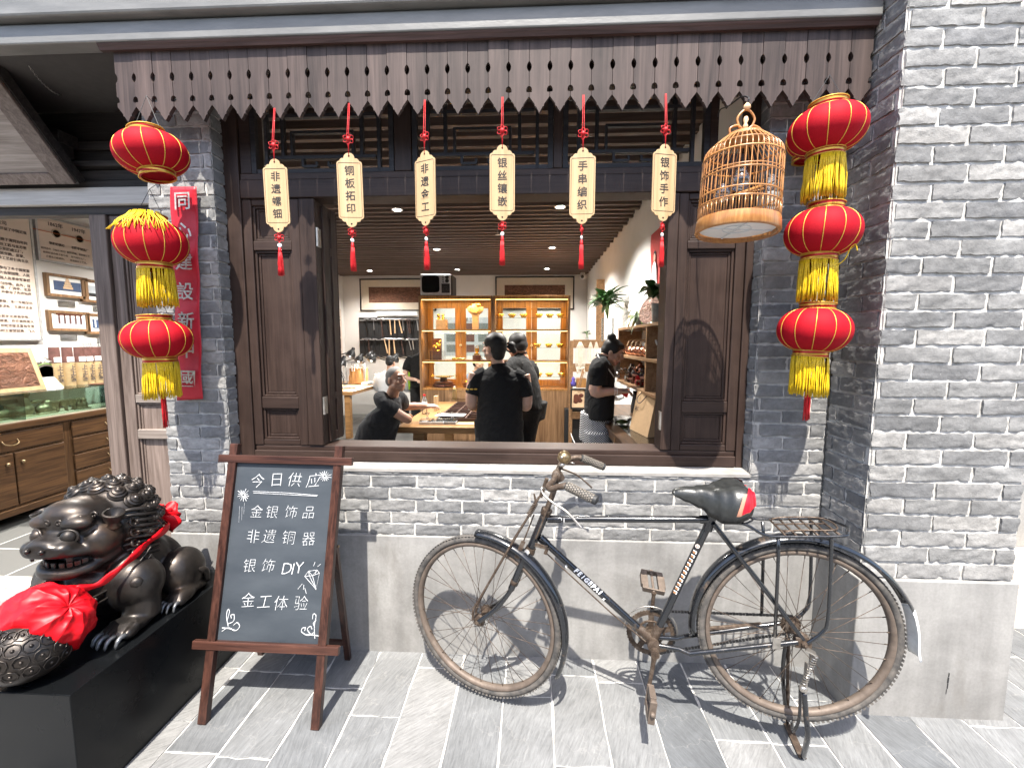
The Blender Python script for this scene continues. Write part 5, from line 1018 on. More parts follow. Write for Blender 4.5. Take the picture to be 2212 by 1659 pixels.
    m.add(vs, [(j*nu+i, j*nu+(i+1) % nu, (j+1)*nu+(i+1) % nu, (j+1)*nu+i) for j in range(nv) for i in range(nu)]); m.build('gathered_flower', 'red_satin', t3, smooth=True)
    m = MB(); pth = bez([V(-1.70, 1.55, .68), V(-1.665, 1.60, .672), V(-1.625, 1.665, .715), V(-1.625, 1.78, .755), V(-1.64, 1.90, .775), V(-1.74, 1.955, .775)], 8)
    rows = []
    for i, p in enumerate(pth): w2 = .013 + .004 * math.sin(i * .7); rows.append((p + V(.004, -.004, w2), p + V(.002 + .004 * math.sin(i), 0, 0), p + V(.004, -.002, -w2)))
    m.add([q for r_ in rows for q in r_], [(i*3+j, i*3+j+1, (i+1)*3+j+1, (i+1)*3+j) for i in range(len(rows) - 1) for j in range(2)]); m.build('strap', 'red_satin', t3, smooth=True, solid=.005)
    m = MB(); k = V(-1.735, 1.965, .785); m.sph(k, (.02, .018, .02), 12, 8)
    for d, s in ((V(.5, .3, .28), .075), (V(-.6, .2, .2), .07), (V(.55, .15, -.5), .085), (V(.2, .25, .75), .05)):
        d.normalize(); sd = d.cross(V(0, 1, 0)).normalized(); pts = []
        for i in range(9): q = i / 8; wd = .012 + .03 * math.sin(q * 2.4); pts.append([k + d * s * q + sd * wd * z + V(0, -.012 * math.sin(q * 3 + z * 3), 0) for z in (-1, -.5, 0, .5, 1)])
        m.add([p for r_ in pts for p in r_], [(i*5+j, i*5+j+1, (i+1)*5+j+1, (i+1)*5+j) for i in range(8) for j in range(4)])
    m.build('bow', 'red_satin', t3, smooth=True, solid=.004)
    for q in (t, t2, t3): q.location.y -= .085 if q is t else .105
    t.location.x += .012
lion()
# ================================================================ INSIDE THE SHOP
def c7(x, y): return ((1100 + x / 1.58) * 0.6001, (650 + y / 1.58) * 0.6001)
def c9(x, y): return ((1450 + x / 3.3178) * 0.6001, (950 + y / 3.3178) * 0.6001)
def c2(x, y): return ((2030 + x / 2.2119) * 0.6001, (900 + y / 2.2119) * 0.6001)
def cl(x, y): return (x / 1.66 * 0.6001, (700 + y / 1.66) * 0.6001)
ZC, YBK, XRW = 3.0, 9.3, 1.13
def one(name, mb, mat, label, cat, group=None, **k): return tag(mb.build(name, mat, **k), label, cat, group)
def boxof(*a): return MB().box(*a)
one('interior_wall', boxof(XRW, XRW + 0.1, 2.38, YBK + 0.1, 0, 3.1), 'white_plaster', 'white plaster wall behind the plant shelf on the right inside the shop', 'wall')
one('interior_wall', boxof(-5.2, XRW - 0.002, YBK, YBK + 0.1, 0, 3.1), 'white_plaster', 'white back wall of the shop with the tool board and relief pictures', 'wall')
one('interior_wall', boxof(-4.23, -4.13, 7.6, YBK - 0.002, 0, 3.1), 'white_plaster', 'short white side wall beside the workbench, poster of small photographs on it', 'wall')
one('interior_wall', boxof(-5.15, -5.05, 2.58, YBK - 0.002, 0, 3.1), 'white_plaster', 'white wall behind the glass display case seen through the left doorway', 'wall')
m = MB()
for i in range(44): y = 2.62 + i * 0.152; m.box(-5.05, XRW - 0.015 - (0.02 if i % 2 else 0), y, y + 0.045, ZC, ZC + 0.075)
sc_ = m.build('slatted_ceiling', 'slat_wood'); tag(sc_, 'dark brown slatted ceiling inside the shop', 'ceiling')
m = MB(); m.box(-5.2, XRW, 2.40, YBK, ZC + 0.075, ZC + 0.12); m.build('ceiling_board', 'dark_timber', sc_)
# downlights
def downlight(x, y, label, power=75):
    t = thing('downlight', label, 'ceiling light', (x, y, ZC), 'round ceiling downlights')
    m = MB(); m.lathe([(.062, 0), (.062, -.008), (.046, -.010), (.042, .004)], (x, y, ZC - .001), n=24); m.build('rim', 'silver_plastic', t, smooth=40)
    m = MB(); m.lathe([(.0001, 0.0), (.042, 0.0)], (x, y, ZC - .004), n=20); m.build('lens', 'lamp_white', t)
    l = bpy.data.lights.new('downlight_lamp', 'SPOT'); l.energy = power; l.spot_size = R(140); l.spot_blend = 0.7; l.color = (1, .96, .90); l.shadow_soft_size = .05
    o = bpy.data.objects.new('downlight_lamp', l); COL.objects.link(o); o.location = (x, y, ZC - .02); adopt(o, t)
for i, (x, y) in enumerate(((-1.45, 4.66), (.27, 4.64), (-1.47, 6.62), (.27, 6.58), (-3.23, 8.52), (-1.48, 8.44), (.25, 8.43))):
    r_, s_ = (('nearest', 'second', 'farthest')[[0, 0, 1, 1, 2, 2, 2][i]], ('over the table side', 'over the shelf side')[i % 2] if i < 4 else ('above the workbench', 'above the relief picture', 'near the camera corner')[i - 4])
    downlight(x, y, f'{r_} lit round downlight in the slatted ceiling, {s_}', 190 if y < 7 else 80)
downlight(-3.9, 3.5, 'round downlight above the glass display case at the left doorway', 210); downlight(-3.9, 5.2, 'round downlight farther back in the left room', 170)
m = MB(); m.sph((1.0, 9.0, 2.93), .06, 14, 10); m.tube([(1.0, 9.02, 3.0), (1.0, 9.0, 2.94)], .05, 12); cm = one('security_camera', m, 'paper_white', 'small white security camera in the far ceiling corner', 'camera', smooth=40); m = MB(); m.lathe([(.0001, .062), (.03, .058), (.035, .045)], (1.0, 9.0, 2.93), (-.3, -1, -.2), 14); m.build('lens', 'black_metal', cm)
m = MB(); m.tube([(-.46, 5.6, ZC), (-.46, 5.6, ZC - .05)], .01, 8); m.lathe([(.03, 0), (.03, .004)], (-.46, 5.6, ZC - .05)); one('sprinkler', m, 'dull_chrome', 'small metal sprinkler head under the slatted ceiling', 'sprinkler')
# relief pictures
def picture(name, a, c, Y, label, cat, frame=.03, mat=.10, fm='black_metal', mm='picture_cream', im='carved_copper', th=.03, group=None, facing=None):
    p, q = at(*a, Y), at(*c, Y); x0, x1, z0, z1 = p.x, q.x, q.z, p.z; t = thing(name, label, cat, ((x0+x1)/2, Y, z0), group); y = Y
    m = MB()
    for b_ in ((x0, x1, z0, z0+frame), (x0, x1, z1-frame, z1), (x0, x0+frame, z0+frame, z1-frame), (x1-frame, x1, z0+frame, z1-frame)): m.box(b_[0], b_[1], y-th, y, b_[2], b_[3])
    m.build('frame', fm, t, bevel=.002); boxof(x0+frame, x1-frame, y-.012, y, z0+frame, z1-frame).build('mount', mm, t); boxof(x0+frame+mat, x1-frame-mat, y-.018, y-.0121, z0+frame+mat*.9, z1-frame-mat*.9).build('image', im, t); return t
picture('relief_picture', c7(308, 560), c7(745, 742), YBK - .002, 'framed dark copper landscape relief on the back wall above the tool board', 'picture', .025, .17)
picture('relief_picture', c7(1080, 548), c7(1526, 735), YBK - .002, 'framed dark copper landscape relief behind the right display cabinet', 'picture', .025, .17)
# ---------------------------------------------------------------- lit display cabinets
def cabinet(x0, x1, label):
    y0, y1, zt, zb = 6.45, 6.92, 2.285, .905; t = thing('display_cabinet', label, 'cabinet', ((x0+x1)/2, y0, 0), 'lit wooden display cabinets'); w_ = .03
    boxof(x0, x0+w_, y0, y1, 0, zt).build('side_panel', 'brown_wood', t, bevel=.003); boxof(x1-w_, x1, y0, y1, 0, zt).build('side_panel', 'brown_wood', t, bevel=.003)
    boxof(x0+w_, x1-w_, y0, y1, zt-.05, zt).build('top', 'cabinet_wood', t, bevel=.003); boxof(x0+w_, x1-w_, y0, y1, zb-.035, zb).build('display_floor', 'cabinet_wood', t, bevel=.003)
    m = MB(); n = 3 if x0 < -1 else 2
    for i in range(n): a = x0+w_+(x1-x0-2*w_)*i/n; m.box(a+.003, x0+w_+(x1-x0-2*w_)*(i+1)/n-.003, y0+.004, y0+.024, .06, zb-.037)
    m.build('base_doors', 'brown_wood', t, bevel=.002); boxof(x0+w_, x1-w_, y0+.026, y1, .0, zb-.036).build('base', 'brown_wood', t)
    for z in (1.30, 1.77): boxof(x0+w_, x1-w_, y0+.02, y1-.03, z, z+.022).build('shelf', 'cabinet_wood', t, bevel=.002)
    xm = (x0+x1)/2
    for a, b_ in ((x0+w_, xm-.002), (xm+.002, x1-w_)):
        m = MB(); yb0, yb1 = y1-.028, y1
        for q in ((a, a+.085, zb, zt-.05), (b_-.085, b_, zb, zt-.05), (a+.085, b_-.085, zb, zb+.10), (a+.085, b_-.085, zt-.15, zt-.05)): m.box(q[0], q[1], yb0, yb1, q[2]+.001, q[3]-.001)
        o = m.build('rear_door', 'cabinet_wood', t, bevel=.003); boxof(a+.085, b_-.085, yb0+.01, yb0+.015, zb+.10, zt-.15).build('pane', 'clear_glass', o)
    m = MB(); m.sph((xm, y1-.035, 1.55), .022, 12, 8); m.build('knob', 'bead_white', t, smooth=True)
    boxof(x0+w_, x1-w_, y0+.008, y0+.012, zb, zt-.05).build('front_pane', 'clear_glass', t)
    for z, xs in ((zt-.052, 1), (1.768, 0), (1.298, 0)):
        boxof(x0+w_+.01, x1-w_-.01, y0+.03, y0+.045, z-.008, z-.0005).build('light_strip', 'lamp_warm', t)
        l = bpy.data.lights.new('strip_lamp', 'AREA'); l.energy = 5 if xs else 3.5; l.shape = 'RECTANGLE'; l.size = x1-x0-.1; l.size_y = .03; l.color = (1, .60, .22)
        o = bpy.data.objects.new('strip_lamp', l); COL.objects.link(o); o.location = (xm, y0+.06, z-.015); o.rotation_euler = (R(14), 0, 0); adopt(o, t)
cabinet(-1.72, -.605, 'left lit wooden display cabinet with television on top, gold figures inside'); cabinet(-.60, .545, 'right lit wooden display cabinet with rows of gold ingots')
# television
def tv():
    y0 = 6.47; p, q = at(*c7(650, 533), y0), at(*c7(826, 650), y0); x0, x1, z0, z1 = p.x, q.x, 2.298, p.z; t = thing('television', 'old silver television with dark rounded screen on top of the left cabinet', 'television', (x0, y0, z0)); W, H_ = x1-x0, z1-z0
    boxof(x0, x1, y0, y0+.03, z0, z1).build('front', 'silver_plastic', t, bevel=.012); boxof(x0+.008, x1+.02, y0+.031, y0+.36, z0+.006, z1-.006).build('case', 'black_board', t, bevel=.01)
    m = MB(); cx, cz = x0+W*.345, z0+H_*.52; m.add([(cx+W*.29*math.copysign(abs(math.cos(a))**.28, math.cos(a)), y0-.003, cz+H_*.40*math.copysign(abs(math.sin(a))**.28, math.sin(a))) for a in [i*2*math.pi/48 for i in range(48)]], [tuple(range(48))]); m.build('screen', 'tv_screen', t)
    boxof(x0+W*.70, x0+W*.97, y0-.004, y0-.001, z0+.03, z0+H_*.54).build('speaker', 'black_board', t)
    m = MB(); m.tube(arc((x0+W*.84, y0-.006, z0+H_*.27), W*.085, 0, 6.2832, 24, (1, 0, 0), (0, 0, 1))[:-1], .004, 6, closed=True); m.lathe([(.014, 0), (.012, .008), (.001, .009)], (x0+W*.84, y0-.004, z0+H_*.27), (0, -1, 0), 12); m.build('speaker_ring', 'black_metal', t, smooth=True)
    for z, r_ in ((.85, .03), (.68, .03)): m = MB(); m.lathe([(r_, 0), (r_*.8, .014), (.001, .015)], (x0+W*.88, y0, z0+H_*z), (0, -1, 0), 16); m.build('dial', 'black_metal', t, smooth=40)
    for k in range(4): m = MB(); m.lathe([(.011, 0), (.010, .01), (.001, .011)], (x0+W*.755, y0, z0+H_*(.90-.095*k)), (0, -1, 0), 10); m.build('knob', 'black_metal', t, smooth=40)
    m = MB()
    for x in (x0+.05, x1-.05): m.box(x-.02, x+.02, y0+.03, y0+.3, 2.2865, 2.298)
    m.build('feet', 'black_metal', t)
tv()
# goods in the cabinets
def ingot_mb(): 
    m = MB(); m.lathe([(.0001, -.035), (.030, -.035), (.036, -.02), (.040, 0), (.044, .008)], (0, 0, 0), n=20); m.sph((0, 0, .012), (.036, .03, .02), 14, 8)
    for i, v in enumerate(m.v): x, y, z = v; k = 1.0 + .55 * max(0, z + .02) / .04 * (abs(x) / .04); m.v[i] = (x * k * 1.12, y * .62, z + .35 * max(0, abs(x) - .02) * (1 if z > -.02 else 0))
    return m
proto = None
for row, (y_, xs) in enumerate(((768, (1106, 1173, 1240, 1328, 1388, 1448)), (937, (1240, 1318, 1383, 1447)), (1103, (1325, 1385, 1456)))):
    for k, x in enumerate(xs):
        p = at(*c7(x, y_), 6.62); lab = ('gold ingot in the top row of the right cabinet', 'gold ingot in the middle row of the right cabinet', 'gold ingot in the lowest row of the right cabinet')[row]
        if proto is None: proto = ingot_mb().build('gold_ingot', 'gold_metal', smooth=40); o = proto
        else: o = proto.copy(); COL.objects.link(o)
        o.location = p; tag(o, ('leftmost', 'second', 'third', 'fourth', 'fifth', 'rightmost')[k if k < len(xs) - 1 else 5] + ' ' + lab, 'ingot', 'gold ingots, ' + ('top', 'middle', 'lowest')[row] + ' shelf')
for z, lb in ((at(*c7(1300, 779), 6.62).z, 'clear acrylic ledge under the top row of ingots'), (at(*c7(1300, 948), 6.62).z, 'clear acrylic ledge under the middle row of ingots'), (at(*c7(1380, 1114), 6.62).z, 'clear acrylic ledge under the lowest row of ingots')): one('acrylic_ledge', boxof(-.56, .50, 6.58, 6.68, z-.010, z-.004), 'clear_plastic', lb, 'ledge')
def G9(x, y, Y=6.62): return at(*c9(x, y), Y)
b0 = G9(868, 600); t = thing('necklace_stand', 'pale necklace bust on a slim stand in the left cabinet', 'necklace stand', V(b0.x, 6.62, 1.793))
m = MB(); m.loft([[V(b0.x + w_*math.cos(a), 6.62 + d_*math.sin(a), b0.z + z) for a in [i*math.pi/10 for i in range(20)]] for z, w_, d_ in ((-.02, .045, .02), (.02, .10, .03), (.06, .125, .035), (.10, .125, .035), (.12, .10, .035), (.13, .055, .03), (.155, .05, .03))]); m.build('bust', 'velvet_tan', t, smooth=True); boxof(b0.x-.05, b0.x+.05, 6.60, 6.64, 1.793, b0.z).build('stand', 'velvet_tan', t, bevel=.003)
m = MB(); m.tube([V(b0.x + .07*math.cos(a), 6.58, b0.z + .09 - .07*math.sin(a)) for a in [i*math.pi/12 for i in range(13)]], .005, 6); m.sph((b0.x+.05, 6.575, b0.z+.135), (.04, .02, .025), 10, 8); m.build('necklace', 'gold_metal', t, smooth=True)
for x, lb in ((430, 'small gold lion figure, left one on the dark box'), (482, 'small gold lion figure, right one on the dark box')):
    p = G9(x, 668); m = MB(); m.sph(p + V(0, 0, .03), (.025, .03, .03), 12, 8); m.sph(p + V(0, -.02, .068), (.026, .022, .022), 12, 8); m.sph(p + V(-.012, -.03, .01), (.009, .012, .012), 8, 6); m.sph(p + V(.012, -.03, .01), (.009, .012, .012), 8, 6); one('lion_figure', m, 'gold_metal', lb, 'figurine', 'gold lions in the cabinet', smooth=True)
a, c = G9(405, 670), G9(528, 762); one('display_box', boxof(a.x, c.x, 6.56, 6.68, 1.793, a.z), 'velvet_tan', 'small display box under the two gold lions', 'box', bevel=.003)
a, c = G9(330, 890), G9(440, 1100); one('red_box', boxof(a.x, c.x, 6.74, 6.80, 1.323, a.z), 'dark_red_wood', 'dark red patterned box behind the golden horse', 'box', bevel=.003)
p = G9(415, 1035); t = thing('horse_figure', 'rearing golden horse figurine on a clear block in the left cabinet', 'figurine', p); m = MB()
m.sph(p + V(0, 0, .085), (.03, .022, .04), 14, 10, Matrix.Rotation(-.7, 3, 'Y')); m.tube([p + V(.02, 0, .10), p + V(.035, 0, .14), p + V(.055, 0, .15)], [.02, .014, .009], 8)
for dx, dz in ((.06, .07), (.055, .10)): m.tube([p + V(.02, 0, .085), p + V(.05, 0, dz), p + V(.045, 0, dz-.03)], [.01, .006, .004], 6)
for s in (-.012, .012): m.tube([p + V(-.02, s, .06), p + V(-.035, s, .03), p + V(-.02, s, 0)], [.014, .008, .005], 6)
m.tube([p + V(-.035, 0, .08), p + V(-.07, 0, .07), p + V(-.075, 0, .02)], [.008, .012, .004], 6); m.tube([p + V(-.05, 0, 0), p + V(.03, 0, 0)], .008, 6); m.build('horse', 'gold_metal', t, smooth=True); boxof(p.x-.11, p.x+.12, 6.57, 6.67, 1.323, p.z-.006).build('clear_block', 'clear_plastic', t)
a, c = G9(595, 1070), G9(745, 1108); one('gold_tray', boxof(a.x, c.x, 6.56, 6.70, 1.323, 1.36), 'gold_metal', 'flat gold tray lying on the middle shelf of the left cabinet', 'tray', bevel=.004)
a, c = G9(838, 1072), G9(935, 1110); one('dark_box', boxof(a.x, c.x, 6.56, 6.66, 1.323, 1.40), 'dark_red_wood', 'small dark box beside the flat gold tray', 'box', bevel=.003)
p = G9(885, 1030); m = MB(); m.lathe([(.012, -.05), (.03, -.03), (.035, 0), (.032, .02), (.038, .03)], p, n=16); m.tube(arc(p + V(0, 0, .03), .03, 0, math.pi, 10, V(1, 0, 0), V(0, 0, 1)), .004, 6); m.box(p.x-.04, p.x+.04, p.y-.03, p.y+.03, 1.4005, p.z-.051); one('gold_pot', m, 'gold_metal', 'small gold tripod pot above the dark box', 'pot', smooth=40)
p = G9(487, 1350); t = thing('gold_boat_bowl', 'wide shallow gold bowl with curled handles on a round dark wooden base', 'bowl', V(p.x, 6.6, .905)); m = MB(); m.lathe([(.02, 0), (.10, .012), (.155, .035), (.15, .035), (.02, .006)], (p.x, 6.62, p.z-.02), n=32)
for s in (-1, 1): m.tube(bez([V(p.x+s*.14, 6.62, p.z+.01), V(p.x+s*.18, 6.62, p.z+.03), V(p.x+s*.2, 6.62, p.z+.005), V(p.x+s*.17, 6.62, p.z)], 5), .006, 6)
m.build('bowl', 'gold_metal', t, smooth=True); m = MB(); m.lathe([(.15, .907), (.17, .925), (.165, .95), (.14, .955), (.15, .975), (.13, .99), (.06, .992), (.05, p.z-.02)], (p.x, 6.62, 0), n=32); m.build('base', 'dark_red_wood', t, smooth=40)
p = G9(775, 1440); m = MB(); m.box(p.x-.06, p.x+.05, 6.56, 6.64, .906, .97); one('dark_box', m, 'dark_red_wood', 'small dark box with a gold lump on the lowest shelf', 'box', bevel=.003); m = MB(); m.sph((p.x, 6.6, .99), (.045, .03, .02), 12, 8); one('gold_lump', m, 'gold_metal', 'gold lump lying on the dark box of the lowest shelf', 'figurine', smooth=True)
# ---------------------------------------------------------------- tool board with hammers
a, c = at(*c7(305, 780), YBK), at(*c7(648, 1002), YBK); m = MB(); n = 9
for i in range(n): m.box(a.x+(c.x-a.x)*i/n+.002, a.x+(c.x-a.x)*(i+1)/n-.002, YBK-.03, YBK-.001, c.z, a.z)
t = thing('tool_board', 'black plank board with two rails of hammers on the back wall', 'tool board', ((a.x+c.x)/2, YBK, c.z)); m.build('planks', 'black_board', t, bevel=.002)
rails = [at(400, 1, YBK).z] ; zr = [at(*c7(400, y_), YBK-.08).z for y_ in (793, 905)]
for z in zr: boxof(a.x+.03, c.x-.03, YBK-.075, YBK-.031, z-.014, z+.004).build('rail', 'tool_steel', t)
hp = None
def hammer():
    t = thing('hammer', 'hammer', 'hammer', (0, 0, 0), 'hammers hanging on the tool board'); m = MB(); m.tube([(0, 0, .0), (.004, 0, -.12), (.007, 0, -.29)], [.011, .013, .016], 8); m.build('handle', 'pale_handle', t, smooth=50)
    m = MB(); m.tube([(-.06, 0, .012), (-.035, 0, .012), (.03, 0, .012), (.065, 0, .006)], [.02, .015, .014, .006], 10); m.build('head', 'tool_steel', t, smooth=50); return t
hs = [(0, x, s, k) for x, s, k in ((345, .8, 1), (385, .75, 2), (430, 1.25, 3), (455, .8, 1), (478, 1.1, 0), (506, 1.0, 0), (530, 1.0, 0), (552, .8, 2), (575, 1.0, 3), (592, 1.0, 3), (615, .8, 1), (632, .8, 2))] + [(1, x, s, k) for x, s, k in ((335, .9, 1), (358, .95, 3), (395, .8, 1), (447, 1.05, 0), (475, 1.15, 0), (500, 1.05, 0), (523, .9, 1), (543, 1.1, 3), (585, .8, 2), (607, .75, 2), (628, .8, 1))]
kinds = ['with a pale wooden handle', 'with a black handle', 'with a thin steel handle', 'with a brown wooden handle']; hm = ['pale_handle', 'black_metal', 'tool_steel', 'moulding_wood']; cnt = {}
for row, x, s, k in hs:
    if hp is None: hp = hammer(); o = hp
    else: o = copy_tree(hp)
    p = at(*c7(x, (793, 905)[row]), YBK - .10); o.location = (p.x, YBK - .095, zr[row] + .004); o.scale = (s, s, s); o.rotation_euler = (0, rnd.uniform(-.22, .05), 0)
    pass
    cnt[row] = cnt.get(row, -1) + 1; o['label'] = f"{('first second third fourth fifth sixth seventh eighth ninth tenth eleventh twelfth').split()[cnt[row]]} hammer from the left on the {('upper', 'lower')[row]} rail, {kinds[k]}"
    for ch in o.children:
        if ch.name.startswith('handle'):
            ch.data = ch.data.copy() if o is not hp or True else ch.data; ch.data.materials[0] = M[hm[k]]
a, c = at(*c7(410, 745), YBK), at(*c7(640, 770), YBK); one('wall_channel', boxof(a.x, c.x, YBK-.06, YBK-.001, c.z, a.z), 'paper_white', 'white channel fixed above the tool board', 'channel', bevel=.004)
# posters at the back
def poster(name, P, u, v, W, H_, nrm, label, photos, title=None, mat='poster_cream', pm=('picture_grey', 'picture_blue', 'tea_brown')):
    t = thing(name, label, 'poster', P); u, v, nrm = V(*u), V(*v), V(*nrm); P = V(*P); m = MB(); m.prism([P, P+u*W, P+u*W+v*H_, P+v*H_], nrm*-.008); b_ = m.build('sheet', mat, t)
    for i, (x0, y0, x1, y1) in enumerate(photos): m = MB(); m.prism([P+u*W*x0+v*H_*y0+nrm*.002, P+u*W*x1+v*H_*y0+nrm*.002, P+u*W*x1+v*H_*y1+nrm*.002, P+u*W*x0+v*H_*y1+nrm*.002], nrm*-.003); m.build('photo', pm[i % len(pm)], b_)
    if title: text('lettering', 'poster_ink', b_, title[0], title[1], P+u*W*title[2]+v*H_*title[3]+nrm*.002, u, v, off=.001)
    return t
grid3 = [(x, y, x+.22, y+.17) for y in (.52, .31, .10) for x in (.14, .42, .70)]
poster('photo_poster', (-4.128, 8.35, 1.08), (0, 1, 0), (0, 0, 1), .82, 1.22, (1, 0, 0), 'cream poster titled 金工制作技艺 with nine small photographs by the workbench', grid3, ('金工制作技艺', .11, .53, .80))
a, c = at(*c9(490, 640), YBK), at(*c9(1060, 1100), YBK); poster('photo_poster', (a.x, YBK-.002, c.z), (1, 0, 0), (0, 0, 1), c.x-a.x, a.z-c.z, (0, -1, 0), 'pale grey poster of craft photographs titled 浮雕工艺, seen through the left cabinet', [(x, y, x+.24, y+.19) for y in (.66, .37, .10) for x in (.05, .40, .72)], ('浮雕工艺', .10, .52, .89), 'picture_grey', ('ceramic_grey', 'tea_brown', 'ceramic_grey'))
# ---------------------------------------------------------------- workbench at the back left
def T7(x, y, z): return atz(*c7(x, y), z)
t = thing('workbench', 'long wooden workbench crowded with lamps, papers and tools at the back left', 'workbench', (-3.4, 7.7, 0)); boxof(-4.1, -2.95, 6.85, 8.75, .73, .79).build('top', 'table_wood', t, bevel=.004); boxof(-2.94, -1.9, 8.2, 8.75, .73, .789).build('top', 'table_wood', t, bevel=.004)
for x, y in ((-3.05, 6.92), (-4.0, 6.92), (-3.05, 8.6), (-2.0, 8.3)): boxof(x-.045, x+.045, y-.045, y+.045, 0, .729).build('leg', 'table_wood', t, bevel=.003)
def desk_lamp(x, y, hx, hy, hz, label):
    t = thing('desk_lamp', label, 'desk lamp', (x, y, .79), 'black jointed desk lamps on the workbench'); b_, e, h = V(x, y, .79), V(x-.12 if hx > x else x+.12, y, .79+(hz-.79)*.75), V(hx, hy, hz); m = MB(); m.lathe([(.06, 0), (.06, .02), (.015, .03)], b_, n=16); m.tube([b_, b_+V(0, 0, .1), e, h], .010, 6); m.tube([b_+V(.02, 0, .12), e+V(.02, 0, 0)], .006, 6); m.build('arm', 'black_metal', t, smooth=40)
    ax = V(.25, .42, .9).normalized(); m = MB(); m.lathe([(.085, -.10), (.075, -.04), (.05, 0), (.03, .03), (.028, .07), (.001, .075)], h, ax, 20); m.build('shade', 'black_metal', t, smooth=50, solid=.004); m = MB(); m.sph(h-ax*.07, .035, 12, 8); m.build('bulb', 'lamp_desk', t, smooth=True)
    l = bpy.data.lights.new('bulb_lamp', 'SPOT'); l.energy = 18; l.spot_size = R(130); l.spot_blend = .6; l.shadow_soft_size = .03; o = bpy.data.objects.new('bulb_lamp', l); COL.objects.link(o); o.location = h-ax*.11; o.rotation_euler = (-ax).to_track_quat('-Z', 'Y').to_euler(); adopt(o, t)
for bx, by, (px, py), Y, lb in ((-3.35, 7.1, (212, 1020), 7.1, 'black desk lamp nearest to the shutter'), (-3.75, 7.7, (265, 972), 7.7, 'desk lamp with its lit shade raised highest on the workbench'), (-3.6, 8.0, (312, 1003), 8.0, 'black desk lamp with round shade beside the raised one'), (-2.85, 8.35, (372, 985), 8.3, 'black desk lamp in front of the hammers'), (-3.0, 8.6, (385, 1000), 8.1, 'black desk lamp leaning low behind the seated worker'), (-2.1, 8.5, (515, 1000), 8.5, 'black desk lamp right of the worker in white')):
    h = at(*c7(px, py), Y); desk_lamp(bx, by, h.x, h.y, h.z, lb)
rk = thing('tool_rack', 'steel framed rack with hanging tools on the workbench', 'rack', (-3.5, 8.0, .79)); m = MB()
for x in (-3.9, -3.55, -3.2): m.box(x-.012, x+.012, 8.0, 8.03, .79, 1.22)
m.box(-3.92, -3.18, 7.999, 8.031, 1.20, 1.235); m.build('frame', 'tool_steel', rk); m = MB()
for i in range(13): x = -3.86+i*.054; m.tube([(x, 7.99, 1.2), (x+rnd.uniform(-.01, .01), 7.985, 1.2-rnd.uniform(.1, .26))], rnd.choice((.006, .010, .014)), 6)
m.build('hanging_tools', 'dull_chrome', rk); boxof(-3.52, -3.22, 8.05, 8.25, .80, 1.1).build('drawer_box', 'cabinet_wood', rk, bevel=.004)
r3 = random.Random(11)
for i in range(16):
    x, y = r3.uniform(-4.0, -3.1), r3.uniform(6.95, 8.0); s = r3.uniform(.05, .13); z = .7905+i*.0008; m = MB(); a = r3.uniform(0, 3)
    m.obox((x, y, z+.004+(.02 if i % 3 == 0 else 0)), V(math.cos(a), math.sin(a), 0)*s, V(-math.sin(a), math.cos(a), 0)*s*.6, V(0, 0, .003 if i % 3 else .022)); k = ('paper', 'box')[i % 3 == 0]; one('bench_'+k, m, ('paper_white', 'kraft_paper', 'ceramic_grey')[i % 3 if i % 3 else (i % 2)*2], ('loose white paper lying on the cluttered workbench', 'small box on the cluttered workbench')[i % 3 == 0], k, ('papers', 'boxes')[i % 3 == 0]+' strewn over the workbench', bevel=.002)
def bottle(name, p, H_, r_, mat, capm, label, cat, lab=None):
    t = thing(name, label, cat, p); m = MB(); m.lathe([(r_*.9, 0), (r_, .01), (r_*.96, H_*.25), (r_, H_*.3), (r_, H_*.62), (r_*.85, H_*.74), (r_*.42, H_*.88), (r_*.40, H_*.92)], p, n=20); m.build('bottle', mat, t, smooth=40); m = MB(); m.lathe([(r_*.46, H_*.92), (r_*.46, H_), (.001, H_)], p, n=16); m.build('cap', capm, t, smooth=40)
    if lab: m = MB(); m.lathe([(r_*1.02, H_*.30), (r_*1.02, H_*.44)], p, n=20); m.lathe([(r_*1.02, H_*.44), (r_*1.02, H_*.62)], p, n=20); o = m.build('label_band', lab[0], t, smooth=40); m = MB(); m.lathe([(r_*1.03, H_*.30), (r_*1.03, H_*.38)], p, n=20); m.build('label_stripe', lab[1], o, smooth=40)
    return t
bottle('red_can', T7(259, 1138, .792), .2, .045, 'red_plastic', 'paper_white', 'red and white bottle on the workbench beside the tool rack', 'bottle', ('paper_white', 'red_plastic'))
m = MB(); p = T7(320, 1140, .80); m.sph(p + V(0, 0, .03), (.10, .05, .04), 12, 8); one('green_bag', m, 'green_toy', 'bright green bag lying on the workbench', 'bag', smooth=True)
def stool(name, x0, x1, y0, y1, h, label, mat='table_wood'):
    t = thing(name, label, 'stool', ((x0+x1)/2, (y0+y1)/2, 0)); boxof(x0, x1, y0, y1, h-.045, h).build('seat', mat, t, bevel=.004)
    for x in (x0+.04, x1-.04):
        for y in (y0+.04, y1-.04): boxof(x-.025, x+.025, y-.025, y+.025, 0, h-.046).build('leg', mat, t, bevel=.003)
    return t
t = stool('wooden_chair', -3.55, -3.12, 5.95, 6.4, .45, 'light wooden chair in front of the workbench at the far left')
for z in (.62, .80): boxof(-3.55, -3.12, 6.36, 6.39, z, z+.05).build('back_slat', 'table_wood', t)
for x in (-3.53, -3.14): boxof(x-.02, x+.02, 6.36, 6.40, .451, .9).build('back_post', 'table_wood', t)
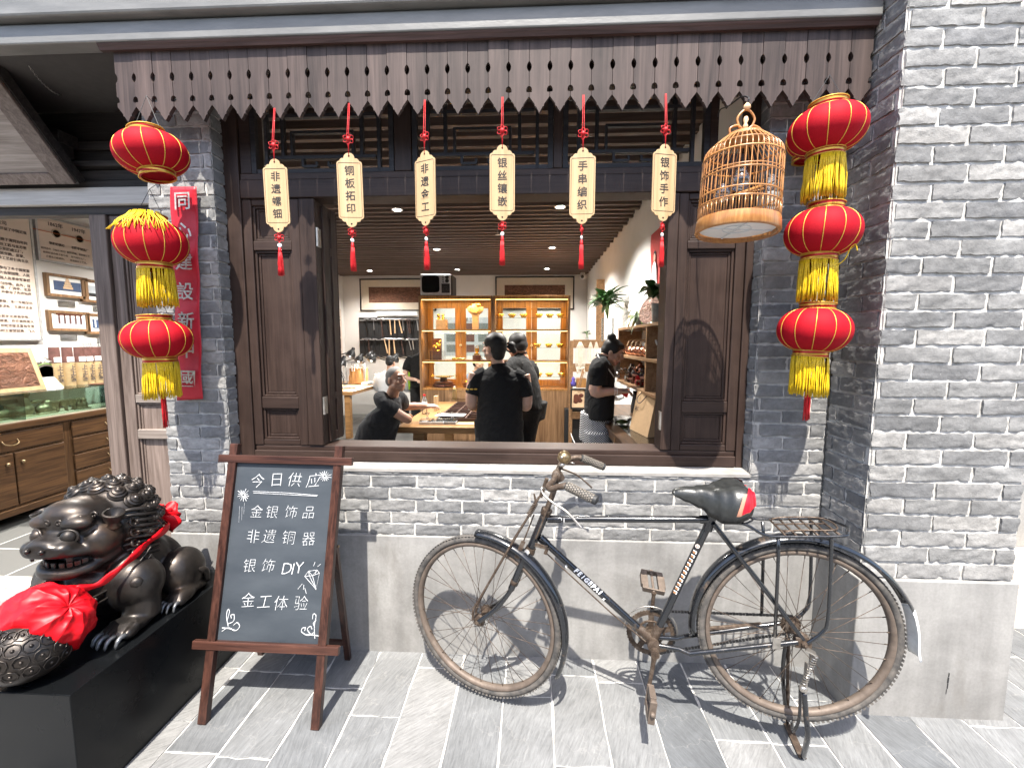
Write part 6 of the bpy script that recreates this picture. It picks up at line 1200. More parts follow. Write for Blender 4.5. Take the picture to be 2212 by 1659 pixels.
# ---------------------------------------------------------------- table in the middle
t = thing('work_table', 'thick light wooden table with trays and ring boxes, a man leaning on it', 'table', (-.8, 5.1, 0)); boxof(-1.37, -.12, 4.21, 6.05, .685, .75).build('top', 'table_wood', t, bevel=.005)
for x, y in ((-1.17, 4.36), (-.25, 4.36), (-1.17, 5.9), (-.25, 5.9)): boxof(x-.06, x+.06, y-.06, y+.06, 0, .684).build('leg', 'table_wood', t, bevel=.004)
boxof(-1.12, -.31, 4.33, 4.37, .17, .25).build('stretcher', 'table_wood', t, bevel=.003)
stool('low_stool', -1.02, -.62, 4.55, 4.95, .42, 'low wooden stool under the table behind its front stretcher'); stool('low_stool', -.05, .42, 4.6, 5.0, .42, 'low wooden stool on the right of the woman in black')
def tray():
    x0, x1, y0, y1, z = -1.02, -.42, 4.50, 5.75, .7505; t = thing('compartment_tray', 'long dark red wooden tray with many compartments lying on the table', 'tray', ((x0+x1)/2, y0, z)); boxof(x0, x1, y0, y1, z, z+.008).build('bottom', 'dark_red_wood', t); m = MB()
    for i in range(5): x = x0+(x1-x0)*i/4; m.box(x-.006, x+.006, y0, y1, z+.009, z+.045)
    m.build('long_dividers', 'moulding_wood', t); m = MB()
    for i in range(10): y = y0+(y1-y0)*i/9; m.box(x0+.007, x1-.007, y-.005, y+.005, z+.009, z+.043)
    m.build('cross_dividers', 'moulding_wood', t)
tray()
for i, (x, lb) in enumerate(((885, 'left white ring box with a clear ring holder on the table edge'), (1022, 'middle white ring box with a clear ring holder on the table edge'), (1165, 'right pale blue edged ring box with a clear ring holder'))):
    p = atz((1250+x/3.16)*.6001, (1150+1195/3.16)*.6001, .75); t = thing('ring_box', lb, 'ring box', p, 'ring boxes on the table edge'); boxof(p.x-.062, p.x+.062, p.y, p.y+.11, .7505, .775).build('base', 'paper_white' if i < 2 else 'picture_grey', t, bevel=.002); boxof(p.x-.06, p.x+.06, p.y+.002, p.y+.108, .776, .80).build('clear_lid', 'clear_plastic', t, bevel=.002)
    m = MB(); c = V(p.x+.012, p.y+.055, .805); m.lathe([(.016, 0), (.008, .01), (.008, .035), (.022, .05), (.024, .06), (.012, .066)], c, n=12); m.build('ring_holder', 'clear_plastic', t, smooth=40)
c3 = lambda x, y: ((1250+x/3.16)*.6001, (1150+y/3.16)*.6001)
bottle('water_bottle', atz(*c3(880, 1075), .75), .235, .033, 'clear_plastic', 'red_plastic', 'clear water bottle with a red cap on the table', 'bottle', ('paper_white', 'red_plastic')); bottle('drink_bottle', atz(*c3(1222, 912), .75), .20, .035, 'amber_drink', 'paper_white', 'pale yellow drink bottle with a white cap at the far end of the table', 'bottle')
a, c = atz(*c3(1000, 1085), .80), atz(*c3(1300, 1100), .80); one('paper_sheet', MB().prism([(a.x, a.y-.05, .799), (c.x+.02, a.y-.08, .799), (c.x+.03, a.y+.09, .799), (a.x+.04, a.y+.10, .799)], (0, 0, .002)), 'paper_white', 'white printed sheet lying across the compartment tray', 'paper')
for i, (x, y, lb) in enumerate(((1390, 1190, 'wooden card with engraved pattern at the table edge'), (1410, 1110, 'wooden card with engraved pattern behind the ring boxes'))): p = atz(*c3(x, y), .752); one('wooden_card', boxof(p.x-.13, p.x+.09, p.y-.06, p.y+.10, .7505, .757), 'tag_wood', lb, 'card')
p = atz(*c3(1012, 1030), .75); one('wood_block', boxof(p.x-.02, p.x+.02, p.y-.05, p.y+.05, .7505, .93), 'tag_wood', 'upright thin wooden block standing beside the man\'s hand', 'block', bevel=.003)
p = atz(*c3(1240, 925), .75); one('acrylic_sign', boxof(p.x-.12, p.x+.13, p.y+.08, p.y+.085, .7505, .93), 'clear_plastic', 'clear acrylic stand behind the yellow drink bottle', 'stand')
p = atz(*c3(1425, 1050), .75); m = MB(); m.box(p.x-.06, p.x+.04, p.y-.02, p.y+.03, .7505, .775); m.tube([p+V(-.05, 0, .03), p+V(.04, .01, .035)], .012, 8); one('tool_stand', m, 'silver_plastic', 'small silver tool holder beside the tray', 'tool')
# ---------------------------------------------------------------- right side: rack, shelf, counter
t = thing('ladder_rack', 'brown wooden rack with rails hung with pale ropes right of the cabinets', 'rack', (.85, 6.2, 0)); X0_, X1_ = at(*c2(45, 900), 6.2).x, at(*c2(345, 900), 6.2).x
for x in (X0_, X1_): boxof(x, x+.05, 6.2, 6.26, 0, at(*c2(50, 722), 6.2).z).build('post', 'shelf_wood', t, bevel=.003)
for y_, h in ((748, .12), (938, .12), (1320, .10)): z = at(*c2(200, y_), 6.2).z; boxof(X0_+.051, X1_-.001, 6.205, 6.25, z-h/2, z+h/2).build('rail', 'shelf_wood', t, bevel=.003)
for i, (x, y0, y1, lb) in enumerate(((130, 745, 935, 'thick pale rope hank on the rack, leftmost'), (212, 745, 880, 'pale looped cord on the rack, middle one'), (258, 745, 860, 'pale looped cord on the rack next to the woman'))):
    a, c = at(*c2(x, y0), 6.19), at(*c2(x, y1), 6.19); m = MB()
    for k in range(6 if i == 0 else 3): dx = (k-(2.5 if i == 0 else 1))*.017; m.tube(bez([a+V(dx*.3, 0, .02), a+V(dx-.02, -.01, -.1), c+V(dx-.018, -.012*k*.3, 0), c+V(dx+.018, 0, 0), a+V(dx+.02, -.01, -.1), a+V(dx*.3, 0, .02)], 6), .005, 6)
    if i == 0: strands(m, lambda q: c+V(.05*math.cos(q*6.28), .02*math.sin(q*6.28)-.01, .01), .1, 26, .004, .04)
    one('rope_hank', m, 'cream_rope', lb, 'rope', 'ropes hanging on the rack', smooth=True)
a, c = at(*c2(62, 1110), 6.1), at(*c2(165, 1255), 6.1); b_ = picture('picture_stand', (c2(52, 1102)), (c2(172, 1265)), 6.12, 'black framed picture with pale and purple pattern standing on the rack', 'picture', .02, .002, 'black_metal', 'picture_cream', 'velvet_tan'); m = MB()
for k in range(9): m.sph((a.x+r3.uniform(.05, c.x-a.x-.05), 6.096, c.z+r3.uniform(.08, a.z-c.z-.06)), (.035, .004, .028), 10, 6)
m.build('pattern', 'dark_red_wood', b_); m = MB(); p = at(*c2(75, 1085), 6.12); m.lathe([(.035, 0), (.04, .05), (.02, .08), (.03, .11), (.001, .14)], p, n=14); one('purple_doll', m, 'blue_purple', 'small purple doll figure beside the picture on the rack', 'figurine', smooth=True)
m = MB(); a, c = at(*c2(100, 1020), 6.1), at(*c2(175, 1095), 6.1); m.box(a.x, c.x, 6.06, 6.18, c.z, a.z); one('wooden_box', m, 'cabinet_wood', 'small wooden box on the rack under the hanging rope', 'box', bevel=.004); m = MB(); m.bar(at(*c2(110, 1095), 6.05), at(*c2(155, 945), 6.05), .02, .02); m.bar(at(*c2(125, 1095), 6.05), at(*c2(160, 965), 6.05), .012, .012); one('wooden_sticks', m, 'shelf_wood', 'two thin wooden sticks leaning against the small box', 'sticks')
m = MB(); m.bar(at(*c2(285, 730), 6.6), at(*c2(292, 235), 6.6), .12, .02, (0, 1, 0)); one('wooden_plank', m, 'shelf_wood', 'tall narrow plank leaning behind the bamboo plant', 'plank')
# cables
m = MB(); m.tube(bez([at(*c2(165, 1435), 6.0), at(*c2(185, 1500), 5.9), at(*c2(150, 1580), 5.8), at(*c2(90, 1540), 5.9), at(*c2(55, 1460), 6.1)], 8), .006, 6); one('white_cable', m, 'wire_white', 'white cable looping near the floor by the rack', 'cable', smooth=True)
p = at(*c2(110, 1495), 6.35); one('dark_crate', boxof(p.x-.2, p.x+.15, 6.3, 6.7, .03, .62), 'black_board', 'dark crate in the shade under the rack', 'crate', bevel=.01)
# shelf unit along the right wall
SX0, SX1, SY0, SY1 = .88, 1.125, 2.62, 4.56
t = thing('wall_shelf', 'wooden open shelf unit with teapots along the right wall', 'shelf', (1, 3.6, 1))
zsh = [1.745, 1.475, 1.215]; 
for z in zsh: boxof(SX0, SX1, SY0, SY1, z-.025, z).build('board', 'shelf_wood', t, bevel=.003)
for y in (SY1-.03, 3.42, 2.62): 
    for za, zb_ in ((1.2155, 1.449), (1.4755, 1.719)): boxof(SX0+.002, SX1, y, y+.028, za, zb_).build('upright', 'shelf_wood', t)
boxof(SX1-.006, SX1-.001, SY0, SY1-.031, 1.22, 1.70).build('back_panel', 'white_cloth', t)
def teapot(p, s, mat, handle, label, group):
    t = thing('teapot', label, 'teapot', p, group); m = MB(); m.lathe([(.03, 0), (.055, .012), (.065, .04), (.06, .065), (.035, .085), (.012, .09), (.012, .1), (.001, .105)], (0, 0, 0), n=20); m.tube(bez([V(-.055, 0, .03), V(-.085, 0, .05), V(-.095, 0, .075)], 4), [.012, .011, .01, .009, .008, .008, .007, .006, .006], 8); m.v = [tuple(V(*p)+Vector(q)*s) for q in m.v]; m.build('pot', mat, t, smooth=60)
    m = MB(); m.tube([V(*p)+V(.05*math.cos(a), 0, .075+.075*math.sin(a))*s for a in [i*math.pi/12 for i in range(13)]], .005*s, 6); m.build('handle', handle, t, smooth=True)
for i in range(5): teapot((.97, 3.62+.165*i, 1.4755), 1.0, 'copper_metal', 'pale_handle', ('copper teapot with a pale arched handle, ' + ('nearest', 'second', 'third', 'fourth', 'farthest')[i] + ' in the row on the middle shelf'), 'copper teapots on the middle shelf')
teapot((.99, 3.18, 1.535), 1.1, 'silver_plastic', 'black_metal', 'silver teapot on a dark stand in the near shelf bay', None)
def stand(x, y, z, h, label): m = MB(); m.box(x-.06, x+.06, y-.07, y+.07, z+h-.012, z+h); [m.box(x+sx*.05-.006, x+sx*.05+.006, y+sy*.06-.006, y+sy*.06+.006, z, z+h-.012) for sx in (-1, 1) for sy in (-1, 1)]; one('little_stand', m, 'dark_red_wood', label, 'stand', 'little dark stands on the wall shelf')
stand(.99, 3.18, 1.476, .058, 'dark stand under the silver teapot'); stand(.99, 3.0, 1.2155, .10, 'dark stand in the near lower shelf bay')
for i, (y, h) in enumerate(((3.55, .05), (3.68, .09), (3.82, .05), (3.98, .09), (4.15, .04), (4.32, .06))):
    w_ = ('nearest', 'second', 'third', 'fourth', 'fifth', 'farthest')[i]; stand(.98, y, 1.2155, h, f'{w_} dark stand in the row on the lower shelf'); m = MB(); p = V(.98, y, 1.216+h)
    m.lathe([(.02, 0), (.042, .02), (.05, .05), (.035, .08), (.018, .095), (.024, .11), (.001, .115)], p, n=16); m.tube([p+V(-.04, 0, .04), p+V(-.075, 0, .07)], .008, 6); one('dark_pot', m, 'dark_pot' if i % 3 else 'copper_metal', f'{w_} small glossy dark pot on its stand on the lower shelf', 'pot', 'small dark pots on the lower shelf', smooth=True)
m = MB(); m.lathe([(.03, 0), (.045, .03), (.03, .07), (.02, .09), (.001, .1)], (.99, 3.0, 1.316), n=14); one('dark_pot', m, 'copper_metal', 'reddish pot on the stand in the near lower shelf bay', 'pot', smooth=True)
one('pink_box', boxof(.93, 1.0, 3.90, 3.965, 1.2155, 1.30), 'red_plastic', 'small pinkish red box between the dark pots', 'box', bevel=.003)
# plants
def blade(m, p, d, L, w_, droop, n=6, fold=.0):
    d = d.normalized(); sd = d.cross(V(0, 0, 1)); sd = sd.normalized() if sd.length > .05 else V(1, 0, 0); rows = []
    for i in range(n+1): q = i/n; c = p+d*(L*q)+V(0, 0, -droop*q*q); ww = w_*math.sin(math.pi*min(1, .12+q*.88))**.8*(1 if q < .98 else .1); rows.append((c-sd*ww+V(0, 0, fold*ww), c, c+sd*ww+V(0, 0, fold*ww)))
    m.add([q for r_ in rows for q in r_], [(i*3+j, i*3+j+1, (i+1)*3+j+1, (i+1)*3+j) for i in range(n) for j in range(2)])
def plant(name, p, label, nst, spread, h, L, w_, leafm, potm, pot, droop, stems=True):
    t = thing(name, label, 'plant', p); p = V(*p); m = MB(); m.lathe(pot, p, n=20); m.build('pot', potm, t, smooth=50); top = p+V(0, 0, pot[-1][1]-.01); sm, lm = MB(), MB()
    for s in range(nst):
        a = r3.uniform(0, 6.28); e = top+V(math.cos(a)*spread*r3.random(), math.sin(a)*spread*r3.random(), h*r3.uniform(.6, 1)); 
        if stems: sm.tube([top, top.lerp(e, .5)+V(0, 0, .02), e], .005, 6)
        for k in range(9 if stems else 2): b_ = r3.uniform(0, 6.28); q = top.lerp(e, r3.uniform(.62, 1.0) if stems else 0); blade(lm, q, V(math.cos(b_), math.sin(b_), r3.uniform(-.05, .9)), L*r3.uniform(.6, 1.1), w_*r3.uniform(.7, 1.1), droop*r3.uniform(.4, 1.2), fold=.3)
    if stems: sm.build('stems', 'leaf_pale', t, smooth=True)
    o = lm.build('leaves', leafm, t, smooth=True); return t
pb = at(*c2(345, 715), 5.3); plant('bamboo_plant', (pb.x, 5.3, pb.z-.02), 'tall lucky bamboo plant with long dark leaves in a glass vase', 11, .20, .34, .30, .026, 'leaf_green', 'clear_glass', [(.07, 0), (.075, .02), (.075, .28)], .10)
plant('spider_plant', (.98, 4.0, 1.7455), 'spider plant with thin striped leaves in a dark grey pot on the wall shelf', 40, .02, .02, .22, .007, 'leaf_pale', 'ceramic_grey', [(.045, 0), (.055, .05), (.058, .11)], .16, False)
plant('leafy_plant', (.99, 3.42, 1.7455), 'broad leaved green plant in a large grey pot on the wall shelf', 9, .10, .16, .15, .036, 'leaf_green', 'ceramic_grey', [(.06, 0), (.07, .03), (.078, .14), (.075, .15)], .07); plant('leafy_plant', (1.0, 2.98, 1.7455), 'broad leaved plant half hidden by the right window jamb', 7, .09, .22, .13, .034, 'leaf_green', 'ceramic_grey', [(.04, 0), (.05, .08)], .06)
pb = at(*c2(185, 712), 6.22); plant('small_plant', (pb.x, 6.23, pb.z-.02), 'tiny green sprig standing on the rack rail', 3, .04, .12, .10, .012, 'leaf_green', 'clear_glass', [(.015, 0), (.02, .05)], .03)
m = MB(); m.lathe([(.0001, 0), (.035, .01), (.04, .05), (.02, .085), (.026, .11), (.001, .13)], (.95, 4.32, 1.7455), n=16); one('gourd', m, 'tag_wood', 'pale gourd at the far end of the wall shelf', 'gourd', smooth=True)
m = MB(); m.lathe([(.0001, 0), (.11, .004), (.115, .012), (.0001, .008)], (.97, 3.68, 1.865), (-.9, -.45, .25), 28); one('carved_plate', m, 'carved_copper', 'round carved copper plate standing between the plants', 'plate', smooth=40)
one('red_box', boxof(.92, 1.04, 3.08, 3.22, 1.7455, 1.805), 'red_plastic', 'red box under the gold statuette on the wall shelf', 'box', bevel=.003); m = MB(); [m.sph((.98+r3.uniform(-.02, .02), 3.15+r3.uniform(-.02, .02), 1.83+k*.03), (.03, .03, .025), 10, 8) for k in range(8)]; one('gold_statuette', m, 'gold_metal', 'gold statuette on the red box by the window jamb', 'figurine', smooth=True)
for i, y in enumerate((4.05, 4.22)): one('white_card', MB().prism([(.90, y, 1.7455), (.90, y+.07, 1.7455), (.93, y+.07, 1.83), (.93, y, 1.83)], (.003, 0, 0)), 'paper_white', ('white card leaning on the dark grey pot', 'white card leaning near the gourd')[i], 'card')
# wall pictures on the right
for i, (y0, y1, za, zb_, lb) in enumerate(((3.98, 4.30, 1.93, 2.62, 'red hanging picture of a figure in white on the right wall'), (3.30, 3.58, 1.98, 2.62, 'dark red hanging picture nearest to the window jamb'))):
    t = thing('hanging_picture', lb, 'picture', (XRW, y0, za)); m = MB(); m.grid(lambda s, q: V(XRW-.006-.006*math.sin(s*9), y0+(y1-y0)*q, za+(zb_-za)*s), 20, 6); m.build('sheet', 'picture_red', t, smooth=True); x = XRW-.014; yc = (y0+y1)/2; m = MB(); m.loft([[V(x-.003*math.sin(a), yc+w_*math.cos(a), z) for a in [k*math.pi/8 for k in range(16)]] for z, w_ in ((za+.08, .12), (za+.16, .13), (za+.22, .10), (za+.30, .085), (za+.38, .06), (za+.41, .02))]); m.build('figure', ('white_cloth', 'tea_brown')[i], t, smooth=True)
    m = MB(); m.sph((x, yc, za+.455), (.004, .035, .045), 14, 10); o = m.build('face', 'skin', t, smooth=True); m = MB(); m.sph((x+.001, yc, za+.475), (.004, .04, .04), 14, 10); m.build('hair', 'black_hair', t, smooth=True); boxof(x-.001, x+.001, y0+.01, y1-.01, za+.005, za+.09).build('ground_band', 'black_board', t)
# counter below the shelf
CX = .64; t = thing('glass_counter', 'long wooden counter with glazed sloping drawers on the right inside the shop', 'counter', (CX, 3.8, 0)); boxof(CX, 1.125, 2.62, 5.0, .855, .885).build('top', 'counter_wood_across', t, bevel=.004); boxof(CX+.04, 1.125, 2.66, 4.96, .45, .47).build('floor_board', 'cabinet_wood', t)
for y in (2.66, 3.45, 4.2, 4.93): boxof(CX+.02, CX+.06, y, y+.04, 0, .854).build('post', 'shelf_wood', t, bevel=.003)
for z0, z1 in ((.78, .854), (.40, .449)): boxof(CX+.025, CX+.055, 2.701, 4.929, z0, z1).build('rail', 'counter_wood_across', t, bevel=.003)
boxof(CX+.035, CX+.04, 2.70, 4.93, .471, .779).build('pane', 'clear_glass', t); boxof(1.08, 1.124, 2.62, 5.0, .0, .854).build('back_board', 'cabinet_wood', t); boxof(CX+.10, 1.0, 2.8, 4.1, .8855, .889).build('top_pane', 'clear_glass', t)
one('brass_tray', boxof(.74, 1.0, 4.25, 4.8, .4705, .53), 'gold_metal', 'brassy goods glowing inside the far counter drawer', 'tray', bevel=.01); one('jewellery_tray', boxof(.72, 1.02, 2.85, 3.4, .4705, .50), 'velvet_tan', 'tan tray of jewellery inside the near counter drawer', 'tray', bevel=.006)
for i in range(7):
    y = 3.5+.15*i; m = MB(); m.loft([[V(1.03-.03*math.sin(a)+dx, y+w_*math.cos(a), z) for a in [k*math.pi/8 for k in range(16)]] for z, w_, dx in ((.8865, .05, 0), (.95, .075, .0), (1.02, .065, .01), (1.06, .03, .015), (1.11, .028, .015))]); one('necklace_bust', m, ('charcoal_cloth', 'ceramic_grey', 'velvet_tan')[i % 3], ('necklace bust, ' + ('nearest', 'second', 'third', 'fourth', 'fifth', 'sixth', 'farthest')[i] + ' in the row behind the paper bag'), 'necklace bust', 'necklace busts under the wall shelf', smooth=True)
# paper bag, tub, plastic bag
t = thing('paper_bag', 'brown kraft paper bag with dark print standing on the counter', 'bag', (.9, 3.35, .89)); a = [V(.80, 3.55, .8895), V(.86, 3.22, .8895), V(.98, 3.27, .8895), V(.93, 3.60, .8895)]; up_ = V(.07, .05, .31); m = MB(); m.add(a+[q+up_ for q in a[:2]]+[a[2]+up_*.98-V(.03, 0, 0), a[3]+up_*.98-V(.03, 0, 0)], [(0, 1, 5, 4), (1, 2, 6, 5), (2, 3, 7, 6), (3, 0, 4, 7), (3, 2, 1, 0)]); bg_ = m.build('bag', 'kraft_paper', t); 
u_, v_ = (a[1]-a[0]).normalized(), up_.normalized(); nn = u_.cross(v_); text('lettering', 'poster_ink', bg_, '金工', .04, a[0]+u_*.06+v_*.17+nn*.004, u_, v_); m = MB(); m.tube(bez([a[0]+up_+u_*.08, a[0]+up_*.8+u_*.06+nn*.02, a[0]+up_*.72+u_*.13+nn*.02, a[0]+up_+u_*.2], 6), .0035, 6); m.build('cord', 'poster_ink', bg_)
m = MB(); m.lathe([(.06, 0), (.075, .06), (.08, .065)], (.78, 3.75, .8895), n=20); tb_ = one('plastic_tub', m, 'clear_plastic', 'clear plastic tub with green bits on the counter edge', 'tub', smooth=40); m = MB(); m.sph((.78, 3.75, .91), (.055, .055, .018), 12, 6); m.build('contents', 'leaf_pale', tb_, smooth=True)
# ---------------------------------------------------------------- left room through the doorway
t = thing('drawer_counter', 'dark wooden counter with drawers, doors and curved metal pulls at the left doorway', 'counter', (-4.5, 4, 0)); boxof(-5.04, -4.5, 2.7, 5.6, .16, .84).build('body', 'counter_wood', t); boxof(-5.04, -4.47, 2.68, 5.6, .842, .895).build('top', 'counter_wood_across', t, bevel=.006); boxof(-5.04, -4.47, 2.68, 5.6, .10, .159).build('plinth_rail', 'counter_wood_across', t, bevel=.005)
for y in (2.75, 4.1, 5.4): boxof(-4.62, -4.52, y, y+.09, 0, .099).build('leg', 'counter_wood', t)
def pull(y, z, par, r_=.055): m = MB(); m.tube(bez([V(-4.485, y-r_, z), V(-4.462, y-r_*.9, z-.03), V(-4.455, y, z-.045), V(-4.462, y+r_*.9, z-.03), V(-4.485, y+r_, z)], 5), .005, 6); m.build('pull', 'brass', par, smooth=True)
def front(nm, y0, y1, z0, z1): return boxof(-4.499, -4.482, y0, y1, z0, z1).build(nm, 'counter_wood_across', t, bevel=.006)
for y0, y1 in ((2.75, 3.84),): d = front('drawer', y0, y1, .66, .82); pull((y0+y1)/2+.12, .755, d)
for k in range(4): d = front('drawer', 3.92, 4.62, .18+.165*k, .18+.165*k+.145); pull(4.30, .18+.165*k+.085, d)
for y0, y1 in ((2.75, 3.43), (3.44, 3.84)): d = front('door', y0, y1, .18, .64); m = MB(); m.sph((-4.475, (y1-.05 if y0 < 3 else y0+.05), .55), .016, 10, 8); m.build('knob', 'brass', d, smooth=True)
t = thing('glass_case', 'low glass display case on the drawer counter', 'display case', (-4.75, 4, .9))
for q in ((-5.0, -4.55, 2.8, 5.3, 1.13, 1.138), (-4.553, -4.548, 2.8, 5.3, .896, 1.1295), (-5.0, -4.55, 3.60, 3.605, .897, 1.1295), (-5.0, -4.55, 4.7, 4.705, .897, 1.1295)): boxof(*q).build('pane', 'green_glass', t)
boxof(-5.02, -4.53, 2.78, 5.3, .8955, .8965).build('paper_lining', 'picture_cream', t)
YL = lambda x, y, X: atx(*cl(x, y), X)
def wallbox(name, x0, y0, x1, y1, label, cat, mat, X=-5.05, th=.02, group=None): a, c = YL(x0, y0, X), YL(x1, y1, X); z0, z1 = min(a.z, c.z), max(a.z, c.z); return a.y, c.y, z0, z1
def lposter(name, ya, yb_, z0, z1, label): t = thing(name, label, 'poster', (-5.05, ya, z0)); boxof(-5.049, -5.02, ya, yb_, z0, z1).build('sheet', 'poster_cream', t); m = MB(); [m.box(-5.049, -5.012, *q) for q in ((ya-.02, ya, z0-.02, z1+.02), (yb_, yb_+.02, z0-.02, z1+.02), (ya, yb_, z0-.02, z0), (ya, yb_, z1, z1+.02))]; m.build('frame', 'silver_plastic', t); return t
a, c = YL(182, 95, -5.02), YL(245, 865, -5.02); yr = c.y; t = lposter('text_poster', 3.0, yr, YL(245, 862, -5.02).z, 2.95, 'tall cream poster of Chinese text at the far left of the doorway')
LN = [(40, 172, '公司', .04), (158, 228, '见证了中国近现', .031), (163, 290, '始建于清同治年间', .031), (158, 318, '办处工匠与北方著', .031), (150, 342, '作坊发展成工厂，', .031), (160, 370, '民族交融，皇家、', .031), (170, 398, '特工艺价值的北京', .031), (177, 455, '参与了多个国家重', .031), (178, 482, '大会堂国徽、人民', .031), (180, 512, '中国人民革命军事博', .031), (183, 545, '的制作等。此外，还', .031), (185, 568, '和宫、广济寺、北京', .031), (188, 592, '并参与了先农坛庆', .031), (195, 646, '荣辱，无一不映射出', .031), (195, 674, '革求新，又是以企业', .031), (190, 730, '年获批北京老字号。', .031), (202, 756, '要素、价格亲民的大', .031), (205, 784, '京味浓郁且富有生活', .031), (208, 812, '旧时王谢堂前燕，飞入', .031)]
m = MB()
for x, y, s, sz in LN: p = YL(x, y, -5.018); m.add(*glyphs(s, sz, V(-5.018, p.y, p.z-.02), (0, 1, 0), (0, 0, 1), align='RIGHT', off=.0006))
m.build('lettering', 'poster_ink', t)
a, b_, c = YL(222, 118, -5.02), YL(232, 382, -5.02), YL(628, 205, -5.02); t = lposter('timeline_poster', (a.y+b_.y)/2, c.y+.25, b_.z, a.z-.02, 'cream timeline poster with an orange line and the years 1862年 1947年 1956年')
P = [YL(335, 235, -5.016), YL(474, 267, -5.016), YL(603, 297, -5.016)]; zl = sum(p.z for p in P)/3; m = MB(); m.bar(V(-5.017, P[0].y-.22, zl), V(-5.017, P[2].y+.2, zl), .004, .022, V(1, 0, 0)); m.f and m.build('orange_line', 'orange_line', t)
m2 = MB()
for p in P: m = MB(); m.lathe([(.0001, 0), (.036, 0)], V(-5.013, p.y, zl), (1, 0, 0), 20); m2.tube(arc(V(-5.012, p.y, zl), .042, 0, 6.2832, 24, V(0, 1, 0), V(0, 0, 1))[:-1], .005, 5, closed=True); m.build('year_dot', 'poster_ink', t)
m2.build('dot_rings', 'picture_cream', t); m = MB()
for p, s, q in zip(P, ('1862年', '1947年', '1956年'), (('荣和铜佛坊', '清同治年（1862-1875），', '由宫廷造办处工匠与北', '方著名工匠创办。'), ('石雕手制品厂', '制作时期，荣和铜工艺', '复兴成为工厂，', '转而制作工艺品。'), ('北京工艺美术厂', '公私合营重组，', '铜工艺合并成立。', '为企业前身。'))):
    m.add(*glyphs(s, .05, V(-5.018, p.y, zl+.07), (0, 1, 0), off=.001)); m.add(*glyphs(q[0], .030, V(-5.018, p.y, zl-.12), (0, 1, 0), off=.001))
    for k, l_ in enumerate(q[1:]): m.add(*glyphs(l_, .024, V(-5.018, p.y-.02, zl-.18-.04*k), (0, 1, 0)))
m.build('lettering', 'poster_ink', t)
for i, (x0, y0, x1, y1, lb) in enumerate(((266, 462, 492, 625, 'framed photograph of a lit golden pagoda at night, upper left of four'), (480, 498, 700, 648, 'framed photograph of a dark statue on a base, upper right of four'), (282, 686, 508, 832, 'framed photograph of a white columned hall, lower left of four'), (508, 706, 720, 838, 'framed photograph of a blue and white gateway, lower right of four'))):
    a, c = YL(x0, y0, -5.02), YL(x1, y1, -5.02); ya, yb_ = a.y, a.y+.44 if i % 2 == 0 else a.y+.46; z0 = YL(x0, y0+(142 if i < 2 else 128), -5.02).z; z1 = a.z-.005; t = thing('framed_photograph', lb, 'picture', (-5.05, ya, z0), 'four framed photographs in the left room'); yb_ -= .02
    m = MB(); [m.box(-5.049, -5.01, *q) for q in ((ya, ya+.03, z0, z1), (yb_-.03, yb_, z0, z1), (ya+.03, yb_-.03, z0, z0+.03), (ya+.03, yb_-.03, z1-.03, z1))]; m.build('frame', 'brown_wood', t, bevel=.002); boxof(-5.049, -5.022, ya+.03, yb_-.03, z0+.03, z1-.03).build('mount', 'paper_white', t); g = (ya+.075, yb_-.075, z0+.07, z1-.07); im = boxof(-5.021, -5.018, *g).build('image', ('picture_blue', 'picture_grey', 'picture_grey', 'picture_blue')[i], t); m = MB(); yc = (g[0]+g[1])/2; zb_ = g[2]
    if i == 0: [m.box(-5.0175, -5.016, yc-w_, yc+w_, zb_+.02+.025*k, zb_+.043+.025*k) for k, w_ in enumerate((.05, .04, .03, .018, .012, .005))]; m.build('subject', 'velvet_tan', im)
    elif i == 1: m.box(-5.0175, -5.016, g[0], g[1], zb_, zb_+.035); m.box(-5.0175, -5.016, yc-.04, yc, zb_+.036, zb_+.08); m.prism([(-5.017, yc-.03, zb_+.08), (-5.017, yc-.01, zb_+.08), (-5.017, yc-.012, zb_+.14), (-5.017, yc-.024, zb_+.14)], (.001, 0, 0)); m.build('subject', 'black_board', im)
    else: 
        m.box(-5.0175, -5.016, g[0], g[1], zb_+.10, zb_+.125); [m.box(-5.0175, -5.016, g[0]+.02+.055*k, g[0]+.035+.055*k, zb_+.01, zb_+.10) for k in range(5)]; m.build('subject', 'dark_red_wood' if i == 2 else 'paper_white', im)
    boxof(-5.049, -5.04, (ya+yb_)/2-.09, (ya+yb_)/2+.08, z0-.10, z0-.035).build('caption_plate', 'clear_plastic', t)
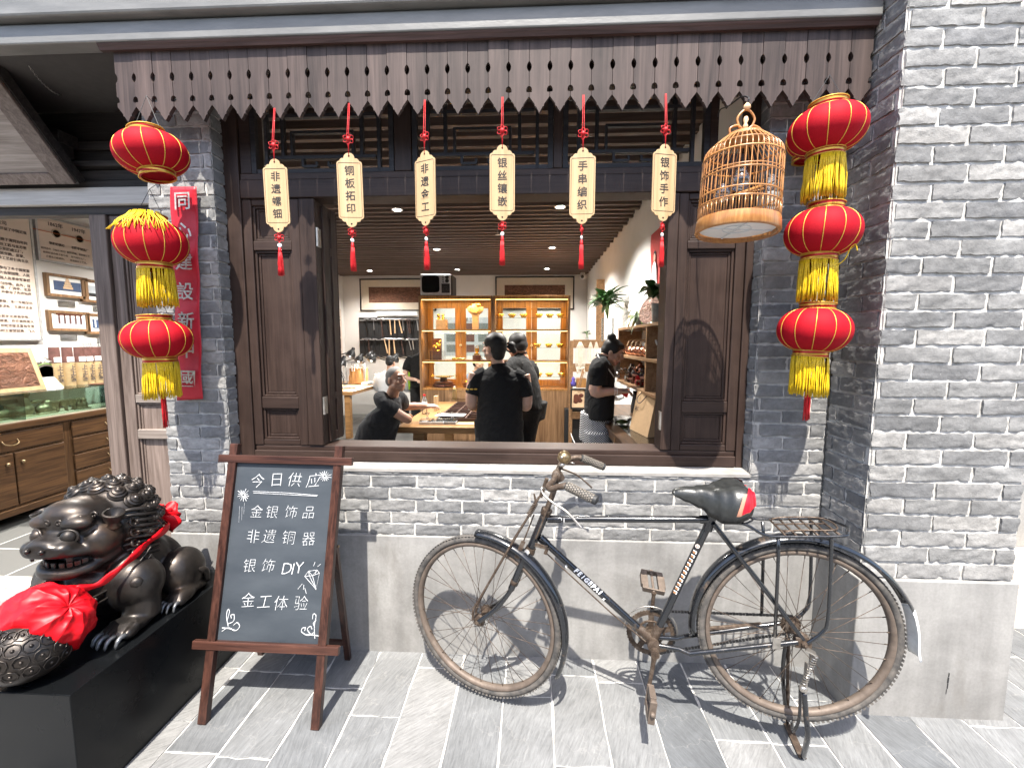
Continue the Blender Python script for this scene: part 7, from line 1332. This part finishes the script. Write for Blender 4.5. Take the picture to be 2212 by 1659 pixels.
# goods on the left case
for i, (x, y) in enumerate(((338, 1095), (415, 1095), (486, 1096), (532, 1096), (580, 1096), (630, 1096))):
    p = YL(x, y, -4.85); z = 1.139; t = thing('tea_pouch', ('leftmost', 'second', 'third', 'fourth', 'fifth', 'rightmost')[i] + ' tea pouch with gold lower half in the row on the glass case', 'pouch', (-4.85, p.y, z), 'tea pouches on the glass case'); yw = .052
    m = MB(); m.loft([[V(-4.85+d_*math.cos(a), p.y+yw*math.sin(a), z+h) for a in [k*math.pi/8 for k in range(16)]] for h, d_ in ((0, .045), (.10, .045), (.24, .035))]); g = m.build('lower_half', 'kraft_gold', t, smooth=60); text('lettering', 'poster_ink', g, '上上签', .055, V(-4.800, p.y, z+.185), (0, 1, 0), (0, 0, 1), vertical=.058, off=.002)
    m = MB(); m.loft([[V(-4.85+d_*math.cos(a), p.y+yw*math.sin(a), z+h) for a in [k*math.pi/8 for k in range(16)]] for h, d_ in ((.241, .035), (.40, .02))]); m.build('upper_half', 'tea_brown', t, smooth=60); boxof(-4.852, -4.848, p.y-yw, p.y+yw, z+.40, z+.45).build('seal_strip', 'clear_plastic', t); boxof(-4.813, -4.811, p.y-.04, p.y+.03, z+.25, z+.30).build('sticker', 'paper_white', t)
p = YL(105, 1120, -4.72); t = thing('relief_tile', 'dark embossed landscape plate in a light wooden frame leaning on the glass case', 'picture', p); a = V(-4.68, 2.95, 1.14); b_ = V(-4.68, p.y+.20, 1.14); v_ = V(-.12, 0, .40); m = MB()
m.prism([a, b_, b_+v_, a+v_], (-.015, 0, 0)); m.build('board', 'tag_wood', t, bevel=.004); m = MB(); o_ = V(.004, 0, 0); yv = V(0, .045, 0); m.prism([a+yv+v_*.11+o_, b_-yv+v_*.11+o_, b_-yv+v_*.89+o_, a+yv+v_*.89+o_], (-.003, 0, 0)); m.build('relief', 'carved_copper', t)
p = YL(262, 1118, -4.75); t = thing('price_card', 'white printed card on a small stand before the alarm clock', 'card', p); m = MB(); m.prism([(-4.70, p.y-.13, 1.139), (-4.70, p.y+.13, 1.139), (-4.76, p.y+.10, 1.25), (-4.76, p.y-.12, 1.25)], (-.004, 0, 0)); m.build('card', 'paper_white', t)
p = YL(262, 1060, -4.86); t = thing('alarm_clock', 'round twin bell alarm clock with a green rim behind the white card', 'clock', (-4.86, p.y, 1.139)); c = V(-4.86, p.y, 1.27); m = MB(); m.lathe([(.10, -.03), (.11, 0), (.10, .03), (.0001, .03)], c, (1, 0, 0), 28); m.build('case', 'dull_chrome', t, smooth=40); m = MB(); m.lathe([(.0001, .032), (.088, .032)], c, (1, 0, 0), 28); m.build('face', 'paper_white', t); m = MB(); m.tube(arc(c+V(.02, 0, 0), .108, 0, 6.2832, 28, V(0, 1, 0), V(0, 0, 1))[:-1], .008, 6, closed=True); m.build('rim', 'leaf_pale', t, smooth=True); m = MB(); [m.sph(c+V(0, s*.05, .12), (.03, .04, .025), 12, 8) for s in (-1, 1)]; m.tube(arc(c+V(0, 0, .11), .06, .2, 2.94, 10, V(0, 1, 0), V(0, 0, 1)), .006, 6); m.tube([c+V(0, .05, -.1), c+V(0, .07, -.13)], .008, 6); m.tube([c+V(0, -.05, -.1), c+V(0, -.07, -.13)], .008, 6); m.build('bells', 'dull_chrome', t, smooth=True)
def bronze(name, label, x, y, parts, X=-4.75): p = YL(x, y, X); p.z = .897; m = MB(); [m.sph(p+V(0, a, h), (r1, r2, r3_), 14, 10) for a, h, r1, r2, r3_ in parts]; m.box(p.x-.06, p.x+.06, p.y+min(q[0]-q[3] for q in parts)*.8, p.y+max(q[0]+q[3] for q in parts)*.8, .897, .91); o = m.build(name, 'bronze_figure', remesh=.006); tag(o, label, 'figurine')
bronze('bronze_group', 'bronze group of a seated craftsman at work inside the glass case', 190, 1300, [(-.05, .06, .05, .07, .06), (-.06, .14, .045, .05, .07), (-.03, .215, .028, .03, .032), (.03, .13, .02, .06, .02), (.10, .05, .05, .07, .05), (.13, .10, .04, .04, .04), (.18, .04, .04, .05, .04), (-.11, .05, .05, .05, .04)])
bronze('bronze_figure', 'bronze reclining figure at the left end of the glass case', 55, 1310, [(-.05, .05, .04, .09, .04), (.06, .08, .03, .06, .03), (.12, .10, .02, .05, .02), (.0, .11, .03, .04, .03)])
for x, lb in ((318, 'small bronze tripod cup beside the bronze group'), (382, 'small dark bronze tripod vessel, taller one in the glass case'), (427, 'small dark bronze tripod cup at the middle of the case')):
    p = YL(x, 1285, -4.75); p.z = .897; m = MB(); m.lathe([(.0001, .05), (.035, .055), (.045, .085), (.05, .11)], p, n=16); [m.tube([p+V(.03*math.cos(k*2.1), .03*math.sin(k*2.1), .07), p+V(.04*math.cos(k*2.1), .04*math.sin(k*2.1), 0)], .008, 6) for k in range(3)]; m.tube([p+V(0, -.08, .115), p+V(0, .07, .105)], [.006, .012], 6); one('bronze_cup', m, 'bronze_figure', lb, 'cup', 'small bronze cups in the glass case', smooth=50)
bronze('bronze_lion', 'small dark bronze lion, left of the pair in the glass case', 468, 1278, [(0, .04, .03, .035, .045), (0, .095, .025, .028, .026)]); bronze('bronze_lion', 'small dark bronze lion, right of the pair in the glass case', 504, 1278, [(0, .04, .03, .035, .045), (0, .09, .025, .028, .026)])
p = YL(580, 1096, -4.65); m = MB(); m.lathe([(.08, 0), (.10, .012), (.095, .012), (.0001, .004)], (-4.62, p.y, 1.139), n=24); one('red_dish', m, 'dark_red_wood', 'small dark red dish in front of the tea pouches', 'dish', smooth=40)
# ================================================================ PEOPLE
def rotm(s, f, u): return Matrix((s, f, u)).transposed()
def head_parts(m, c, f, u, k=1.0):
    f = V(*f).normalized(); u = V(*u); u = (u - f*u.dot(f)).normalized(); s = f.cross(u); Rm = rotm(s, f, u); P = lambda a, b, d: c + (s*a + f*b + u*d)*k
    def e(a, b, d, r): m.sph(P(a, b, d), tuple(q*k for q in r), 18, 12, Rm)
    e(0, -.012, .03, (.074, .094, .085)); e(0, .022, -.03, (.064, .070, .075)); e(0, .045, -.075, (.046, .046, .035)); e(0, .070, -.092, (.022, .018, .018)); e(0, .078, .040, (.052, .016, .014))
    for q in (-1, 1): e(q*.046, .060, -.022, (.020, .022, .020)); e(q*.073, -.006, -.012, (.011, .022, .032)); e(q*.052, .02, -.06, (.02, .04, .025))
    m.tube([P(0, .092, .028), P(0, .104, .0), P(0, .110, -.014)], [.008*k, .011*k, .014*k], 8); e(0, .098, -.020, (.017, .013, .010)); e(0, .087, -.050, (.025, .012, .012))
    return P, Rm, s, f, u
def face(par, P, Rm, k=1.0):
    for q in (-1, 1):
        m = MB(); m.sph(P(q*.030, .083, .014), (.013*k, .007*k, .006*k), 10, 6, Rm); o = m.build('eye', 'bead_white', par, smooth=True); m = MB(); m.sph(P(q*.030, .0875, .014), (.0062*k, .004*k, .0058*k), 8, 6, Rm); m.build('iris', 'eye_dark', o, smooth=True)
        m = MB(); m.tube([P(q*.014, .093, .033), P(q*.030, .094, .038), P(q*.048, .083, .033)], .0038*k, 6); m.build('eyebrow', 'black_hair', par, smooth=True)
    m = MB(); m.sph(P(0, .096, -.048), (.021*k, .006*k, .0045*k), 10, 6, Rm); m.sph(P(0, .094, -.057), (.018*k, .006*k, .005*k), 10, 6, Rm); m.build('lips', 'lip', par, smooth=True)
def hand(m, w_, d, nrm, curl=.5, k=1.0, thumb=1):
    """palm and five bent fingers from wrist w_ along d; nrm = back of the hand"""
    d = d.normalized(); nrm = (nrm - d*nrm.dot(d)).normalized(); s = d.cross(nrm)
    m.obox(w_ + d*.045*k, d*.045*k, s*.038*k, nrm*.012*k); m.sph(w_ + d*.02*k, (.028*k,)*3, 10, 8)
    for i, (o, L) in enumerate(((-.03, .062), (-.010, .072), (.011, .068), (.030, .054))):
        a = w_ + d*.088*k + s*o*k; b = a + (d*math.cos(curl*.5) - nrm*math.sin(curl*.5))*L*.45*k; c = b + (d*math.cos(curl*1.4) - nrm*math.sin(curl*1.4))*L*.32*k; e = c + (d*math.cos(curl*2.2) - nrm*math.sin(curl*2.2))*L*.25*k; m.tube([a, b, c, e], [.0095*k, .009*k, .008*k, .0065*k], 8)
    a = w_ + d*.03*k - s*.036*k*thumb; m.tube([a, a + d*.03*k - s*.022*k*thumb - nrm*.008*k, a + d*.058*k - s*.028*k*thumb - nrm*.016*k], [.013*k, .011*k, .008*k], 8)
def ering(c, a, b, n=28): return [c + a*math.cos(2*math.pi*i/n) + b*math.sin(2*math.pi*i/n) for i in range(n)]
def garment(rings, sleeves, mat, name, par, vox=.009, extra=None):
    m = MB(); m.loft([ering(*r_) for r_ in rings])
    for pts, rad in sleeves: m.tube(bez(pts, 4), [rad[0] + (rad[-1]-rad[0])*i/(4*(len(pts)-1)) for i in range(4*(len(pts)-1)+1)], 14)
    if extra: extra(m)
    return m.build(name, mat, par, remesh=vox)
def limb(m, pts, rad): q = bez(pts, 4); n = len(q)-1; k = len(rad)-1; m.tube(q, [rad[min(int(i/n*k), k-1)] + (rad[min(int(i/n*k)+1, k)] - rad[min(int(i/n*k), k-1)])*(i/n*k - min(int(i/n*k), k-1)) for i in range(n+1)], 12)
def collar(par, c, ax, r_, mat): m = MB(); a = V(*ax).normalized(); u = a.orthogonal().normalized(); w_ = a.cross(u); m.lathe([(r_*1.12, -.018), (r_*1.02, .012), (r_*.98, .014), (r_*1.0, -.012)], c, a, 24); m.build('collar', mat, par, smooth=50)
def hair_cap(P, Rm, k, par, mat, long_=0, thick=1.0, extra=None):
    m = MB(); m.sph(P(0, -.024, .044), (.079*k*thick, .094*k*thick, .082*k*thick), 22, 14, Rm); m.sph(P(0, -.050, -.005), (.071*k*thick, .066*k*thick, .07*k*thick), 18, 12, Rm)
    if extra: extra(m)
    return m.build('hair', mat, par, remesh=.006)
X_, Z_ = V(1, 0, 0), V(0, 0, 1)
def seated_man():
    H = lambda x, y, Y: at(*c3(x, y), Y); Y = 4.0; hc = H(556, 684, Y); f = V(.80, -.52, .06); m = MB(); P, Rm, s, f_, u = head_parts(m, hc, f, (.12, -.05, 1), 1.02)
    nb_ = H(500, 900, 4.05); m.tube([P(0, -.02, -.06), nb_], [.054, .062], 14)
    sh_n, el_n = H(420, 950, 3.88), H(690, 1135, 3.98); wr_n = H(640, 1090, 4.28); sh_f, el_f, wr_f = H(590, 900, 4.22), H(640, 985, 4.42), H(905, 985, 4.50)
    limb(m, [sh_n, sh_n.lerp(el_n, .5) + V(0, -.01, -.01), el_n, wr_n], [.055, .052, .05, .046, .043, .036, .03]); limb(m, [sh_f, el_f, el_f.lerp(wr_f, .5), wr_f], [.05, .046, .043, .038, .03]); hand(m, wr_f, (wr_f - el_f) + V(0, .02, 0), V(0, -.3, 1), .5); hand(m, wr_n, V(.25, .9, -.1), V(0, 0, 1), .5)
    hips = H(340, 1480, 4.15); hips = V(hips.x, 4.12, .50); m.tube([nb_, hips + V(0, 0, .1)], .08, 10)
    for o in (-.10, .12):
        kn = hips + V(.42, o - .04, -.02); limb(m, [hips + V(0, o, 0), kn, kn + V(.03, 0, -.22), V(kn.x - .02, kn.y, .07)], [.07, .06, .05, .045, .04]); m.sph(V(kn.x + .05, kn.y, .045), (.11, .042, .04), 12, 8)
    o = m.build('person', 'skin_tan', remesh=.0055); tag(o, 'seated man with cropped grey hair in a black polo shirt leaning on the table', 'person'); face(o, P, Rm, 1.02)
    m = MB(); m.sph(P(0, -.020, .040), (.0785, .094, .084), 20, 14, Rm); m.sph(P(0, -.055, -.01), (.071, .062, .065), 16, 12, Rm); m.build('hair', 'grey_hair', o, remesh=.006)
    top, mid, low = H(490, 905, 4.05), H(370, 1140, 4.02), H(300, 1400, 4.08); d1 = V(.35, -.15, .25)
    rings = [(hips - V(0, 0, .02), V(.18, 0, 0), V(0, .20, 0)), (low, V(.21, 0, .03), V(0, .19, 0)), (mid + V(.01, 0, 0), V(.205, 0, .05), V(0, .20, 0)), (H(420, 1000, 4.04), V(.155, 0, .06), V(0, .215, .01)), (H(470, 925, 4.05), V(.085, 0, .04), V(0, .15, .01)), (top + V(.005, 0, .01), V(.062, 0, .02), V(0, .066, .0))]
    sl_ = [([sh_n + V(-.06, .08, .05), sh_n + V(-.01, .01, .0), sh_n.lerp(el_n, .50)], [.07, .072]), ([sh_f + V(-.06, -.04, .02), sh_f, sh_f.lerp(el_f, .75)], [.085, .074])]
    garment(rings, sl_, 'charcoal_cloth', 'polo_shirt', o); collar(o, nb_ + V(.012, -.005, .01), (.35, -.15, 1), .064, 'charcoal_cloth')
    m = MB()
    for q in (-.10, .12):
        kn = hips + V(.42, q - .04, -.02); limb(m, [hips + V(-.03, q, 0), kn, kn + V(.03, 0, -.22), V(kn.x - .02, kn.y, .12)], [.10, .085, .075, .07, .065])
    m.build('trousers', 'ceramic_grey', o, remesh=.01); stool('low_stool', hips.x - .2, hips.x + .17, 3.93, 4.32, .43, 'low wooden stool under the seated man')
seated_man()
def standing_woman():
    H = lambda x, y, Y=3.95: at((1600 + x/3.318)*.6001, (1150 + y/3.318)*.6001, Y); hc = H(590, 335); f = V(-.80, .58, -.03); m = MB(); P, Rm, s, f_, u = head_parts(m, hc, f, (0, 0, 1), 1.08); nb_ = H(650, 560); m.tube([P(0, -.02, -.06), nb_], [.052, .06], 14)
    sl, el_l, wr_l = H(370, 640), H(322, 1015), H(380, 1030, 4.15); sr, el_r, wr_r = H(950, 660), H(985, 1035), H(930, 1040, 4.15); wr_l.z -= .02
    limb(m, [sl, sl.lerp(el_l, .5) + V(-.01, 0, 0), el_l, wr_l], [.06, .062, .06, .056, .05, .042, .032]); hand(m, wr_l, V(.3, .8, -.05), V(-.5, 0, .8), .7); limb(m, [sr, sr.lerp(el_r, .5) + V(.01, 0, 0), el_r, wr_r], [.055, .055, .053, .05, .045, .038, .03]); hand(m, wr_r, V(-.4, .7, -.05), V(.5, 0, .8), .7, 1, -1)
    hp_ = H(650, 1430); hp_.z = .82; m.tube([nb_, hp_], .09, 10)
    for q in (-.09, .09): limb(m, [hp_ + V(q, 0, 0), hp_ + V(q, 0, -.38), V(hp_.x + q, hp_.y + .02, .08)], [.08, .06, .05, .045]); m.sph(V(hp_.x + q, hp_.y + .05, .045), (.045, .11, .04), 12, 8)
    o = m.build('person', 'skin', remesh=.006); tag(o, 'woman with black tied hair and black polo shirt standing with her back to the window', 'person'); face(o, P, Rm, 1.08)
    def ex(m): m.sph(P(0, -.05, -.055), (.072, .055, .065), 14, 10, Rm); m.sph(P(0, .03, .085), (.06, .045, .028), 14, 10, Rm); b_ = H(800, 320); m.sph(b_, (.036, .04, .042), 12, 8); m.sph(b_ + V(.02, 0, -.04), (.03, .03, .03), 10, 8); [m.sph(P(q*.072, .0, .045), (.014, .05, .05), 12, 8, Rm) for q in (-1, 1)]
    hair_cap(P, Rm, 1.08, o, 'black_hair', thick=1.07, extra=ex)
    m = MB(); [m.tube(bez([P(-.074, .035, .02), P(-.078, .03, -.04), P(-.074, .045, -.085)], 5), .0035, 6), m.tube(arc(H(790, 330), .045, 0, 6.28, 16, X_, Z_)[:-1], .007, 6, closed=True)]; m.build('hair_strand', 'black_hair', o, smooth=True)
    R_ = lambda y, xl, xr, d: (H((xl+xr)/2, y), V((H(xr, y) - H(xl, y)).x/2, 0, 0), V(0, d, 0))
    garment([R_(1470, 362, 952, .17), R_(1300, 372, 940, .175), R_(1100, 385, 930, .17), R_(900, 395, 940, .165), R_(720, 400, 935, .155), R_(640, 440, 880, .13), R_(580, 510, 800, .10), R_(545, 565, 745, .08), R_(520, 585, 725, .075)],
            [([H(500, 640), H(400, 715), H(352, 890)], [.07, .086]), ([H(830, 650), H(930, 730), H(968, 920)], [.07, .078])], 'black_cloth', 'polo_shirt', o)
    collar(o, H(652, 535), (-.12, -.1, 1), .068, 'black_cloth'); m = MB(); p = H(340, 822); [m.sph(p + V(.036*k, -.088, .002*k), (.016, .004, .007), 8, 6) for k in (-1, 0, 1)]; m.build('sleeve_mark', 'gold_trim', o)
    m = MB(); m.loft([ering(hp_ + V(0, 0, .06), V(.235, 0, 0), V(0, .17, 0)), ering(hp_ - V(0, 0, .10), V(.225, 0, 0), V(0, .165, 0))])
    for q in (-.105, .105): limb(m, [hp_ + V(q, 0, 0), hp_ + V(q, 0, -.38), V(hp_.x + q, hp_.y + .02, .10)], [.125, .10, .09, .085])
    m.build('trousers', 'black_cloth', o, remesh=.01)
standing_woman()
def bending_man():
    H = lambda x, y, Y=4.75: at((1600 + x/3.318)*.6001, (1150 + y/3.318)*.6001, Y); hc = H(862, 312); f = V(-.85, .45, -.25); m = MB(); P, Rm, s, f_, u = head_parts(m, hc, f, (-.15, 0, 1), 1.12); nb_ = H(905, 440); m.tube([P(0, -.03, -.05), nb_ + V(.02, 0, -.05)], [.058, .07], 14)
    sl, el, wr = H(800, 560, 4.55), H(740, 800, 4.55), H(600, 850, 4.9); limb(m, [sl, el, wr], [.055, .05, .042, .03]); hand(m, wr, V(-.8, .2, 0), V(0, 0, 1), .6); sr, er, wr2 = H(1050, 620, 4.95), H(1000, 850, 5.1), H(850, 880, 5.15); limb(m, [sr, er, wr2], [.055, .05, .042, .03]); hand(m, wr2, V(-.8, .1, 0), V(0, 0, 1), .6, 1, -1)
    hp_ = V(H(1010, 1100).x + .02, 4.8, .86); m.tube([nb_, hp_], .09, 10)
    for q in (-.1, .1): limb(m, [hp_ + V(0, q, 0), hp_ + V(-.03, q, -.4), V(hp_.x - .05, hp_.y + q, .08)], [.08, .06, .05, .045]); m.sph(V(hp_.x - .1, hp_.y + q, .045), (.11, .045, .04), 12, 8)
    o = m.build('person', 'skin_tan', remesh=.007); tag(o, 'man with short black hair in black clothes bending over the table behind the woman', 'person'); face(o, P, Rm, 1.12); hair_cap(P, Rm, 1.12, o, 'black_hair', thick=1.02)
    R_ = lambda y, xl, xr, d: (H((xl+xr)/2, y), V((H(xr, y) - H(xl, y)).x/2, 0, 0), V(0, d, 0))
    garment([R_(1060, 840, 1190, .19), R_(950, 830, 1165, .20), R_(800, 800, 1140, .20), R_(650, 780, 1105, .21), R_(520, 800, 1040, .18), R_(440, 840, 990, .10), R_(400, 862, 950, .075)], [([H(850, 520, 4.6), H(800, 600, 4.52), H(750, 780, 4.52)], [.09, .08]), ([H(1000, 560, 4.9), H(1050, 650, 5.0), H(1010, 820, 5.1)], [.09, .08])], 'black_cloth', 'shirt', o, .01)
    collar(o, H(905, 410), (-.3, .1, 1), .07, 'black_cloth'); m = MB(); m.loft([ering(hp_ + V(0, 0, .08), V(.19, 0, 0), V(0, .19, 0)), ering(hp_ - V(.02, 0, .12), V(.18, 0, 0), V(0, .19, 0))])
    for q in (-.1, .1): limb(m, [hp_ + V(0, q, 0), hp_ + V(-.05, q, -.4), V(hp_.x - .10, hp_.y + q, .10)], [.13, .10, .09, .085])
    m.build('trousers', 'black_cloth', o, remesh=.011)
bending_man()
def shelf_woman():
    H = lambda x, y, Y=3.95: at(*c2(x, y), Y); hc = H(390, 815); f = V(.80, -.30, -.42); m = MB(); P, Rm, s, f_, u = head_parts(m, hc, f, (.35, 0, 1), .95); nb_ = H(318, 860); m.tube([P(0, -.035, -.045), nb_], [.05, .058], 14)
    sn, en, wn = H(262, 940, 3.75), H(258, 1130, 3.73), H(430, 1125, 3.75); limb(m, [sn, sn.lerp(en, .5), en + V(-.01, 0, 0), en.lerp(wn, .5), wn], [.055, .055, .055, .052, .048, .04, .034, .028]); hand(m, wn, V(1, .05, .05), V(-.1, -.3, .9), .9, .92)
    sf, ef, wf = H(330, 930, 4.1), H(350, 1120, 4.12), H(440, 1130, 3.92); limb(m, [sf, ef, wf], [.05, .045, .036, .028]); hand(m, wf, V(1, -.2, .05), V(-.1, .3, .9), .9, .92, -1)
    hp_ = V(H(262, 1400).x, 3.97, .80); m.tube([nb_, hp_], .08, 10)
    for q in (-.09, .09): limb(m, [hp_ + V(0, q, 0), hp_ + V(0, q, -.38), V(hp_.x, hp_.y + q, .08)], [.08, .06, .05, .045]); m.sph(V(hp_.x + .05, hp_.y + q, .045), (.11, .042, .04), 12, 8)
    o = m.build('person', 'skin', remesh=.0055); tag(o, 'woman with black hair in a bun, black shirt and checked trousers working at the shelf', 'person'); face(o, P, Rm, .95)
    def ex(m): b_ = H(380, 692); m.sph(b_, (.042, .042, .036), 14, 10); m.sph(b_ + V(.012, 0, -.045), (.03, .03, .03), 10, 8); m.sph(P(0, .03, .082), (.062, .048, .030), 12, 8, Rm); [m.sph(P(q*.068, .0, .035), (.016, .05, .05), 12, 8, Rm) for q in (-1, 1)]
    hair_cap(P, Rm, .95, o, 'black_hair', thick=1.06, extra=ex)
    R_ = lambda y, xl, xr, d: (H((xl+xr)/2, y), V((H(xr, y) - H(xl, y)).x/2, 0, 0), V(0, d, 0))
    garment([R_(1335, 158, 392, .20), R_(1230, 165, 398, .20), R_(1120, 172, 400, .19), R_(1010, 185, 398, .19), R_(920, 205, 385, .185), R_(870, 240, 350, .13), R_(845, 268, 340, .075)], [([H(290, 915, 3.84), H(270, 970, 3.76), H(272, 1080, 3.745)], [.085, .08]), ([H(310, 910, 4.05), H(335, 960, 4.1), H(345, 1060, 4.11)], [.08, .075])], 'black_cloth', 'shirt', o)
    collar(o, H(312, 850), (.35, -.05, 1), .064, 'black_cloth')
    m = MB(); m.loft([ering(hp_ + V(-.0, 0, .16), V(.15, 0, 0), V(0, .178, 0)), ering(hp_ - V(0, 0, .1), V(.16, 0, 0), V(0, .18, 0))])
    for q in (-.095, .095): limb(m, [hp_ + V(0, q, 0), hp_ + V(0, q, -.38), V(hp_.x - .01, hp_.y + q, .10)], [.135, .115, .105, .10])
    m.build('trousers', 'check_cloth', o, remesh=.01); m = MB(); m.tube(bez([H(268, 830, 3.86), H(275, 850, 3.80), H(310, 900, 3.765), H(350, 945, 3.77), H(398, 1010, 3.83)], 6), .006, 6); m.build('lanyard', 'bead_white', o, smooth=True)
    m = MB(); [m.tube(arc(wn + V(-.012-.02*k, 0, 0), .034, 0, 6.28, 18, V(0, 1, 0), Z_)[:-1], .004, 6, closed=True) for k in (0, 1)]; m.build('bracelet', 'bead_white', o, smooth=True)
    a, b_, c, d = H(462, 1150, 3.76), H(505, 1178, 3.76), H(523, 1108, 3.76), H(485, 1112, 3.76); m = MB(); m.prism([a, b_, c, d], (0, .02, 0)); tag(m.build('red_packet', 'red_plastic', bevel=.003), 'bright red packet in the hands of the woman at the shelf', 'packet')
    m = MB(); p = H(440, 1075, 4.25); vs = MB(); vs.sph(p, (.11, .09, .15), 26, 18); vs.v = [tuple(Vector(q) + V(.03, .03, .03)*noise.noise(Vector(q)*14)*1.4) for q in vs.v]; tag(vs.build('plastic_bag', 'clear_plastic', smooth=True), 'crumpled clear plastic bag standing before the woman at the shelf', 'bag')
    p = H(405, 960, 4.3); m = MB(); m.grid(lambda s, q: p + V(.10*(s-.5), .01*math.sin(s*7), .16*(q-.5) + .02*s), 6, 6); tag(m.build('white_paper', 'paper_white', smooth=True, solid=.002), 'white paper sticking up beside the plastic bag', 'paper')
shelf_woman()
def back_person(label, hc, f, sk, hairm, shirtm, shirt, arms=(), sleeves=(), legs=None, legm='black_cloth', k=1.0):
    m = MB(); P, Rm, s, f_, u = head_parts(m, hc, f, (0, 0, 1), k); n = shirt[-1][0]; m.tube([P(0, -.02, -.06), n - V(0, 0, .05)], [.052, .065], 12)
    for pts, rad in arms: limb(m, pts, rad); hand(m, pts[-1], pts[-1] - pts[-2], V(0, 0, 1), .6)
    m.tube([n, shirt[0][0]], .09, 10)
    if legs: [limb(m, q, [.07, .06, .05]) for q in legs]
    o = m.build('person', sk, remesh=.009); tag(o, label, 'person'); face(o, P, Rm, k); hair_cap(P, Rm, k, o, hairm, thick=1.03); garment(shirt, sleeves, shirtm, 'shirt', o, .012)
    if legs: m = MB(); [limb(m, q, [.11, .10, .08]) for q in legs]; m.build('trousers', legm, o, remesh=.014)
    return o
h = at(*c7(484, 1035), 7.75); r_ = lambda z, a, b: (V(h.x, 7.72, z), V(a, 0, 0), V(0, b, 0))
back_person('person in a white shirt seated with back turned at the workbench', h, (.15, .95, -.25), 'skin_tan', 'black_hair', 'white_cloth', [r_(.48, .20, .16), r_(.75, .23, .16), r_(h.z - .33, .25, .15), r_(h.z - .20, .20, .11), r_(h.z - .13, .08, .07)],
            [([V(h.x - .24, 7.72, h.z - .28), V(h.x - .28, 7.85, .98), V(h.x - .12, 8.1, .86)], [.05, .045, .035]), ([V(h.x + .24, 7.72, h.z - .28), V(h.x + .30, 7.85, .98), V(h.x + .14, 8.1, .86)], [.05, .045, .035])], [([V(h.x - .18, 7.72, h.z - .26), V(h.x - .25, 7.74, h.z - .34), V(h.x - .28, 7.83, h.z - .5)], [.09, .08]), ([V(h.x + .18, 7.72, h.z - .26), V(h.x + .25, 7.74, h.z - .34), V(h.x + .29, 7.83, h.z - .5)], [.09, .08])], [[V(h.x - .1, 7.72, .5), V(h.x - .12, 8.1, .46), V(h.x - .12, 8.12, .05)], [V(h.x + .1, 7.72, .5), V(h.x + .12, 8.1, .46), V(h.x + .12, 8.12, .05)]])
stool('wooden_stool', h.x - .19, h.x + .19, 7.5, 7.9, .42, 'wooden stool under the person in the white shirt', 'brown_wood')
g = at(*c7(640, 1100), 7.3); hx = g.x + .05; zt_ = 1.60; r_ = lambda z, a, b, dx=0: (V(hx + dx, 7.3, z), V(a, 0, 0), V(0, b, 0))
o = back_person('person in black standing half hidden beside the left display cabinet', V(hx + .12, 7.25, 1.52), (.8, .4, -.2), 'skin', 'black_hair', 'black_cloth', [r_(.82, .19, .15), r_(1.05, .19, .15), r_(1.25, .21, .15), r_(1.36, .18, .12, .03), r_(1.43, .08, .08, .08)], [([V(hx - .19, 7.28, 1.30), V(hx - .24, 7.2, 1.02), V(hx - .02, 7.0, .98)], [.05, .042, .03])], [([V(hx - .14, 7.28, 1.32), V(hx - .20, 7.26, 1.24), V(hx - .23, 7.22, 1.12)], [.085, .075])], [[V(hx - .09, 7.3, .84), V(hx - .09, 7.3, .45), V(hx - .09, 7.3, .06)], [V(hx + .09, 7.3, .84), V(hx + .09, 7.3, .45), V(hx + .09, 7.3, .06)]])
m = MB(); p = at(*c7(600, 1120), 7.6); m.loft([ering(V(p.x, 7.6, z), V(a, 0, 0), V(0, .06, 0), 16) for z, a in ((.75, .05), (.95, .06), (1.10, .05), (1.16, .02))]); tag(m.build('safety_vest', 'green_vest', smooth=True), 'lime green vest hanging beside the person in black', 'vest'); m = MB(); m.loft([ering(V(p.x - .06, 7.65, z), V(a, 0, 0), V(0, .05, 0), 16) for z, a in ((.70, .06), (.95, .07), (1.14, .05), (1.2, .02))]); tag(m.build('white_garment', 'white_cloth', smooth=True), 'white garment hanging behind the lime green vest', 'garment')
b_ = at(*c9(905, 1185), 7.7); r_ = lambda z, a, b, dx=0: (V(b_.x + dx, 7.75, z), V(a, 0, 0), V(0, b, 0))
back_person('person in a pale blue shirt seen through the glass of the left cabinet', b_, (.88, -.45, -.12), 'skin', 'black_hair', 'blue_cloth', [r_(.5, .18, .15, -.12), r_(.8, .2, .15, -.12), r_(b_.z - .34, .20, .14, -.12), r_(b_.z - .22, .15, .11, -.09), r_(b_.z - .14, .07, .07, -.04)], [([V(b_.x - .08, 7.6, b_.z - .3), V(b_.x - .05, 7.52, .85), V(b_.x + .2, 7.5, .86)], [.05, .042, .03])], [([V(b_.x - .1, 7.65, b_.z - .28), V(b_.x - .08, 7.58, b_.z - .36), V(b_.x - .06, 7.55, b_.z - .5)], [.085, .075])], [[V(b_.x - .12, 7.68, .5), V(b_.x + .25, 7.65, .46), V(b_.x + .25, 7.65, .05)], [V(b_.x - .12, 7.85, .5), V(b_.x + .25, 7.85, .46), V(b_.x + .25, 7.85, .05)]])
stool('wooden_stool', b_.x - .32, b_.x + .06, 7.55, 7.95, .42, 'wooden stool behind the left display cabinet', 'brown_wood')
